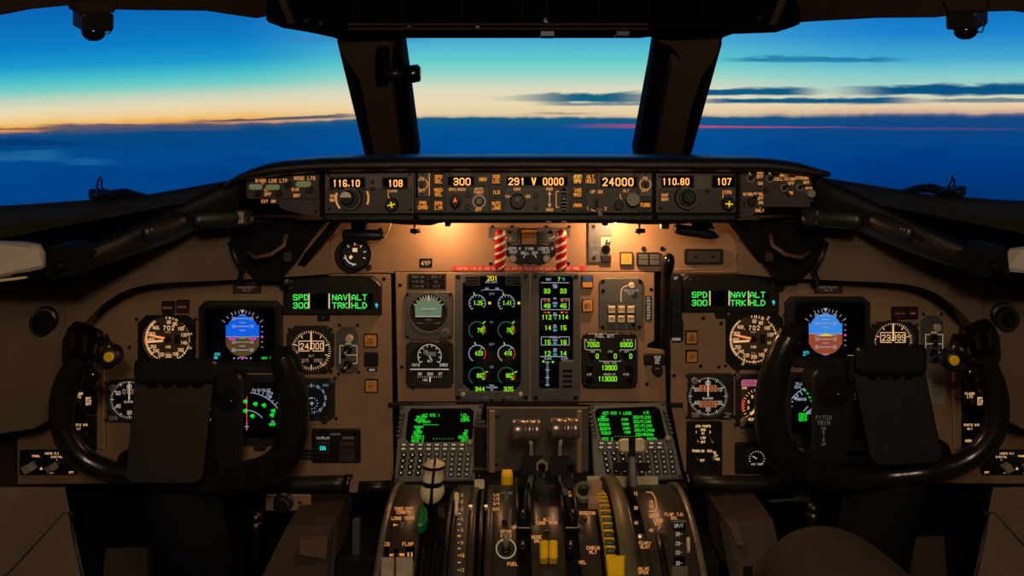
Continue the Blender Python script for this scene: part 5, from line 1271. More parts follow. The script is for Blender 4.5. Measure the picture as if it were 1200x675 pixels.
# clocks
def clock(label, x0, y0, x1, y1, c, r, lit):
    t, d = case('clock', label, 'instrument', x0, y0, x1, y1, c, r, m='bezel_dark', dial='dial_black', ch=3, zf=3.5, scr=[(x0-1, y0+2), (x1+1, y0+1), (x0-1, y1-3), (x1+1, y1-3)])
    cx, cy = c; b = t.marks(); z = .8; L_ = 'dial_white'
    for k in range(60): b.tick(cx, cy, r*.86 if k % 5 else r*.8, r*.97, k*6, .5 if k % 5 else 1., z, L_)
    for k in range(6):
        a = R(k*60); b.text(('60', '10', '20', '30', '40', '50')[k], cx+r*.66*math.sin(a), cy-r*.66*math.cos(a)-2, 3.9, L_, z, .65, asp=.5)
    m_ = 'orange_drum' if lit else 'red_dull'; n_ = 'black_matte' if lit else 'dial_light_dim'
    b.box(cx-10, cy-13, cx+10, cy-5.5, .65, .8, m_ if lit else 'screen_black'); b.text('0103', cx, cy-12, 5.2, n_, z+.1, .8, asp=.5); b.box(cx-10, cy+5.5, cx+10, cy+13, .65, .8, m_); b.text('0000' if lit else '', cx, cy+6.6, 5.2, n_, z+.1, .8, asp=.5)
    b.text('ELAPSED', cx, cy+1.6, 2., L_, z, .4); t.put('dial_markings', b, d)
    b = t.mb(); b.prism([(cx-.8, cy), (cx-.5, cy-r*.92), (cx+.5, cy-r*.92), (cx+.8, cy)], 1.2, 1.6, 'dial_white'); t.put('needle', b, d)
    b = t.mb(); b.cyl(x0+7.5, y0+7.5, 4, 3.5, 7, 'grey_knob', 20, .8); t.put('push_button', b)
    for x, s in ((x0+8.5, 1), (x1-7, -1)):
        b = t.mb(); b.prism([(x-5, y1-9), (x+4, y1-8), (x+5*s, y1-4), (x-4*s, y1-3)], 3.5, 7, 'grey_knob', .6); t.put('push_button', b)
clock("round clock beside the captain's yoke grip, partly behind the chart plate", 127, 445, 180, 494, (152, 468), 23, False)
clock('round clock with orange 0103 and 0000 windows above the HYD PUMPS panel', 805.5, 437, 859, 490.5, (829.5, 464), 23.5, True)

# square instruments next to the yokes
t = T('traffic_display', 'small square display with a ring of white dots right of the yoke horn', 'display', 369, 467, pp)
b = t.mb(); b.frame(octo(345.5, 443, 393, 491, 5), rr(350, 448, 387, 487, 3), 0, 5, 'bezel_dark', 1); t.put('bezel', b)
b = t.mb(); b.rbox(349, 447, 388, 488, 3, 0, 1.5, 'dial_blue'); s_ = t.put('screen', b)
b = t.marks(); z = 1.7
for k in range(26):
    a = -60+k*9.6
    if k % 3: b.tick(366, 467, 14.5, 17 , a, .9, z, 'crt_grey')
    else: b.text(str((k//3) % 7), 366+16*math.sin(R(a)), 467-16*math.cos(R(a))-1.4, 3, 'crt_white', z, .6)
for k in range(12): b.disc(366+6.5*math.sin(R(k*30)), 472-6.5*math.cos(R(k*30)), .7, z, 'crt_white', 8)
b.line(360, 466, 367, 466, 1, z, 'crt_white'); b.line(366, 470, 366, 475, 1, z, 'crt_white'); b.line(363.5, 472, 368.5, 472, 1, z, 'crt_white'); b.text('RNG', 382, 449.5, 2.6, 'crt_grey', z, .5)
t.put('symbols', b, s_)
b = t.mb(); b.knob(382, 489, 4.2, 4, 5, 'bezel_dark', n=28); t.put('range_knob', b)
t.screws([(393, 443), (394, 490), (348, 489)], 2.2, 1, 'bezel_dark')
t = T('radio_compass', 'square compass instrument with a pink flag and a red arc', 'instrument', 885, 469, pp)
b = t.mb(); b.frame(octo(861.5, 438, 908, 499.5, 5), rr(867, 443, 904, 494, 3), 0, 5, 'bezel_dark', 1); t.put('bezel', b)
b = t.mb(); b.rbox(866, 442, 905, 495, 3, 0, 1.5, 'dial_brown'); s_ = t.put('dial', b)
b = t.marks(); b.box(868, 444, 892, 452, 1.6, 1.7, 'pink_flag'); b.text('2.5.5', 877, 446, 3.5, 'white_paint', 1.8, .5); b.text('DME', 872, 453, 2.2, 'dial_light', z, .45)
for k in range(20): b.tick(890, 475, 18, 21, -140+k*11, .7, z, 'dial_light')
for k in range(6): b.text(str(k*3), 890+14*math.sin(R(-130+k*30)), 475-14*math.cos(R(-130+k*30))-1.6, 3.2, 'dial_light', z, .6)
b.arc(890, 475, 20.5, 255, 292, 2.4, z+.1, 'crt_red'); b.text('ADF', 880, 489.5, 2.8, 'dial_light', z, .5); t.put('dial_markings', b, s_)
b = t.mb(); b.prism([(879, 484), (886.5, 474), (888.5, 476), (881, 485)], 1.7, 2.4, 'dial_light'); b.prism([(888, 452), (890, 460), (886, 460)], 1.7, 2.4, 'dial_light'); t.put('needle', b, s_)
b = t.mb(); b.prism([(866, 490), (871, 486), (874, 489), (870, 496), (866, 497)], 4, 8, 'grey_knob', .7); t.put('selector_knob', b)
t.screws([(864, 435), (862, 498)], 2.4, .5, 'bezel_dark')
t = T('placard', 'tiny grey placard lettered AUX R MEP below the compass with a pink flag', 'placard', 874, 504, pp)
b = t.mb(); b.rbox(866, 502.3, 883, 506.5, .5, 0, .5, 'bezel_grey', .1); t.put('plate', b)
b = t.marks(); b.text('AUX R MEP', 874.5, 503.3, 2.2, 'white_paint', .6, .4); t.put('lettering', b)

# round-cornered source switch panels
def switchpanel(label, x, y, flip=False):
    t = T('source_switch_panel', label, 'switch panel', x, y, pp)
    b = t.mb(); b.prism(octo(x-12, y-27, x+13, y+27, 6), 0, 3, 'bezel_grey', .8); t.put('plate', b)
    b = t.mb(); b.cyl(x+3.5, y-15, 4.6, 3, 9, 'cream_knob', 22, 1); t.put('push_knob', b)
    b = t.marks(); z = 3.15; A_ = 'cream_lit'
    b.text('BARO', x+2, y-9.3, 2, A_, z, .4)
    b.line(x-8, y-6, x-8, y+7, 1, z, A_); b.line(x-8, y-6, x-3, y-6, 1, z, A_); b.line(x+6, y-6, x+12, y-6, 1, z, A_); b.line(x+12, y-6, x+12, y+15, 1, z, A_); b.line(x-8, y+5, x+12, y+5, 1, z, A_); b.line(x-8, y+5, x-8, y+15, 1, z, A_); b.line(x+7, y+15, x+12, y+15, 1, z, A_); t.put('lettering', b)
    for yy, m_ in ((y-1, 'worn_metal'), (y+16, 'worn_metal')):
        b = t.mb(); b.cyl(x+1.5, yy, 5, 3, 4.5, 'dark_metal', 18, .5); b.tube([(x+1.5, yy, 4), (x-.5, yy+2, 9), (x-2, yy+3.5, 13)], [2, 2.2, 3], m_, 10); t.put('toggle_switch', b)
    t.screws([(x-9, y-29), (x+12, y-29), (x-10, y+28), (x+13, y+26), (x-6, y-17)], 2., 0, 'black_plastic')
switchpanel("grey source switch panel right of the captain's altimeter", 407, 410)
switchpanel("grey source switch panel beside the first officer's yellow grip button", 1091, 397)

# amber and red indicators
annun('amber square button beside the grey source switch panel', 427, 390.5, 443, 406, 'amber_off', 'NO\nMODE', 'lining_dark', h=2.6)
annun('unlit black square button above a tiny white label', 427.5, 412.5, 443.5, 428.5, 'black_plastic')
annun('amber square button below the unlit black one', 428, 443.5, 443.5, 459, 'amber_off', 'OFF', 'lining_dark', h=2.6)
t = T('placard', 'tiny black label under the unlit black square button', 'placard', 436, 433, pp)
b = t.mb(); b.rbox(430, 431.3, 442, 435.3, .4, 0, .6, 'black_matte', .1); t.put('plate', b)
b = t.marks(); b.text('NORM', 436, 432.3, 2, 'legend_white', .7, .4); t.put('lettering', b)
annun('upper amber square button beside the gear lever guide', 802.5, 387, 817, 402.5, 'amber_off', 'NO\nMODE', 'lining_dark', h=2.6)
annun('lower amber square button beside the gear lever guide', 803, 409.5, 817, 424, 'amber_off', 'OFF', 'lining_dark', h=2.6)
annun("dark red unlit light at the outer top corner of the captain's airspeed dial", 191, 352.5, 205.5, 366.5, 'red_dull', 'CAUTION', 'legend_dim', h=2)
annun("brighter red square light above the captain's airspeed dial", 208, 351, 222.5, 366, 'red_dull', 'MASTER', 'legend_dim', h=2, fr='red_dull')
annun("dark red light with an amber legend above the first officer's altimeter", 1044, 359, 1060, 373.5, 'red_dull', 'CAUTION', 'amber_off', h=2.2)
annun("plain dark red light above the first officer's altimeter", 1060.5, 359, 1074, 373, 'red_dull', 'WARN', 'legend_dim', h=2)
for x0, lab in ((273, "dark red placard above the captain's attitude display"), (954, "dark red placard above the first officer's attitude display")):
    t = T('placard', lab, 'placard', x0+17, 339, pp)
    b = t.mb(); b.rbox(x0, 332.5, x0+33, 344, .6, 0, 1, 'red_dull', .2); b.rbox(x0+1.5, 334, x0+31.5, 342.5, .4, 1, 1.2, 'lining_dark'); t.put('plate', b)
    b = t.marks(); b.text('GROUND PROXIMITY\nPULL UP', x0+16.5, 335.5, 2.2, 'legend_dim', 1.3, .35, asp=.4, gap=.2); t.put('lettering', b)

# lower panels
t = T('display_switch_panel', 'black panel lettered DISPLAY and SYSTEM with a cyan ON light', 'switch panel', 394, 521, pp)
b = t.mb(); b.rbox(366, 502, 423, 541, 2, 0, 4, 'black_plastic', .8); t.put('plate', b)
b = t.marks(); b.text('FORWARD', 394, 506.2, 2, 'legend_dim', 4.1, .4); b.text('DISPLAY', 380, 510.3, 2.5, 'legend_white', 4.1, .45); b.text('SYSTEM', 409, 510.3, 2.5, 'legend_dim', 4.1, .45); t.put('lettering', b)
o_ = button(t, 373, 516, 387, 529, '', 3, 'cyan_lit', z=6); b = t.marks(); b.text('ON', 379.8, 520.4, 4, 'cyan_lit', 6.3, .9); t.put('legend', b, o_)
b = t.mb(); b.rbox(399, 516, 416, 537, 1, 4, 10, 'module_dark', 1); b.rbox(399, 516, 416, 520, .8, 10, 12, 'bezel_dark', .5); t.put('guarded_switch', b)
t.screws([(369.5, 537.5), (418, 505)], 2, 4)
t = T('placard', 'row of small engraved slats beside the DISPLAY SYSTEM panel', 'placard', 358, 533, pp)
b = t.mb()
for k in range(3): b.rbox(352, 527+k*4.2, 366, 530+k*4.2, .6, 0, 1.2, 'bezel_dark', .3)
t.put('plate', b)

def dark_panel(name, label, x0, y0, x1, y1):
    t = T(name, label, 'switch panel', (x0+x1)/2, (y0+y1)/2, pp)
    b = t.mb(); b.rbox(x0, y0, x1, y1, 2, 0, 4, 'black_plastic', .8); t.put('plate', b); return t
t = dark_panel('hydraulic_pump_panel', 'tall black panel lettered HYD PUMPS with four toggle switches', 804, 493, 845.5, 557)
b = t.marks(); z = 4.15; A_ = 'dial_light'
for q, x, y in (('HYD PUMPS', 823, 496.5), ('ENG', 823, 500.7), ('1', 815, 503.3), ('2', 831, 503.3), ('HI', 823, 504.8), ('LOW', 823, 510), ('OFF', 823, 515), ('TRANS', 814.5, 525.3), ('ON', 822.5, 525.5), ('AUX', 830.5, 525.3), ('ON', 836, 527.3), ('OFF', 837.5, 531), ('OVRD', 838.5, 535), ('OFF', 822, 536.5)): b.text(q, x, y, 2.5, A_, z, .5, asp=.52, gap=.26)
t.put('lettering', b)
for x, y in ((814.5, 511), (831, 511.5), (814, 532.5), (832, 531.5)):
    b = t.mb(); b.cyl(x, y, 3.8, 4, 5.5, 'black_gloss', 16, .4); b.tube([(x, y, 5), (x+1, y+1.6, 9), (x+2, y+3, 13)], [1.2, 1.4, 2], 'worn_metal' if y < 520 or x > 820 else 'bezel_dark', 10); t.put('toggle_switch', b)
t.screws([(807.5, 552), (842, 552)], 2., 4, 'black_plastic')
t = dark_panel('hydraulic_gauge_panel', 'long black panel with a small round gauge and a lit selector knob', 860.5, 518, 935, 554)
b = t.mb(); b.frame(octo(873, 523, 898, 549, 4), circ(885.5, 535.5, 10.5, 32), 4, 6.5, 'bezel_dark', .5); t.put('gauge_bezel', b)
b = t.mb(); b.cyl(885.5, 535.5, 11, 4, 4.4, 'dial_black', 32); d = t.put('gauge', b)
b = t.marks()
for k in range(13): b.tick(885.5, 535.5, 7.6, 9.6, -110+k*20, .8, 4.5, 'dial_white')
b.line(885.5, 535.5, 880.5, 532.5, 1.2, 4.6, 'dial_white'); b.text('HYD TEMP', 885.5, 541, 1.9, 'dial_white', 4.5, .4); t.put('dial_markings', b, d)
b = t.mb(); b.knob(913, 545, 4.5, 4, 8, 'grey_knob'); t.put('selector_knob', b)
b = t.marks(); b.text('PRESS', 905, 530.5, 2.4, 'orange_lit', 4.2, .45); b.line(903, 536, 903, 541, .9, 4.2, 'amber_lamp'); b.line(903, 541, 908, 541, .9, 4.2, 'amber_lamp'); b.line(908, 537, 908, 541, .9, 4.2, 'amber_lamp'); b.text('R', 913, 535, 2.6, 'amber_lamp', 4.2, .5); b.line(916, 540, 920, 538, .9, 4.2, 'amber_lamp'); t.put('lettering', b)
t.screws([(865, 525), (865, 547)], 2.2, 4)
for sg in (-1, 1):
    c = lambda x: x if sg < 0 else 1240-x
    q = 'captain' if sg < 0 else 'first officer'
    t = dark_panel('floor_light_panel', "black panel lettered FLOOR LTS beside the %s's yoke" % q, min(c(87), c(114.5)), 456, max(c(87), c(114.5)), 485)
    b = t.marks(); x = c(100); b.text('FLOOR\nLTS', x-6, 458.5, 2.6, 'dial_light', 4.15, .5); b.text('BRT\nDIM\nOFF', x+6, 464, 2.5, 'dial_light', 4.15, .5, lead=1.35); t.put('lettering', b)
    b = t.mb(); b.knob(x-4, 470.5, 4, 4, 6, 'bezel_dark'); t.put('selector_knob', b)
    t = dark_panel('static_air_panel', "black panel lettered STATIC AIR below the %s's FLOOR LTS panel" % q, min(c(84), c(114.5)), 487, max(c(84), c(114.5)), 527)
    b = t.marks(); b.text('STATIC AIR', x-4, 495, 2.4, 'dial_light', 4.15, .45, asp=.45); b.text('ALT', x-6, 499.5, 2.4, 'dial_light', 4.15, .45)
    if sg > 0: b.text('NORM', x-7, 513.5, 2.5, 'dial_light', 4.15, .5)
    t.put('lettering', b)
    b = t.mb(); b.cyl(x, 510, 6, 4, 6, 'black_plastic', 20, .5); b.prism([(x-1.4, 504), (x+1.4, 504), (x+1.4, 516), (x-1.4, 516)], 6, 11, 'bezel_dark', .6); t.put('selector_knob', b)
    t = dark_panel('lighting_control_panel', "black panel with two light grey pointer knobs below the %s's yoke" % q, min(c(25), c(92)), 526.5, max(c(25), c(92)), 555)
    b = t.marks(); b.text('PANEL', c(45), 531.5, 2.2, 'dial_light', 4.15, .4); b.text('INSTR FLT', c(63), 528.5, 2.2, 'dial_light', 4.15, .4); b.text('DIGITAL', c(69), 532.5, 2.2, 'dial_light', 4.15, .4)
    for x in (41, 64, 86): b.text('OFF', c(x), 550.5, 2.2, 'dial_light', 4.15, .4)
    for x in (51, 69): b.flat([(c(x), 545 if x < 60 else 536), (c(x)-1.8, 548.5 if x < 60 else 539), (c(x)+1.8, 548.5 if x < 60 else 539)], 4.2, 'dial_light')
    t.put('lettering', b)
    for x, r in ((40, 9), (66, 7.5)):
        b = t.mb(); b.cyl(c(x), 544, r, 4, 5.5, 'black_gloss', 24, .4)
        b.prism([(c(x)-r*.8, 544-r*.2), (c(x)+r*.3, 544-r*.75), (c(x)+r*.85, 544+r*.1), (c(x)-r*.2, 544+r*.7)], 5.5, 15, 'paper_grey', 1.2); t.put('pointer_knob', b)
    t = T('panel_strut', "upright grey strut on the instrument panel at the %s's FLOOR LTS panel" % q, 'strut', c(120.5), 480, pp)
    b = t.mb(); b.box(min(c(115.5), c(125)), 425, max(c(115.5), c(125)), 525, 0, 5, 'panel_paint', 1.2); t.put('bar', b)
t = dark_panel('switch_module', "small black module behind the captain's yoke grip lever", 92, 432, 113, 452)
b = t.mb(); b.knob(103, 442, 4, 4, 5, 'bezel_dark'); t.put('knob', b)
t = T('checklist_card', "pale printed card with a ruled table beside the first officer's chart plate", 'card', 1099, 451, pp, z=0)
b = t.mb(); b.prism([(1086, 428), (1108, 428), (1107, 473.5), (1084, 473)], 0, .8, 'paper_grey', .1); t.put('card', b)
b = t.marks()
for k in range(9): b.line(1087, 432+k*4, 1107, 432+k*4, .35, .9, 'module_dark')
for x in (1092, 1098, 1103): b.line(x, 436, x, 464, .35, .9, 'module_dark')
for k in range(7):
    for x in (1095, 1100.5): b.text(str((k*7) % 10)+'0', x, 437.4+k*4, 1.6, 'module_dark', .95, .35)
t.put('printed_table', b)
t.screws([(1096, 421)], 1.5)

# eyeball air vents in the linings
for sg in (-1, 1):
    pl = llp if sg < 0 else rlp
    x = 53 if sg < 0 else 1176; y = 374 if sg < 0 else 369
    t = T('air_vent', 'round swivel air vent in the tan lining beside the %s' % ("captain's grip" if sg < 0 else "first officer's grip"), 'air vent', x, y, pl)
    b = t.mb(); b.ring(x, y, 17, 25, 0, 2.5, 'lining'); t.put('flange', b)
    b = t.mb(); b.ball(pl.at(x, y), 15.5*t.S, 6*t.S, 15.5*t.S, 'dark_metal' if sg < 0 else 'black_plastic', 28, 16); t.put('ball', b)
    b = t.mb(); b.cyl(x, y, 14, 0, 6, 'lining_dark', 28, 1.5); b.ring(x, y+1.5, 9, 13, 5, 17, 'dark_metal' if sg < 0 else 'black_plastic'); b.disc(x, y+1.5, 9.5, 8, 'black_matte'); t.put('nozzle', b)
# ------------------------------------------------------------------ keypad displays (CDU) on the sloping face
cdp = plane3(P(600, 472, 1.37), P(700, 472, 1.37), P(600, 566, 1.29))
def cdu(label, face, scr_, lskL, lskR, fk, fkx, nums, alph, knob, title_rows):
    cx = sum(p[0] for p in face)/4; cy = sum(p[1] for p in face)/4
    t = T('keypad_display_unit', label, 'keypad display', cx, cy, cdp)
    b = t.mb(); b.frame(face, scr_, -3, 3, 'bezel_grey', 1.2); t.put('faceplate', b)
    b = t.mb(); b.prism(inset(scr_, -1), -3, .4, 'screen_black'); s_ = t.put('screen', b)
    b = t.marks()
    for q, x, y, al, h in title_rows: b.text(q, x, y, h, 'crt_green', .6, h*.2, al, asp=.52, gap=.26)
    t.put('readout', b, s_)
    first = {}
    def key(x, y, w, h, kind, lit):
        if kind not in first:
            b = t.mb()
            if kind == 'round': b.cyl(t.px, t.py, w/2, 3, 5.5, 'black_gloss', 16, .6); b.rbox(t.px-1.1, t.py-1.2, t.px+1.1, t.py+1.0, .3, 5.55, 5.65, 'cream_lit')
            else:
                b.rbox(t.px-w/2, t.py-h/2, t.px+w/2, t.py+h/2, .6, 3, 5.2, 'black_plastic', .4)
                q = .33 if kind == 'function' else .16; b.rbox(t.px-w*q, t.py-h*q, t.px+w*q, t.py+h*q*.8, .2, 5.22, 5.3, lit)
            o = t.put('key', b); first[kind] = o
        else:
            o = first[kind].copy(); COL.objects.link(o); o.parent = t.o
        o.location = t.inv @ t.mapf(x, y, 0)
    for x, y in lskL+lskR: key(x, y, 6.4, 3.6, 'line', 'legend_dim')
    for r_, y in enumerate(fk):
        for k, x in enumerate(fkx): key(x+(-.4*r_), y, 7.2, 4, 'function', 'cream_lit')
    for x, y in nums: key(x, y, 6.6, 6.6, 'round', 0)
    for x, y in alph: key(x, y, 6., 5, 'letter', 'cream_lit')
    b = t.mb(); b.cyl(*knob, 3.4, 3, 10, 'grey_knob', 20, .8); t.put('brightness_knob', b)
    t.screws([(face[0][0]+3, face[0][1]+3), (face[1][0]-3, face[1][1]+3), (face[2][0]-4, face[2][1]-4), (face[3][0]+4, face[3][1]-4)], 2., 3, 'bezel_dark')
    return t
G6 = [(486, 486.5), (0, 0)]
rowsL = [('ACT RTE 1', 505, 485.3, 'c', 3), ('1/3', 543, 485, 'c', 3), ('ORIGIN', 494, 487.6, 'c', 2.6), ('DEST', 546, 488, 'c', 2.6), ('<ESSA', 492, 490.8, 'c', 3.2), ('ESPA', 545, 490.8, 'c', 3.2), ('CO ROUTE', 497, 493.4, 'c', 2.4), ('--------', 496, 496.4, 'l', 3), ('RUNWAY', 491, 499.3, 'c', 2.4), ('08', 490, 502.2, 'c', 3.2), ('START', 490, 505.2, 'c', 2.6), ('<ACT', 489, 507.2, 'c', 3.2), ('10', 546, 504, 'c', 2.8), ('NM', 545, 507, 'c', 3), ('DIRECT', 490, 511, 'c', 3.2), ('ROUTE', 543, 511, 'c', 3), ('<RTE 2', 489, 515.3, 'c', 3.2), ('- - - - - - -', 519, 513.2, 'c', 2.4), ('OFF>', 545, 515, 'c', 3.)]
cdu('keypad display with sparse green text on the left of the throttle levers', [(468.5, 476), (566, 474.5), (556.5, 564), (462, 566)],
    [(482, 479.5), (551, 479), (555.5, 483), (553.5, 514), (549, 518.5), (480, 519.5), (475.5, 515), (478.5, 484)],
    [(472, 486+k*5) if 0 else (471.8-k*.9, 486.5+k*5.1) for k in range(6)], [(562-k*.9, 486.5+k*5.1) for k in range(2)],
    (522.5, 527.3), [473.8+k*9.7 for k in range(8)], [(474-r_*1.1+c_*9.9, 534.3+r_*7) for r_ in range(4) for c_ in range(3)], [(503+c_*9.2-r_*.5, 533.5+r_*5.9) for r_ in range(5) for c_ in range(6) if not (c_ < 2 and r_ > 1 and False)], (551, 520.5),
    [(q, x, y, al, h) for q, x, y, al, h in rowsL])
rowsR = [('ACT RTE 1 LEGS', 723, 482.8, 'c', 3.1), ('1/5', 757, 482.3, 'c', 3), ('087', 707, 487.4, 'c', 2.6), ('250/FL240', 752, 487.6, 'c', 3), ('KOSKA', 707, 490.3, 'c', 3.2), ('37NM', 732, 490.5, 'c', 2.6), ('252/FL240', 752.5, 492.6, 'c', 3), ('GONUX', 708, 496, 'c', 3.2), ('50NM', 733, 495.8, 'c', 2.6), ('251/FL240', 753.5, 497.6, 'c', 3), ('GOSPA', 709, 501, 'c', 3.2), ('24NM', 734, 500.8, 'c', 2.6), ('250/FL240A', 755, 502.7, 'c', 3), ('TEBUV', 710, 506, 'c', 3.2), ('10NM', 735, 505.3, 'c', 2.6), ('220/8000A', 755, 507.8, 'c', 3), ('- - - - - - - - -', 735, 510.5, 'c', 2.2), ('<RTE 2', 711, 513, 'c', 3.1), ('DATA>', 764, 513, 'c', 3.1)]
cdu('keypad display full of green text on the right of the throttle levers', [(691, 475.5), (779.5, 471.5), (800, 562), (696, 566)],
    [(700, 479.5), (768, 477), (773, 480.5), (780, 511), (777, 515.5), (709, 517.5), (703.5, 514), (696.5, 484)],
    [(691.3+k*.9, 484.8+k*5) for k in range(6)], [(779+k*1.4, 483.8+k*4.9) for k in range(6)],
    (520.8, 525.5), [704.5+k*9.7 for k in range(8)], [(708.5+r_*1.1+c_*10, 532.3+r_*6.8) for r_ in range(4) for c_ in range(3)], [(739+c_*9.2+r_*.8, 530.5+r_*5.9) for r_ in range(5) for c_ in range(6)], (781.5, 515.5), rowsR)

# ------------------------------------------------------------------ pedestal centre plate
t = T('pedestal_plate', 'dark grey plate with pale side strips behind the throttle levers', 'plate', 630, 520, vplane(1.33))
b = t.mb(); b.box(570, 478, 690, 600, -4, 0, 'module_face', .8); t.put('plate', b)
for x0, x1, y1 in ((573.5, 580, 575), (676, 681.5, 560)):
    b = t.mb(); b.box(x0, 480.5, x1, y1, 0, 3, 'panel_paint', .8); t.put('side_strip', b)
t.screws([(582.5, 488), (581, 544), (677, 490), (678, 516), (679, 545), (577, 500)], 2.8, 0, 'worn_metal')
b = t.mb(); b.box(583, 555, 676, 556, 0, .6, 'black_matte'); t.put('seam', b)
b = t.mb(); b.rbox(603, 560, 617, 568, .5, 0, .4, 'blue_tape'); b.rbox(637, 559, 651, 567.5, .5, 0, .4, 'blue_tape'); t.put('blue_tape', b)
# body below the keypads
b_ = W('pedestal_shoulder', 'dark shoulder casting under the two keypad displays', 'pedestal', (XC, 1.3, .6))
b = MB(); A = [P(458, 567, 1.285), P(804, 567, 1.285), P(806, 573, 1.27), P(455, 573, 1.27)]
b.solid(A, [p+Vector((0, .12, 0)) for p in A], 'black_plastic')
q = [P(456, 572, 1.27), P(806, 572, 1.27)]
b.solid([q[0], q[1], Vector((q[1].x, 1.28, .02)), Vector((q[0].x, 1.28, .02))], [p+Vector((0, .15, 0)) for p in (q[0], q[1], Vector((q[1].x, 1.28, .02)), Vector((q[0].x, 1.28, .02)))], 'black_matte')
wput('casting', b, b_)

# ------------------------------------------------------------------ throttle quadrant: a drum whose axis runs across the flight deck
DC = Vector((0, 1.061, .502)); DR = .20
class Drum:
    def hit(s, px, py, dr=0.):
        d = ray(px, py); o = Vector((0, 0, H)); r = DR+dr
        oy, oz = o.y-DC.y, o.z-DC.z
        a = d.y**2+d.z**2; bq = 2*(oy*d.y+oz*d.z); c = oy*oy+oz*oz-r*r
        D = bq*bq-4*a*c
        k = (-bq-math.sqrt(max(D, 0)))/(2*a)
        return o+d*k
    def nrm(s, p):
        return Vector((0, p.y-DC.y, p.z-DC.z)).normalized()
drum = Drum()
SD = 1.0/F
qroot = W('throttle_quadrant', 'dark drum-shaped throttle quadrant with orange lettering between the pilots', 'throttle quadrant', (XC, 1.0, 0.0))
qinv = Matrix.Translation(-Vector(qroot.location))
def qm(px, py, z=0):
    p = drum.hit(px, py); return p+drum.nrm(p)*(z*SD)
def qmb(recalc=True): return MB(qm, SD, recalc)
def qput(name, b, parent=None, label=None): return b.build(name, parent or qroot, qinv, label)
def ang(py):        # drum angle hit by a line of sight in the photo's row py
    p = drum.hit(620, py); return math.atan2(p.z-DC.z, p.y-DC.y)
def qx(px, py=640): return drum.hit(px, py).x
def arcslab(x0, x1, a0, a1, r0, r1, m, n=20, bev=.0012, b=None, x0t=None, x1t=None):
    """slab wrapped on the drum from angle a0 (bottom) to a1 (top/back); ends may taper"""
    b = b or MB(); rings = []
    for i in range(n+1):
        f_ = i/n; a = a0+(a1-a0)*f_; c, s = math.cos(a), math.sin(a)
        xa = x0+((x0t if x0t is not None else x0)-x0)*f_; xb = x1+((x1t if x1t is not None else x1)-x1)*f_
        pt = lambda x, r: b.vw((x, DC.y+c*r, DC.z+s*r))
        rings.append([pt(xa, r0), pt(xa, r1-bev), pt(xa+bev, r1), pt(xb-bev, r1), pt(xb, r1-bev), pt(xb, r0)])
    for A, B in zip(rings, rings[1:]):
        for k in range(6):
            j = (k+1) % 6; b.f((A[k], A[j], B[j], B[k]), m, k == 2)
    b.f(rings[0], m); b.f(rings[-1][::-1], m)
    return b
A0, A1 = R(250), R(20)+2*math.pi*0  # bottom front .. back
A0 = R(215); A1 = R(40)
def seg(name, p0, p1, m='pedestal_face', r0=DR-.03, r1=DR, lab=None, x0t=None, x1t=None):
    return qput(name, arcslab(qx(p0), qx(p1), A0, A1, r0, r1, m, 28, x0t=x0t, x1t=x1t), label=lab)
RT = .012   # the far right segments spread towards the back
b = arcslab(qx(449), qx(808), R(230), R(20), .02, DR-.024, 'black_matte', 28); qput('core', b)
seg('edge_trim', 443, 450.5, 'edge_metal', .10, DR+.004)
seg('edge_trim', 808, 815.5, 'edge_metal', .10, DR+.004, x0t=qx(808)+RT, x1t=qx(815.5)+RT)
seg('segment_panel', 450.5, 490, r0=.10)
seg('segment_panel', 527, 530.5); seg('segment_panel', 547, 556); seg('segment_panel', 568, 577)
seg('segment_panel', 577, 606); seg('segment_panel', 622, 662); seg('segment_panel', 679, 703)
seg('scale_strip', 530.5, 547, 'module_dark', r1=DR-.001)
seg('side_flange', 724, 742, 'olive_metal', r1=DR+.012)
seg('flap_scale', 742, 748.5, 'pedestal_face'); seg('segment_panel', 759, 808, r0=.10, x1t=qx(808)+RT)
b = arcslab(qx(748.5), qx(759), A0, ang(625), DR-.03, DR, 'pedestal_face', 16); qput('flap_scale', b)
b = arcslab(qx(492), qx(498), A0, A1, DR-.03, DR-.008, 'dark_metal', 20); arcslab(qx(519), qx(526), A0, A1, DR-.03, DR-.006, 'black_plastic', 20, b=b); qput('lever_rail', b)
b = arcslab(qx(505), qx(510), A0, ang(590), DR-.03, DR-.012, 'dark_metal', 20); qput('lever_rail', b)
b = arcslab(qx(559), qx(565), A0, ang(568), DR-.03, DR-.004, 'dark_metal', 24); qput('lever_rail', b)

# lettering that wraps the drum
A_ = 'amber_legend'
b = qmb(False); z = .5
b.text('TAKE-OFF\nCONDTN', 473, 594.8, 3.2, A_, z, .65, lead=1.35); b.text('LONG TRIM', 472, 606, 3.4, A_, z, .7); b.text('CG', 453.5, 636, 3.8, A_, z, .75); b.text('FLAP', 478, 636, 3.8, A_, z, .75)
b.flat([(461, 614), (467, 615.4), (461, 617)], z, A_); b.text('10\n0', 471, 612.5, 2.8, 'legend_dim', z, .5)
b.rbox(456.5, 649.5, 461, 652, .4, z, z+.1, A_); b.rbox(468, 648.8, 474, 651.8, .4, z, z+.1, A_)
qput('lettering', b)
b = qmb(False)
for k, (q, y) in enumerate((('0', 578), ('0', 585.5), ('2', 594.5), ('4', 606.2), ('6', 619), ('8', 633.8), ('10', 648.8), ('12', 666))):
    b.text(q, 541.5, y, 3.4, A_ if q == '10' else 'cream_lit', -.6, .65, asp=.5); b.rbox(536.5, y+1, 538.3, y+2.2, .3, -.7, -.6, A_)
for y in (600.5, 613, 626.7, 641.5, 658): b.rbox(536, y, 540, y+1.6, .3, -.7, -.6, A_ if y == 626.7 else 'cream_lit')
qput('scale_lettering', b)
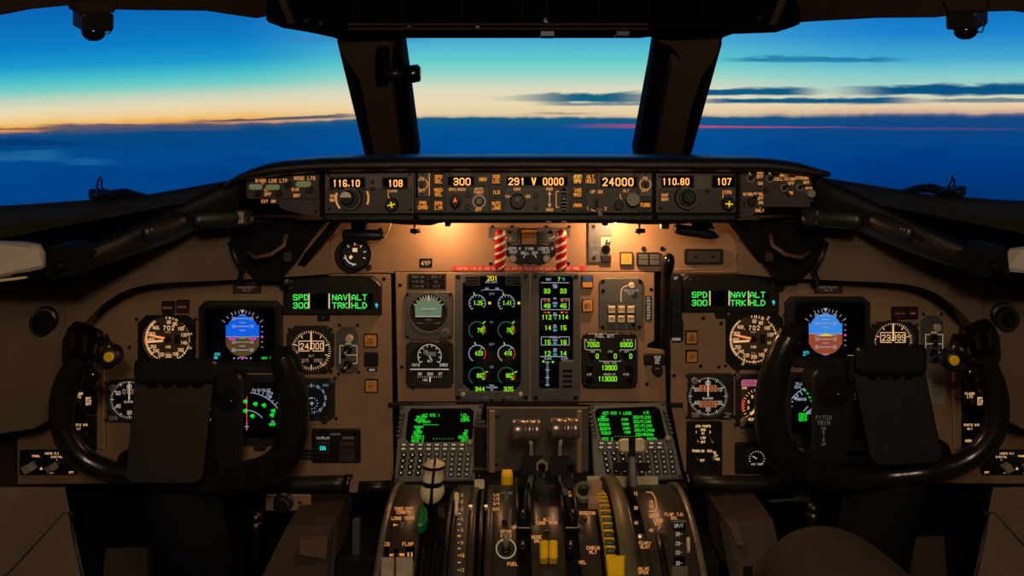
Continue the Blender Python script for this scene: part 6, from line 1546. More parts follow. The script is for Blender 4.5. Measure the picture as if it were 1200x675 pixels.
b = qmb(); b.rbox(532, 580.5, 538, 590, 2, -.5, 5, 'cream', 1); b.rbox(533, 589, 536.8, 604, .8, -.5, 3, 'cream_knob', .6); qput('trim_pointer', b)
b = qmb(False)
for x in (551.5, 569.5): b.rbox(x-2, 592, x+2, 594.6, .6, .3, .6, 'dial_light'); b.rbox(x-1.2, 596, x+1.2, 598, .4, .3, .6, 'legend_dim')
qput('position_marks', b)
b = qmb(False)
for q, y in (('1/4', 579), ('1/2', 583.6), ('3/4', 589), ('EXT', 595.6)): b.text(q, 581.5, y, 3., A_, z, .6)
b.text('SPD BRK', 594, 577, 2.4, 'legend_dim', z, .45); b.text('GEAR\nHORN\nOFF', 593, 621.7, 3.6, A_, z, .75, lead=1.35); b.text('FUEL', 600.5, 659.3, 3.6, A_, z, .75); b.text('UP', 603, 617, 3, A_, z, .6)
b.text('ALT\nLONG TRIM', 640.7, 607.5, 3.2, A_, z, .65, lead=1.3); b.text('NOSE\nDN', 629, 628, 3.5, A_, z, .7, lead=1.3)
b.text('DESCEND', 688.5, 600, 3.2, A_, z, .65); b.text('CABIN\nALT', 695, 640.5, 3.6, A_, z, .75, lead=1.35); b.text('VEL', 682.5, 657.5, 3.5, A_, z, .7); b.text('FUEL\nSHUT', 671, 576, 2.6, A_, z, .5)
qput('lettering', b)
b = qmb(False)
for q, y in (('15', 587), ('15', 592), ('28', 603.5), ('40', 620)):
    b.text(q, 763, y, 3.4, A_, z, .65, asp=.5)
b.text('FLAP/\nSLAT', 756, 635, 3.4, A_, z, .65, lead=1.3); b.text('VALVE\nOPEN', 753.5, 665, 3.4, A_, z, .65, lead=1.3); b.disc(749.8, 629, 2., z, 'dial_light', 14)
L_ = [(757, 577), (764, 577.5), (768, 584), (770, 597), (767, 599.5), (760, 599.5)]
for p, q in zip(L_, L_[1:]): b.line(*p, *q, .9, z, A_)
b.line(768, 599.5, 771, 602, .9, z, A_); b.line(771, 602, 771.5, 607, .9, z, A_); b.line(774, 617, 771, 621, .9, z, A_)
b.text('LAND\nEXT', 771.5, 608.5, 3.3, A_, z, .65, lead=1.25); b.text('FLAP T.O.\nSEL', 790, 601.5, 3.2, A_, z, .62, lead=1.3)
qput('lettering', b)
b = qmb(False)
for q, y in (('15', 588), ('28', 604), ('40', 620.5)): b.text(q, 744.8, y, 3.2, A_, 12, .6, asp=.45)
qput('lettering', b)
# windows and knobs
def qbox(name, x0, y0, x1, y1, z0, z1, m, bev=.6, parent=None, r=1.): 
    b = qmb(); b.rbox(x0, y0, x1, y1, r, z0, z1, m, bev); return qput(name, b, parent)
w_ = qbox('indicator_window', 450.5, 640.5, 456, 658, 0, 1, 'screen_black'); w_ = qbox('indicator_window', 475, 640.5, 486, 657, 0, 1, 'screen_black')
b = qmb(False); b.rbox(477.5, 648, 479.5, 653, .3, 1.1, 1.2, A_); b.rbox(481.5, 648, 483.5, 653, .3, 1.1, 1.2, A_); qput('digits', b, w_)
b = qmb(); b.knob(464.3, 649, 3.6, 0, 6, 'black_gloss'); qput('trim_knob', b)
for x0, x1 in ((447.5, 463), (465, 485)): qbox('metal_catch', x0, 661, x1, 684, 0, 16, 'steel_paint', 2)
w_ = qbox('flap_window', 789, 613, 803, 665, 0, 1.2, 'screen_black')
b = qmb(False)
for q, y in (('UP/T', 615.5), ('26-', 625), ('23-', 636), ('22-', 646.5), ('20-', 659)): b.text(q, 795.5, y, 3.6, 'legend_white', 1.4, .65, asp=.45)
qput('digits', b, w_)
b = qmb(); b.rbox(804, 634, 808, 640, 1, 0, 7, 'cream', .6); b.rbox(805, 638, 808.5, 648, .8, 0, 5, 'cream_knob', .6); qput('flap_pointer', b)
qbox('window_cap', 787, 611.5, 804, 614, 0, 3, 'bezel_grey', .4); qbox('window_cap', 787, 665, 806, 690, 0, 4, 'module_face', .8)
b = arcslab(qx(770), qx(778), A0, ang(628), DR-.02, DR+.004, 'dark_metal', 16); qput('flap_thumbwheel', b)
qbox('thumbwheel_cap', 769, 624.5, 780, 626.5, 0, 4, 'bezel_grey', .4)
b = qmb(); b.ring(593, 643, 10.6, 12, 0, .5, 'cream_lit'); b.cyl(593, 644, 9.5, 0, 1.5, 'bezel_dark', 28, .4); qput('horn_switch_ring', b)
b = qmb(); b.cyl(593, 646, 5.4, 1.5, 6, 'dark_metal', 20, 1); b.tube([(593, 645, 5), (593, 642, 14), (593.5, 639.5, 20)], [3.2, 3.6, 5], 'grey_knob', 14); qput('horn_switch', b)
b = qmb(); b.cyl(591, 613, 3, 0, 2, 'black_gloss', 16, .4); qput('screw_cup', b)
# alternate trim levers
b = qmb(); b.rbox(639, 622, 643, 690, 1, -.3, .6, 'black_matte'); b.rbox(637.5, 619.5, 644.5, 624, .6, 0, 3, 'bezel_dark', .5); qput('trim_track', b)
for x0 in (632.2, 643): 
    b = qmb(); b.rbox(x0, 646, x0+9.8, 665.5, 2.4, 8, 22, 'yellow_plastic', 2.2); b.box(x0+3, 652, x0+6.5, 660, 0, 9, 'dark_metal'); qput('trim_lever', b)
# ribbed cabin altitude wheel and its yellow latch
b = arcslab(qx(705), qx(722), A0, A1, DR-.03, DR-.010, 'black_matte', 20); qput('wheel_well', b)
b = MB(); n = 15
for k in range(n):
    a = ang(580)+(ang(676)-ang(580))*k/(n-1); da = abs(ang(676)-ang(580))/(n-1)*.34
    rm = DR+.004+.008*math.sin(math.pi*min(1, (k+1)/n*1.1))
    arcslab(qx(709), qx(719.5), a-da, a+da, DR-.03, rm, 'yellow_plastic' if k < 2 else 'olive_metal', 3, .0016, b)
    if k > 1: arcslab(qx(708), qx(720), a-da*1.1, a-da*.55, DR-.03, rm+.0012, 'yellow_plastic', 2, .0008, b)
wh = qput('cabin_wheel', b)
b = arcslab(qx(710), qx(718.5), ang(676), ang(580), DR-.03, DR-.002, 'dark_metal', 20); qput('wheel_rim', b, wh)
b = qmb(); b.prism([(708.5, 661), (731, 661.5), (730, 684), (711, 684)], 2, 20, 'yellow_plastic', 2); qput('yellow_latch', b)
qbox('wheel_housing', 689, 571, 706, 597, 0, 10, 'panel_paint', 2); b = qmb(); b.ring(684, 583, 7, 10.5, 4, 9, 'bezel_grey'); b.cyl(684, 583, 7, 0, 4, 'black_matte'); qput('housing_ring', b)
for x, y in ((686, 608),): 
    b = qmb(); b.cyl(x, y, 2.6, 0, 2, 'black_gloss', 14, .4); qput('push_button', b)
for x, y in ((613, 604.5), (671, 604.5), (612.5, 641), (668.5, 641)):
    b = qmb(); b.ball(drum.hit(x, y)+drum.nrm(drum.hit(x, y))*.006, .0035, .0035, .0035, 'worn_metal', 10, 8); b.cyl(x, y, 4, -20, 3, 'black_plastic', 14, .6); qput('lever_pin', b)
for x0, x1, y in ((606, 622, 620), (662, 680, 620)): qbox('slot_bar', x0, y-1, x1, y+1, -2, 3, 'dark_metal', .4)
# dark curved cheek plates either side of the throttle slots
for x0, x1 in ((604, 608.5), (619.5, 624), (660.5, 664.5), (676.5, 681)):
    qput('slot_cheek', arcslab(qx(x0), qx(x1), ang(606), R(52), DR-.03, DR+.010, 'black_plastic', 14))

# thrust levers
def beam(b, pts, w, d, m):
    """a flat bar through world points: w across, d deep"""
    rings = []
    for i, p in enumerate(pts):
        dr = (pts[min(i+1, len(pts)-1)]-pts[max(i-1, 0)]).normalized(); u = Vector((1, 0, 0)); v = dr.cross(u).normalized()
        ww = w[i] if isinstance(w, (list, tuple)) else w; dd = d[i] if isinstance(d, (list, tuple)) else d
        rings.append([b.vw(p+u*sx*ww/2+v*sy*dd/2) for sx, sy in ((-1, -.6), (-.6, -1), (.6, -1), (1, -.6), (1, .6), (.6, 1), (-.6, 1), (-1, .6))])
    b.loops(rings, m)
for (hx, hy, ax, bx, lab) in ((617, 503.5, 622.5, 613, 'metal-gripped thrust lever nearer the sparse keypad display'), (662, 502, 656, 671, 'metal-gripped thrust lever nearer the full keypad display')):
    Yh = 1.13
    b = MB(); beam(b, [P(bx, 612, 1.06), P((ax+bx)/2, 585, 1.095), P(ax, 560, 1.115), P(ax, 540, 1.125), P(ax, 520, 1.13), P(hx+(3 if hx < 640 else -3), 508, 1.135)], [.012, .013, .014, .012, .009, .009], [.02, .022, .024, .02, .014, .012], 'black_plastic')
    lv = qput('thrust_lever', b, label=lab)
    b = MB(); c = P(hx, hy, Yh); L = .0215; x_ = Vector((1, 0, 0)); sc = Yh/F
    pr = [(-17.5, 7), (-17, 10.5), (-15, 11.6), (-2, 11.8), (-1.5, 11), (0, 11), (.5, 11.8), (6, 11.8), (6.6, 11.1), (8, 11.1), (8.6, 11.8), (15, 11.4), (17, 10), (17.5, 6)]
    rings = []
    for dx_, r in pr:
        rings.append([b.vw(c+Vector((dx_*sc, r*sc*math.cos(2*math.pi*i/24), r*sc*math.sin(2*math.pi*i/24)))) for i in range(24)])
    b.loops(rings, 'grip_metal', True); g = qput('lever_grip', b, lv)
    b = MB(); s_ = -1 if hx < 640 else 1
    p = c+Vector((-17.3*sc, -.004, -.001)); b.tube([p+Vector((.003, 0, 0)), p-Vector((.0028, 0, 0))], [.0055, .005], 'worn_metal', 14, mapped=False); qput('thumb_button', b, g)
    b = MB(); q = [(ax-11, 534), (ax+13, 534), (ax+14, 557), (ax-12, 557)]
    b.solid([P(x, y, 1.095) for x, y in q], [P(x, y, 1.125) for x, y in q], 'black_plastic'); blk = qput('lever_block', b, lv)
    x0 = 635 if hx < 640 else 668
    b = MB(); p = P(x0, 545.5, 1.094); b.tube([p+Vector((0, .004, 0)), p-Vector((0, .004, 0))], .0095, 'grey_knob' if hx < 640 else 'bezel_dark', 6, mapped=False); b.tube([p-Vector((0, .003, 0)), p-Vector((0, .011, 0))], [.0065, .005], 'black_gloss', 14, mapped=False); qput('go_around_switch' if hx < 640 else 'disconnect_switch', b, blk)
    b = MB(); beam(b, [P(x0-3, 566, 1.10), P(x0-1, 552, 1.11), P(x0, 547, 1.115)], .02, .012, 'black_plastic'); p = P(x0-2, 566, 1.092); b.tube([p+Vector((0, .006, 0)), p], .008, 'bezel_dark', 14, mapped=False); qput('reverse_lever', b, lv)

# speed brake lever with the banded cream knob and the green tab
b = MB(); beam(b, [P(511, 640, 1.02), P(509, 612, 1.075), P(507, 590, 1.07), P(508, 565, 1.06), P(509, 545, 1.06)], [.016, .02, .016, .012, .01], [.02]*5, 'black_plastic')
lv = qput('speed_brake_lever', b, label='black lever with a banded cream knob')
b = MB(); YK = 1.055; sc = YK/F
prof = [(538.5, 3, 'cream'), (540, 9.5, 'cream'), (543, 13, 'black_gloss'), (546.5, 13.5, 'cream'), (549, 12, 'cream'), (552, 11.5, 'cream'), (557, 12.5, 'cream'), (561, 12.5, 'black_gloss'), (564.5, 11, 'black_gloss'), (567, 12, 'cream'), (570, 14, 'cream'), (575, 14.6, 'cream'), (581, 13, 'cream'), (586, 9, 'cream'), (589, 4, 'cream')]
rings = []; x_at = lambda y: 509.5-(y-540)*.085
for y, r, m_ in prof:
    c = P(x_at(y), y, YK); rings.append([b.vw(c+Vector((r*sc*math.cos(2*math.pi*i/24), r*sc*.75*math.sin(2*math.pi*i/24)-.003, 0))) for i in range(24)])
for k, (A, B) in enumerate(zip(rings, rings[1:])):
    for i in range(24): b.f((A[i], A[(i+1) % 24], B[(i+1) % 24], B[i]), prof[k][2], True)
b.f(rings[0], 'cream'); b.f(rings[-1], 'cream')
kb = qput('lever_knob', b, lv, label='cream knob with black bands')
b = MB(); b.tube([P(510, 538, 1.042), P(508, 556, 1.039), P(506, 575, 1.036), P(505, 592, 1.038), P(505, 606, 1.05)], [.0015, .002, .002, .003, .005], 'black_gloss', 8, mapped=False); qput('centre_ridge', b, kb)
b = qmb(); b.prism([(491.5, 606), (496, 604.5), (500, 606), (501.5, 612), (500, 621), (495, 626), (490, 626), (490, 616)], 2, 14, 'green_plastic', 1.5); qput('arming_tab', b, lv, label='green arming tab')
b = qmb(); b.prism([(512, 598), (521, 602), (521, 614), (513, 611)], -6, 8, 'black_plastic', 1.2); qput('lever_cam', b, lv)
# slider with a cream tip
b = MB(); beam(b, [P(562, 600, 1.105), P(562, 585, 1.125), P(562, 572, 1.14)], [.006, .006, .006], [.006]*3, 'dark_metal')
lv = qput('fuel_lever', b, label='thin metal lever with a cream tip')
b = MB(); q = rr(556, 561.5, 567.5, 573, 2); b.solid([P(x, y, 1.118) for x, y in q], [P(x, y, 1.135) for x, y in q], 'cream'); qput('lever_tip', b, lv, label='cream tip')
gp = vplane(1.27); gmb = lambda: MB(lambda x, y, z: gp.at(x, y)+gp.n*z*1.27/F, 1.27/F)
b = gmb(); b.prism([(556.5, 492), (568.5, 492), (568.5, 547), (565, 553), (559, 553), (556, 547)], 0, 9, 'black_plastic', 1.4); gl = qput('slotted_lever', b, None, 'black upright slotted lever')
for y in (494.5, 544.3):
    b = gmb(); b.rbox(554.5, y, 570, y+3.5, .8, 8, 11, 'worn_metal', .5); qput('crossbar', b, gl)
b = gmb(); b.tube([(561.5, 550, 4), (561.5, 572, 2)], 1.6, 'worn_metal', 8); qput('rod', b, gl)
t = T('yellow_knob', 'small yellow cylinder knob standing behind the drum between the keypads', 'knob', 594, 560, vplane(1.20))
b = t.mb(); b.rbox(587.5, 550, 601, 571, 3.5, 0, 12, 'yellow_plastic', 3); b.cyl(594, 566, 1, 12, 12.6, 'black_matte', 10); t.put('knob', b)
b = t.mb(); b.tube([(594, 568, 5), (594, 585, 2)], 3, 'dark_metal', 10); t.put('stem', b)
# flap lever
b = MB(); beam(b, [P(752, 622, 1.04), P(748, 600, 1.085), P(744, 580, 1.12), P(741.5, 560, 1.135), P(740.5, 535, 1.15), P(740.5, 522, 1.155)], [.010, .011, .0115, .0115, .0115, .0115], [.012]*6, 'bezel_grey')
lv = qput('flap_lever', b, label='grey flap lever with a cream handle')
b = MB(); sc = 1.13/F
q = [(724.5, 516.5), (728, 513.8), (753, 513.2), (756.5, 516), (757.5, 528), (754, 531), (728, 531), (724.8, 528)]
qi = [(727, 518), (730, 516), (752, 515.5), (754.5, 518), (755, 526), (753, 528.5), (729, 528.5), (727, 526)]
b.sweep([[P(x, y, 1.165) for x, y in q], [P(x, y, 1.138) for x, y in q], [P(x, y, 1.132) for x, y in qi]], None, 'cream', False)
g = qput('lever_handle', b, lv, label='cream handle')
b = MB(); q = [(736.5, 512.8), (744.5, 512.6), (744.8, 534), (737, 534)]; b.solid([P(x, y, 1.1305) for x, y in q], [P(x, y, 1.15) for x, y in q], 'dark_metal'); qput('centre_strip', b, g)
for x0, x1 in ((718, 737), (745, 761)):
    b = MB(); q = rr(x0, 542, x1, 552, 2.5); b.solid([P(x, y, 1.15) for x, y in q], [P(x, y, 1.165) for x, y in q], 'black_plastic'); qput('finger_lift', b, lv)
# paper note lying on the shoulder
t = T('paper_note', 'strip of cream paper with fine print below the full keypad display', 'paper', 730, 563, vplane(1.255))
b = t.mb(); b.prism([(688, 558), (771, 558.5), (771.5, 570), (688, 572)], 0, .4, 'paper', .1); t.put('sheet', b)
b = t.marks()
for k in range(3): b.text('SPEED AND FLAP NOTES FOR', 712, 560+k*2.6, 1.2, 'lining', .5, .18, asp=.5)
t.put('fine_print', b)
# ------------------------------------------------------------------ control yokes
def yoke(label, rim, rad, Yr, plate, clamp, hub, grip, btn, tip, sg):
    """rim: photo-px path of the wheel's tube with depths"""
    o = W('control_yoke', label, 'control yoke', P(hub[0], 640, Yr+.10))
    put = lambda n, b, par=None, lab=None: wput(n, b, o, par, lab)
    pts = [P(x, y, Yr+dy) for x, y, dy in rim]
    # resample smoothly (Catmull-Rom)
    def cr(L, n=6):
        out = []
        for i in range(len(L)-1):
            p0, p1, p2, p3 = L[max(i-1, 0)], L[i], L[i+1], L[min(i+2, len(L)-1)]
            for k in range(n):
                t = k/n; out.append(.5*((2*p1)+(p2-p0)*t+(2*p0-5*p1+4*p2-p3)*t*t+(3*p1-p0-3*p2+p3)*t**3))
        return out+[L[-1]]
    P_ = cr(pts); R_ = [v.x for v in cr([Vector((r*(.93 if r > 15.5 else .97)*Yr/F, 0, 0)) for r in rad])]
    b = MB(); b.tube(P_, R_, 'yoke_black', 16, mapped=False); put('wheel_rim', b)
    # cut-off tip cap of the plain horn
    b = MB(); q = [(x, y) for x, y in tip]
    b.sweep([[P(x, y, Yr+.006) for x, y in q], [P(x, y, Yr-.010) for x, y in q], [P(x, y, Yr-.016) for x, y in inset(q, 3.5)]], None, 'yoke_black', False)
    put('horn_cap', b)
    # grip with trim rocker, on the outboard horn
    gx, gy = grip
    hd = lambda pts_, y0, y1: [[P(x, y, Yr+y0) for x, y in pts_], [P(x, y, Yr+y1+.004) for x, y in pts_], [P(x, y, Yr+y1) for x, y in inset(pts_, 2.5)]]
    c = lambda dx, dy: (gx-sg*dx, gy+dy)
    b = MB(); q = [c(-8, -25), c(2, -23), c(24, -13), c(27, -6), c(21, 12), c(12, 26), c(2, 33), c(-22, 32), c(-25, 20), c(-24, -2), c(-18, -16)]
    b.sweep(hd(q, .03, -.018), None, 'yoke_black', False); g = put('grip_head', b)
    b = MB(); q = [c(-10, -19), c(16, -10), c(17, -6), c(9, 18), c(6, 20), c(-17, 15), c(-19, 10), c(-15, -12)]
    b.frame  # (bezel round the rocker)
    b.sweep(hd(inset(q, -3.5), -.010, -.024), None, 'black_gloss', False); bz = put('switch_bezel', b, g)
    b = MB()
    for k in (-1, 1):
        w = [c(-8+k*6.5, -12+k*1.5), c(0+k*6.5, -9+k*1.5), c(-3+k*6.5, 12+k*1.5), c(-10+k*6, 10+k*1.5)]
        b.sweep(hd(w, -.02, -.034), None, 'black_plastic', False)
    put('trim_rocker', b, g)
    bx, by = btn
    b = MB(); A = P(*c(15, 4), Yr); B = P(bx, by, Yr); b.tube([A, A.lerp(B, .5), B+Vector((0, .006, 0))], [.022, .018, .014], 'yoke_black', 14, mapped=False); put('button_arm', b, g)
    b = MB(); p = P(bx, by, Yr); b.tube([p+Vector((0, .012, 0)), p-Vector((0, .008, 0)), p-Vector((0, .010, 0))], [.0165, .0165, .013], 'black_plastic', 24, mapped=False); hb = put('button_housing', b, g)
    b = MB(); p = P(bx+sg*0+2.5*-sg*0, by, Yr-.010); b.tube([p, p-Vector((0, .003, 0)), p-Vector((0, .004, 0))], [.0078, .0078, .006], 'yellow_button', 20, mapped=False); put('push_button', b, hb, 'yellow push button')
    b = MB(); q0 = P(*c(2, 30), Yr-.012); b.tube([q0, P(*c(14, 40), Yr-.014), P(*c(8, 52), Yr-.014), P(*c(-6, 56), Yr-.01)], [.009, .010, .008, .004], 'black_gloss', 12, mapped=False); put('trigger', b, g)
    # hub: spokes, boss and column
    hx, hy, hw, hh = hub
    b = MB(); q = rr(hx-hw, hy-hh, hx+hw, hy+hh, hw*.55, 6)
    b.sweep([[P(x, y, Yr+.11) for x, y in q], [P(x, y, Yr+.03) for x, y in q], [P(x, y, Yr+.018) for x, y in inset(q, 5)]], None, 'black_plastic', True); hubo = put('hub', b)
    b = MB(); p = P(hx, hy-hh*.5, Yr+.02); b.tube([p+Vector((0, .06, 0)), p, p-Vector((0, .006, 0))], [hw*.82*Yr/F, hw*.82*Yr/F, hw*.7*Yr/F], 'black_matte', 28, mapped=False); put('boss', b, hubo)
    b = MB(); p = P(hx+hw*.25, hy-hh*.45, Yr+.012); b.ball(p, .003, .003, .003, 'worn_metal', 10, 8); put('rivet', b, hubo)
    mx = (plate[0][0]+plate[1][0]+plate[2][0]+plate[3][0])/4
    b = MB(); q = rr(mx-62, hy+hh*.45, mx+62, hy+hh+2, 18, 5)
    b.sweep([[P(x, y, Yr+.10) for x, y in q], [P(x, y, Yr+.022) for x, y in q], [P(x, y, Yr+.014) for x, y in inset(q, 4)]], None, 'yoke_black', True); put('cross_spoke', b)
    b = MB(); top = P(mx+sg*-10, hy+hh-10, Yr+.06); bot = Vector((top.x, top.y+.22, .02)); b.tube([top, top.lerp(bot, .3), bot], [.055, .06, .065], 'black_matte', 16, mapped=False); put('column', b)
    # chart plate with its clamp
    S_ = Yr/F
    b = MB(); q = []
    n = len(plate)
    for i, (x, y) in enumerate(plate):
        r = (3, 3, 14, 12)[i]; p0 = Vector(plate[i-1]); p1 = Vector((x, y)); p2 = Vector(plate[(i+1) % n])
        a_ = p1+(p0-p1).normalized()*r; c_ = p1+(p2-p1).normalized()*r
        for k in range(6): t = k/5; q.append(tuple(a_*(1-t)**2+p1*2*t*(1-t)+c_*t*t))
    def pd(x, y): return Yr-.030-(y-plate[0][1])*.00016
    b.sweep([[P(x, y, pd(x, y)+.008) for x, y in q], [P(x, y, pd(x, y)) for x, y in q], [P(x, y, pd(x, y)-.0015) for x, y in inset(q, 1.2)]], None, 'yoke_plate' if sg < 0 else 'yoke_plate_shaded', False); pl_ = put('chart_plate', b, None, 'dark flat chart plate')
    b = MB()
    for fx, fy in ((.2, .25), (.8, .25), (.5, .5), (.25, .8), (.8, .75)):
        x = plate[0][0]*(1-fx)*(1-fy)+plate[1][0]*fx*(1-fy)+plate[2][0]*fx*fy+plate[3][0]*(1-fx)*fy; y = plate[0][1]+(plate[3][1]-plate[0][1])*fy
        p = P(x, y, pd(x, y)); b.tube([p+Vector((0, .002, 0)), p-Vector((0, .0028, 0))], .0032, 'yoke_plate', 10, mapped=False)
    put('rivets', b, pl_)
    b = MB(); x0, y0, x1, y1 = clamp; qc = rr(x0, y0, x1, y1, 8, 5)
    b.sweep([[P(x, y, Yr+.012) for x, y in qc], [P(x, y, Yr-.045) for x, y in qc], [P(x, y, Yr-.052) for x, y in inset(qc, 4)]], None, 'black_plastic', False); cl = put('clamp', b, pl_)
    b = MB()
    for k in range(4):
        xa = x0+14+k*(x1-x0-26)/4; qk = rr(xa, y1-6, xa+(x1-x0-40)/4, y1+5, 4, 4)
        b.sweep([[P(x, y, Yr-.022) for x, y in qk], [P(x, y, Yr-.040) for x, y in qk]], None, 'black_gloss', False)
    put('clamp_fingers', b, pl_)
    b = MB(); s0 = x1 if sg < 0 else x0
    qs = [(s0, y0+10), (s0-sg*6, y0+16), (s0-sg*10, y0+36), (s0-sg*5, y0+44), (s0+sg*2, y1)]
    b.sweep([[P(x, y, Yr+.012) for x, y in qs], [P(x, y, Yr-.020) for x, y in qs]], None, 'black_plastic', False); put('clamp_arm', b, pl_)
    return o, hubo
L_rim = [(96, 418, .0), (84, 438, .0), (75, 462, .0), (72, 490, 0), (80, 517, 0), (98, 538, .004), (124, 550, .008), (156, 556, .012), (196, 560, .03), (236, 562, .035), (270, 561, .03), (304, 555, .015), (328, 541, .008), (341, 518, 0), (346, 490, -.004), (344, 460, -.008), (336, 434, -.010), (330, 416, -.010)]
L_rad = [12, 15, 15, 13.5, 13, 13, 12.5, 12.5, 15, 17, 19, 20, 20, 18.5, 17.5, 17.5, 17, 15]
yoke("captain's black control yoke with a plain dark chart plate, beside the cyan ON light", L_rim, L_rad, 1.14, [(158, 446), (250, 446), (237, 567), (147, 566)], (157, 420, 254, 449), (266, 498, 19, 62), (97, 401), (128, 418), [(314, 411), (322, 406), (343, 405), (351, 413), (356, 434), (346, 440), (330, 432), (320, 424)], -1)
R_rim = [(1150, 418, 0), (1160, 440, 0), (1167, 465, 0), (1168, 490, 0), (1160, 514, 0), (1140, 535, .004), (1112, 548, .008), (1080, 554, .012), (1040, 558, .03), (1000, 559, .035), (965, 556, .03), (936, 548, .015), (916, 532, .006), (905, 508, 0), (902, 478, -.004), (906, 444, -.008), (916, 412, -.010), (926, 394, -.010)]
R_rad = [12, 14, 14, 13, 12.5, 12, 12, 12, 15, 17, 19, 20, 20, 19.5, 18.5, 18, 16, 14]
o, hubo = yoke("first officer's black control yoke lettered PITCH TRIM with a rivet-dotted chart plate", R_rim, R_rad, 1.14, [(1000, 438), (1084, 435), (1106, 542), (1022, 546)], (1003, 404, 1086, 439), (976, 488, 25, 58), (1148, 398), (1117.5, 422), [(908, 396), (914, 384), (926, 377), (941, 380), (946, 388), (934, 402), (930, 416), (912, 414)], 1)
pl = vplane(1.14+.0175)
b = MB(lambda x, y, z: pl.at(x, y)+pl.n*z*.0013, .0013, recalc=False)
b.text('PITCH\nTRIM', 965, 487, 4.4, 'legend_dim', .5, .7, lead=1.45); b.text('DN', 965, 500.5, 3, 'legend_dim', .5, .5); b.text('UP', 965, 519, 3, 'legend_dim', .5, .5); b.line(965, 505, 965, 517, .7, .5, 'legend_dim'); b.flat([(963.5, 507), (966.5, 507), (965, 504)], .5, 'legend_dim'); b.flat([(963.5, 515), (966.5, 515), (965, 518)], .5, 'legend_dim')
wput('lettering', b, o, hubo)
# ------------------------------------------------------------------ below the panels
def wtag(name, label, cat, loc): return W(name, label, cat, loc)
# rails along the bottom edge of the pilots' panels
for pts, lab in (([(214, 571), (260, 570), (330, 568), (392, 566), (408, 566)], "black padded rail under the captain's panel near the DISPLAY SYSTEM panel"),
                 ([(806, 563), (850, 566), (905, 567), (945, 567)], "black padded rail under the first officer's panel near the HYD PUMPS panel")):
    o = wtag('edge_rail', lab, 'rail', P(*pts[0], 1.38)); b = MB(); b.tube([P(x, y, 1.385) for x, y in pts], [8.5*1.385/F]*len(pts), 'black_plastic', 14, mapped=False); wput('padding', b, o)
    x, y = pts[-1] if pts[0][0] < 500 else pts[0]
    b = MB(); b.tube([P(x-4, y, 1.385), P(x+4, y, 1.385)], 9.5*1.385/F, 'dark_metal', 14, mapped=False); wput('end_collar', b, o)
for x0, x1, lab in ((413, 458, "short black rail between the captain's panel and the drum quadrant"),):
    o = wtag('edge_rail', lab, 'rail', P(x0, 568, 1.36)); b = MB(); b.tube([P(x0+8, 571, 1.37), P(x1, 570, 1.37)], 6.5*1.37/F, 'black_plastic', 12, mapped=False); wput('padding', b, o)
    b = MB(); q = [(x0-2, 562), (x0+8, 562), (x0+6, 577), (x0-4, 577)]; b.solid([P(x, y, 1.37) for x, y in q], [P(x, y, 1.40) for x, y in q], 'panel_paint'); wput('bracket', b, o)
o = wtag('control_plate', "small tan plate with a round black knob under the captain's panel", 'switch', P(337, 589, 1.36))
pl = vplane(1.36); S_ = 1.36/F
b = MB(lambda x, y, z: pl.at(x, y)+pl.n*z*S_, S_); b.rbox(311, 580.5, 364, 599, 2.5, -3, 0, 'panel_paint', .8); wput('plate', b, o)
b = MB(lambda x, y, z: pl.at(x, y)+pl.n*z*S_, S_); b.knob(332.5, 588, 9.5, 0, 12, 'black_plastic', skirt=2.5, n=40); wput('knob', b, o)
b = MB(lambda x, y, z: pl.at(x, y)+pl.n*z*S_, S_); b.cyl(352, 588, 2.2, 0, 2, 'worn_metal', 12, .5); wput('screw', b, o)
o = wtag('stowage_box', "small dim box with a pale tray edge under the first officer's panel", 'box', P(950, 580, 1.36))
b = MB(); q = [(932, 571), (950, 571), (950, 588), (932, 588)]; b.solid([P(x, y, 1.36) for x, y in q], [P(x, y, 1.44) for x, y in q], 'lining_dark'); wput('box', b, o)
b = MB(); q = [(900, 586), (936, 583), (936, 586), (905, 589)]; b.solid([P(x, y, 1.35) for x, y in q], [P(x, y, 1.37) for x, y in q], 'bezel_grey'); wput('tray_edge', b, o)

# foot-well floor: rudder pedals, sidewall panels, boxes beside the drum
def foot_box(sg, lab):
    c = lambda x: x if sg < 0 else 1240-x
    o = wtag('footwell_box', lab, 'box', P(c(350), 640, 1.25))
    f = [(336, 617), (391, 615), (384, 676), (300, 690)] if sg < 0 else [(397, 610), (340, 609), (318, 690), (375, 690)]
    f = [(c(x) if sg > 0 else x, y) for x, y in f]
    if sg > 0: f = [(848, 610), (905, 608), (925, 690), (864, 690)]
    A = [P(f[0][0], f[0][1], 1.28), P(f[1][0], f[1][1], 1.28), P(f[2][0], f[2][1], 1.20), P(f[3][0], f[3][1], 1.20)]
    b = MB(); b.solid(A, [p+Vector((0, .16, -.01)) for p in A], 'footwell_tan'); wput('body', b, o)
    g = [(352, 632), (384, 629), (382, 655), (351, 650)] if sg < 0 else [(852, 612), (863, 611), (872, 638), (864, 640)]
    b = MB(); q = [P(x, y, 1.262-(y-612)*.0009) for x, y in g]; b.solid(q, [p+Vector((0, .01, 0)) for p in q], 'lining_dark'); wput('patch_panel', b, o)
    e = [(391, 617), (396, 617), (390, 690), (384, 690)] if sg < 0 else [(843, 611), (849, 610), (866, 690), (858, 690)]
    b = MB(); b.solid([P(x, y, 1.255-(y-612)*.0009) for x, y in e], [P(x, y, 1.30) for x, y in e], 'black_plastic'); wput('edge_strip', b, o)
    if sg > 0:
        b = MB(); q = [(872, 664), (882, 663), (880, 690), (870, 690)]; b.solid([P(x, y, 1.19) for x, y in q], [P(x, y, 1.22) for x, y in q], 'worn_metal'); wput('hinge', b, o)
foot_box(-1, "tan box with a paler patch in the captain's footwell")
foot_box(1, "tan box in the footwell partly hidden behind the seated person's knee")
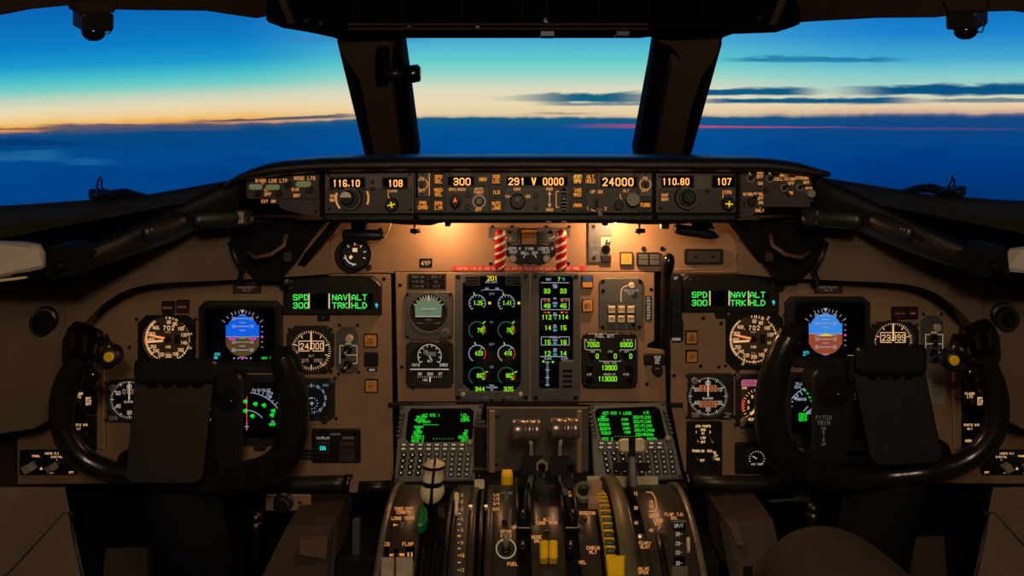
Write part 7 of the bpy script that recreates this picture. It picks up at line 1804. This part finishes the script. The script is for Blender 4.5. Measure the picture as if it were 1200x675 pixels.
for sg, q, lab in ((-1, [(124, 643), (172, 641), (176, 700), (118, 700)], "dark tan rudder pedal in the captain's footwell below the chart plate"), (1, [(1056, 630), (1106, 628), (1112, 700), (1064, 700)], "dark tan rudder pedal in the first officer's footwell")):
    o = wtag('rudder_pedal', lab, 'pedal', P(q[0][0]+20, 670, 1.3))
    A = [P(x, y, 1.44-(y-640)*.0006) for x, y in q]; b = MB(); b.solid(A, [p+Vector((0, .02, -.008)) for p in A], 'footwell_tan'); wput('tread', b, o)
    b = MB(); m_ = (A[2]+A[3])/2; b.tube([m_+Vector((0, .03, 0)), Vector((m_.x, m_.y+.06, .02))], .02, 'black_plastic', 10, mapped=False); wput('arm', b, o)
for x, y, h_, lab in ((300, 607, 70, "dull metal tube standing in the captain's footwell"), (953, 596, 70, "dull metal tube standing in the first officer's footwell")):
    o = wtag('adjustment_post', lab, 'post', P(x, y+h_, 1.30)); b = MB()
    b.tube([P(x, y, 1.30), P(x, y+8, 1.30), P(x-3, y+h_, 1.30)], [.010, .014, .014], 'dark_metal', 14, mapped=False); wput('tube', b, o)
    b = MB(); p = P(x, y-1, 1.30); b.ball(p, .013, .013, .012, 'dark_metal', 14, 8); wput('cap', b, o)
for x0, lab in ((417, 'slim grey upright bar next to the drum quadrant beside the tan footwell box'), (809, 'slim grey upright bar next to the drum quadrant below the HYD PUMPS panel')):
    o = wtag('support_bar', lab, 'bar', P(x0, 650, 1.3))
    b = MB(); b.wbox(tuple(P(x0-4, 700, 1.32))[0:1]+(1.32, .30), (P(x0+4, 600, 1.32).x, 1.335, P(x0, 612, 1.32).z), 'bezel_grey'); wput('bar', b, o)
    b = MB(); b.wbox((P(x0-24 if x0 < 600 else x0+4, 660, 1.3).x, 1.30, .0), (P(x0+22 if x0 < 600 else x0+34, 660, 1.3).x, 1.40, P(x0, 658, 1.30).z), 'black_plastic'); wput('foot', b, o)
# lower side panels
def side(sg):
    c = lambda x: x if sg < 0 else 1240-x
    pl = plane3(P(c(80), 575, 1.20), P(c(100), 680, 1.14), P(c(-60), 600, 1.10))
    b = MB(lambda x, y, z: pl.at(x, y)+pl.n*z, 1.)
    b.prism([(c(-120), 570), (c(76), 571), (c(82), 600), (c(104), 700), (c(104), 900), (c(-120), 900)], -.03, 0, 'lining', .004)
    b.prism([(c(-120), 730), (c(10), 672), (c(40), 640), (c(74), 602), (c(80), 603), (c(86), 640), (c(97), 690), (c(98), 900), (c(-120), 900)], -.01, .006, 'lining', .002)
    struct('wall_lower_left' if sg < 0 else 'wall_lower_right', b)
    t = T('side_panel_rivets', "row of rivets on the tan lower side panel by the %s's footwell" % ('captain' if sg < 0 else 'first officer'), 'rivets', c(60), 620, pl)
    b = MB(lambda x, y, z: pl.at(x, y)+pl.n*z*.0013, .0013)
    for k in range(5): b.cyl(c(28+k*9), 648-k*9-6, 1., 3.5, 6., 'lining', 8)
    t.put('rivets', b)
    b = MB(lambda x, y, z: pl.at(x, y)+pl.n*z*.0013, .0013); b.tube([(c(-40), 708, 4), (c(10), 672, 5), (c(40), 640, 5), (c(74), 602, 5), (c(80), 603, 5), (c(86), 640, 5), (c(98), 692, 5)], 1.2, 'bezel_dark', 8); t.put('seam_strip', b)
    b = MB(lambda x, y, z: pl.at(x, y)+pl.n*z*.0013, .0013); b.cyl(c(82), 604, 3.6, 3, 8, 'dark_metal', 14, .8); t.put('corner_screw', b)
side(-1); side(1)
# closing skirts between the side consoles and the floor
b = MB(); b.wbox((-1.0, 1.06, 0), (-.55, 1.36, .57), 'lining_dark') if False else None
b = MB(); b.wbox((-1.02, 1.10, 0), (-.97, 1.56, 1.00), 'lining_dark'); struct('trim_9', b)
b = MB(); b.wbox((1.01, 1.10, 0), (1.06, 1.56, 1.00), 'lining_dark'); struct('trim_10', b)

# pale padded cushions under the side windows
for sg, q, lab in ((-1, [(-110, 288), (-20, 281), (30, 283), (48, 286), (54, 296), (55, 312), (48, 321), (20, 325), (-20, 330), (-110, 344)], 'pale padded cushion under the pane with the orange dusk'),
                   (1, [(1330, 290), (1230, 284), (1196, 289), (1183, 291), (1178, 299), (1177, 314), (1183, 324), (1205, 327), (1240, 330), (1330, 344)], 'pale padded cushion under the pane with long dark clouds')):
    o = wtag('arm_cushion', lab, 'cushion', P(q[3][0], 305, 1.0))
    b = MB(); Yc = lambda x: 1.06-abs(x-(40 if sg < 0 else 1195))*.0006
    rings = []
    for dy, ins in ((.07, 0), (.02, 0), (.008, .8), (.002, 2.4), (-.002, 4.5)): rings.append([P(x, y, Yc(x)+dy) for x, y in (inset(q, ins) if ins else q)])
    b.sweep(rings, None, 'cushion_vinyl', True); wput('pad', b, o)
    b = MB(); e = [(-100, 345), (-20, 331), (20, 326.5), (55, 321)] if sg < 0 else [(1330, 345), (1240, 331), (1205, 328), (1178, 323)]
    b.tube([P(x, y, Yc(x)-.004) for x, y in e], .0022, 'cream', 8, mapped=False); wput('piping', b, o)
# brass fitting on the right lining
o = wtag('oxygen_fitting', 'small brass pipe fitting glinting under the wing below the pane with long dark clouds', 'fitting', P(1085, 290, 1.20))
b = MB(); b.tube([P(1074, 289, 1.19), P(1080, 289, 1.185), P(1086, 291, 1.18), P(1094, 293, 1.18), P(1110, 297, 1.18)], [.006, .0075, .006, .004, .001], 'worn_metal', 10, mapped=False); wput('pipe', b, o)
b = MB(); q = [(1072, 282), (1078, 281), (1077, 297), (1071, 298)]; b.solid([P(x, y, 1.18) for x, y in q], [P(x, y, 1.20) for x, y in q], 'yellow_plastic'); wput('bracket', b, o)

# ------------------------------------------------------------------ the first officer: seated figure of which only a knee reaches into view
def person():
    o = W('person', 'dark-trousered knee of a seated person below the yoke lettered PITCH TRIM', 'person', (.58, .50, .0))
    hipL, hipR = Vector((.53, .52, .54)), Vector((.67, .52, .54))
    kneeL, kneeR = Vector((.412, 1.02, .632)), Vector((.66, .92, .60))
    ankL, ankR = Vector((.47, 1.20, .12)), Vector((.66, .96, .12))
    V = [Vector((.60, .50, .56)), Vector((.60, .47, .64)), Vector((.60, .46, .72)), Vector((.60, .46, .78)), hipL, hipL.lerp(kneeL, .5)+Vector((0, 0, .02)), kneeL, kneeL.lerp(ankL, .45)-Vector((0, .015, 0)), ankL,
         hipR, hipR.lerp(kneeR, .5)+Vector((0, 0, .02)), kneeR, kneeR.lerp(ankR, .45)-Vector((0, .015, 0)), ankR, kneeL.lerp(hipL, .12), kneeR.lerp(hipR, .12)]
    Ed = [(0, 1), (1, 2), (2, 3), (0, 4), (4, 5), (5, 14), (14, 6), (6, 7), (7, 8), (0, 9), (9, 10), (10, 15), (15, 11), (11, 12), (12, 13)]
    rad = [(.15, .12), (.15, .11), (.15, .11), (.14, .10), (.095, .095), (.094, .090), (.082, .08), (.06, .06), (.045, .045), (.095, .095), (.088, .085), (.072, .07), (.06, .06), (.045, .045), (.092, .088), (.08, .077)]
    me = bpy.data.meshes.new('trousers'); me.from_pydata([tuple(v-Vector(o.location)) for v in V], Ed, [])
    ob = bpy.data.objects.new('trousers', me); COL.objects.link(ob); ob.parent = o
    sk = ob.modifiers.new('Skin', 'SKIN'); 
    for d, r in zip(me.skin_vertices[0].data, rad): d.radius = r
    me.skin_vertices[0].data[0].use_root = True; sk.use_smooth_shade = True
    sub = ob.modifiers.new('Subdivision', 'SUBSURF'); sub.levels = 3; sub.render_levels = 3
    me.materials.append(MATS['trouser'])
    for x, y in ((ankL.x, ankL.y), (ankR.x, ankR.y)):
        b = MB(); b.ball(Vector((x, y+.07, .052)), .045, .14, .05, 'shoe', 16, 10); wput('shoe', b, o)
    return o
person()

# ------------------------------------------------------------------ pilots' seats (they stand beside the camera and shade the side walls)
for x, lab in ((-.54, "captain's grey cloth seat beside the side wall under the orange dusk"), (.60, 'grey cloth seat under the seated person')):
    o = wtag('pilot_seat', lab, 'seat', (x, .40, 0))
    b = MB(lambda X_, Y_, Z_: Vector((x+X_, .26+Z_, Y_)), 1.); b.prism(rr(-.255, .44, .255, 1.10, .09, 5), -.05, .05, 'seat_cloth', .02); wput('backrest', b, o)
    b = MB(lambda X_, Y_, Z_: Vector((x+X_, .26+Z_, Y_)), 1.); b.prism(rr(-.13, 1.11, .13, 1.30, .06, 5), -.03, .04, 'seat_cloth', .015); wput('headrest', b, o)
    b = MB(lambda X_, Y_, Z_: Vector((x+X_, 0.55+Y_, .32+Z_)), 1.); b.prism(rr(-.25, -.26, .25, .20, .07, 5), 0, .09, 'seat_cloth', .025); wput('cushion', b, o)
    b = MB(); b.wbox((x-.12, .36, 0), (x+.12, .62, .36), 'dark_metal'); wput('pedestal', b, o)
# ------------------------------------------------------------------ lights
def light(name, kind, loc, energy, color, **kw):
    d = bpy.data.lights.new(name, kind); d.energy = energy; d.color = color
    for k, v in kw.items(): setattr(d, k, v)
    o = bpy.data.objects.new(name, d); o.location = loc; COL.objects.link(o); return o
WARM = (1.0, .58, .27)
for px, py, e_ in ((519, 262, 1.45), (722, 262, 2.15)):
    light('panel_flood', 'POINT', P(px, py, 1.345), e_, (1., .50, .23), shadow_soft_size=.006)
l = light('reading_light', 'AREA', (.03, -.22, 1.47), 5.2, (1., .76, .53), size=.10, shape='DISK')
l.rotation_euler = Vector((0.05, 1.4, -.6)).to_track_quat('-Z', 'Y').to_euler()
l = light('dome_light', 'AREA', (.10, .05, 1.57), 3.2, (1., .70, .46), size=.22, shape='DISK')
l.rotation_euler = Vector((0.02, 1.2, -.75)).to_track_quat('-Z', 'Y').to_euler()

# ------------------------------------------------------------------ camera
cd = bpy.data.cameras.new('camera'); cam = bpy.data.objects.new('camera', cd); COL.objects.link(cam)
cam.location = (0, 0, H); cam.rotation_euler = (R(90), 0, 0)
cd.sensor_width = 36; cd.lens = F/1200*36
cd.shift_x = 0; cd.shift_y = -(337.5-HY)/1200
cd.clip_start = .02
scene.camera = cam
vs = scene.view_settings
vs.view_transform = 'Standard'; vs.look = 'None'; vs.gamma = 1; vs.exposure = 0; vs.use_curve_mapping = False
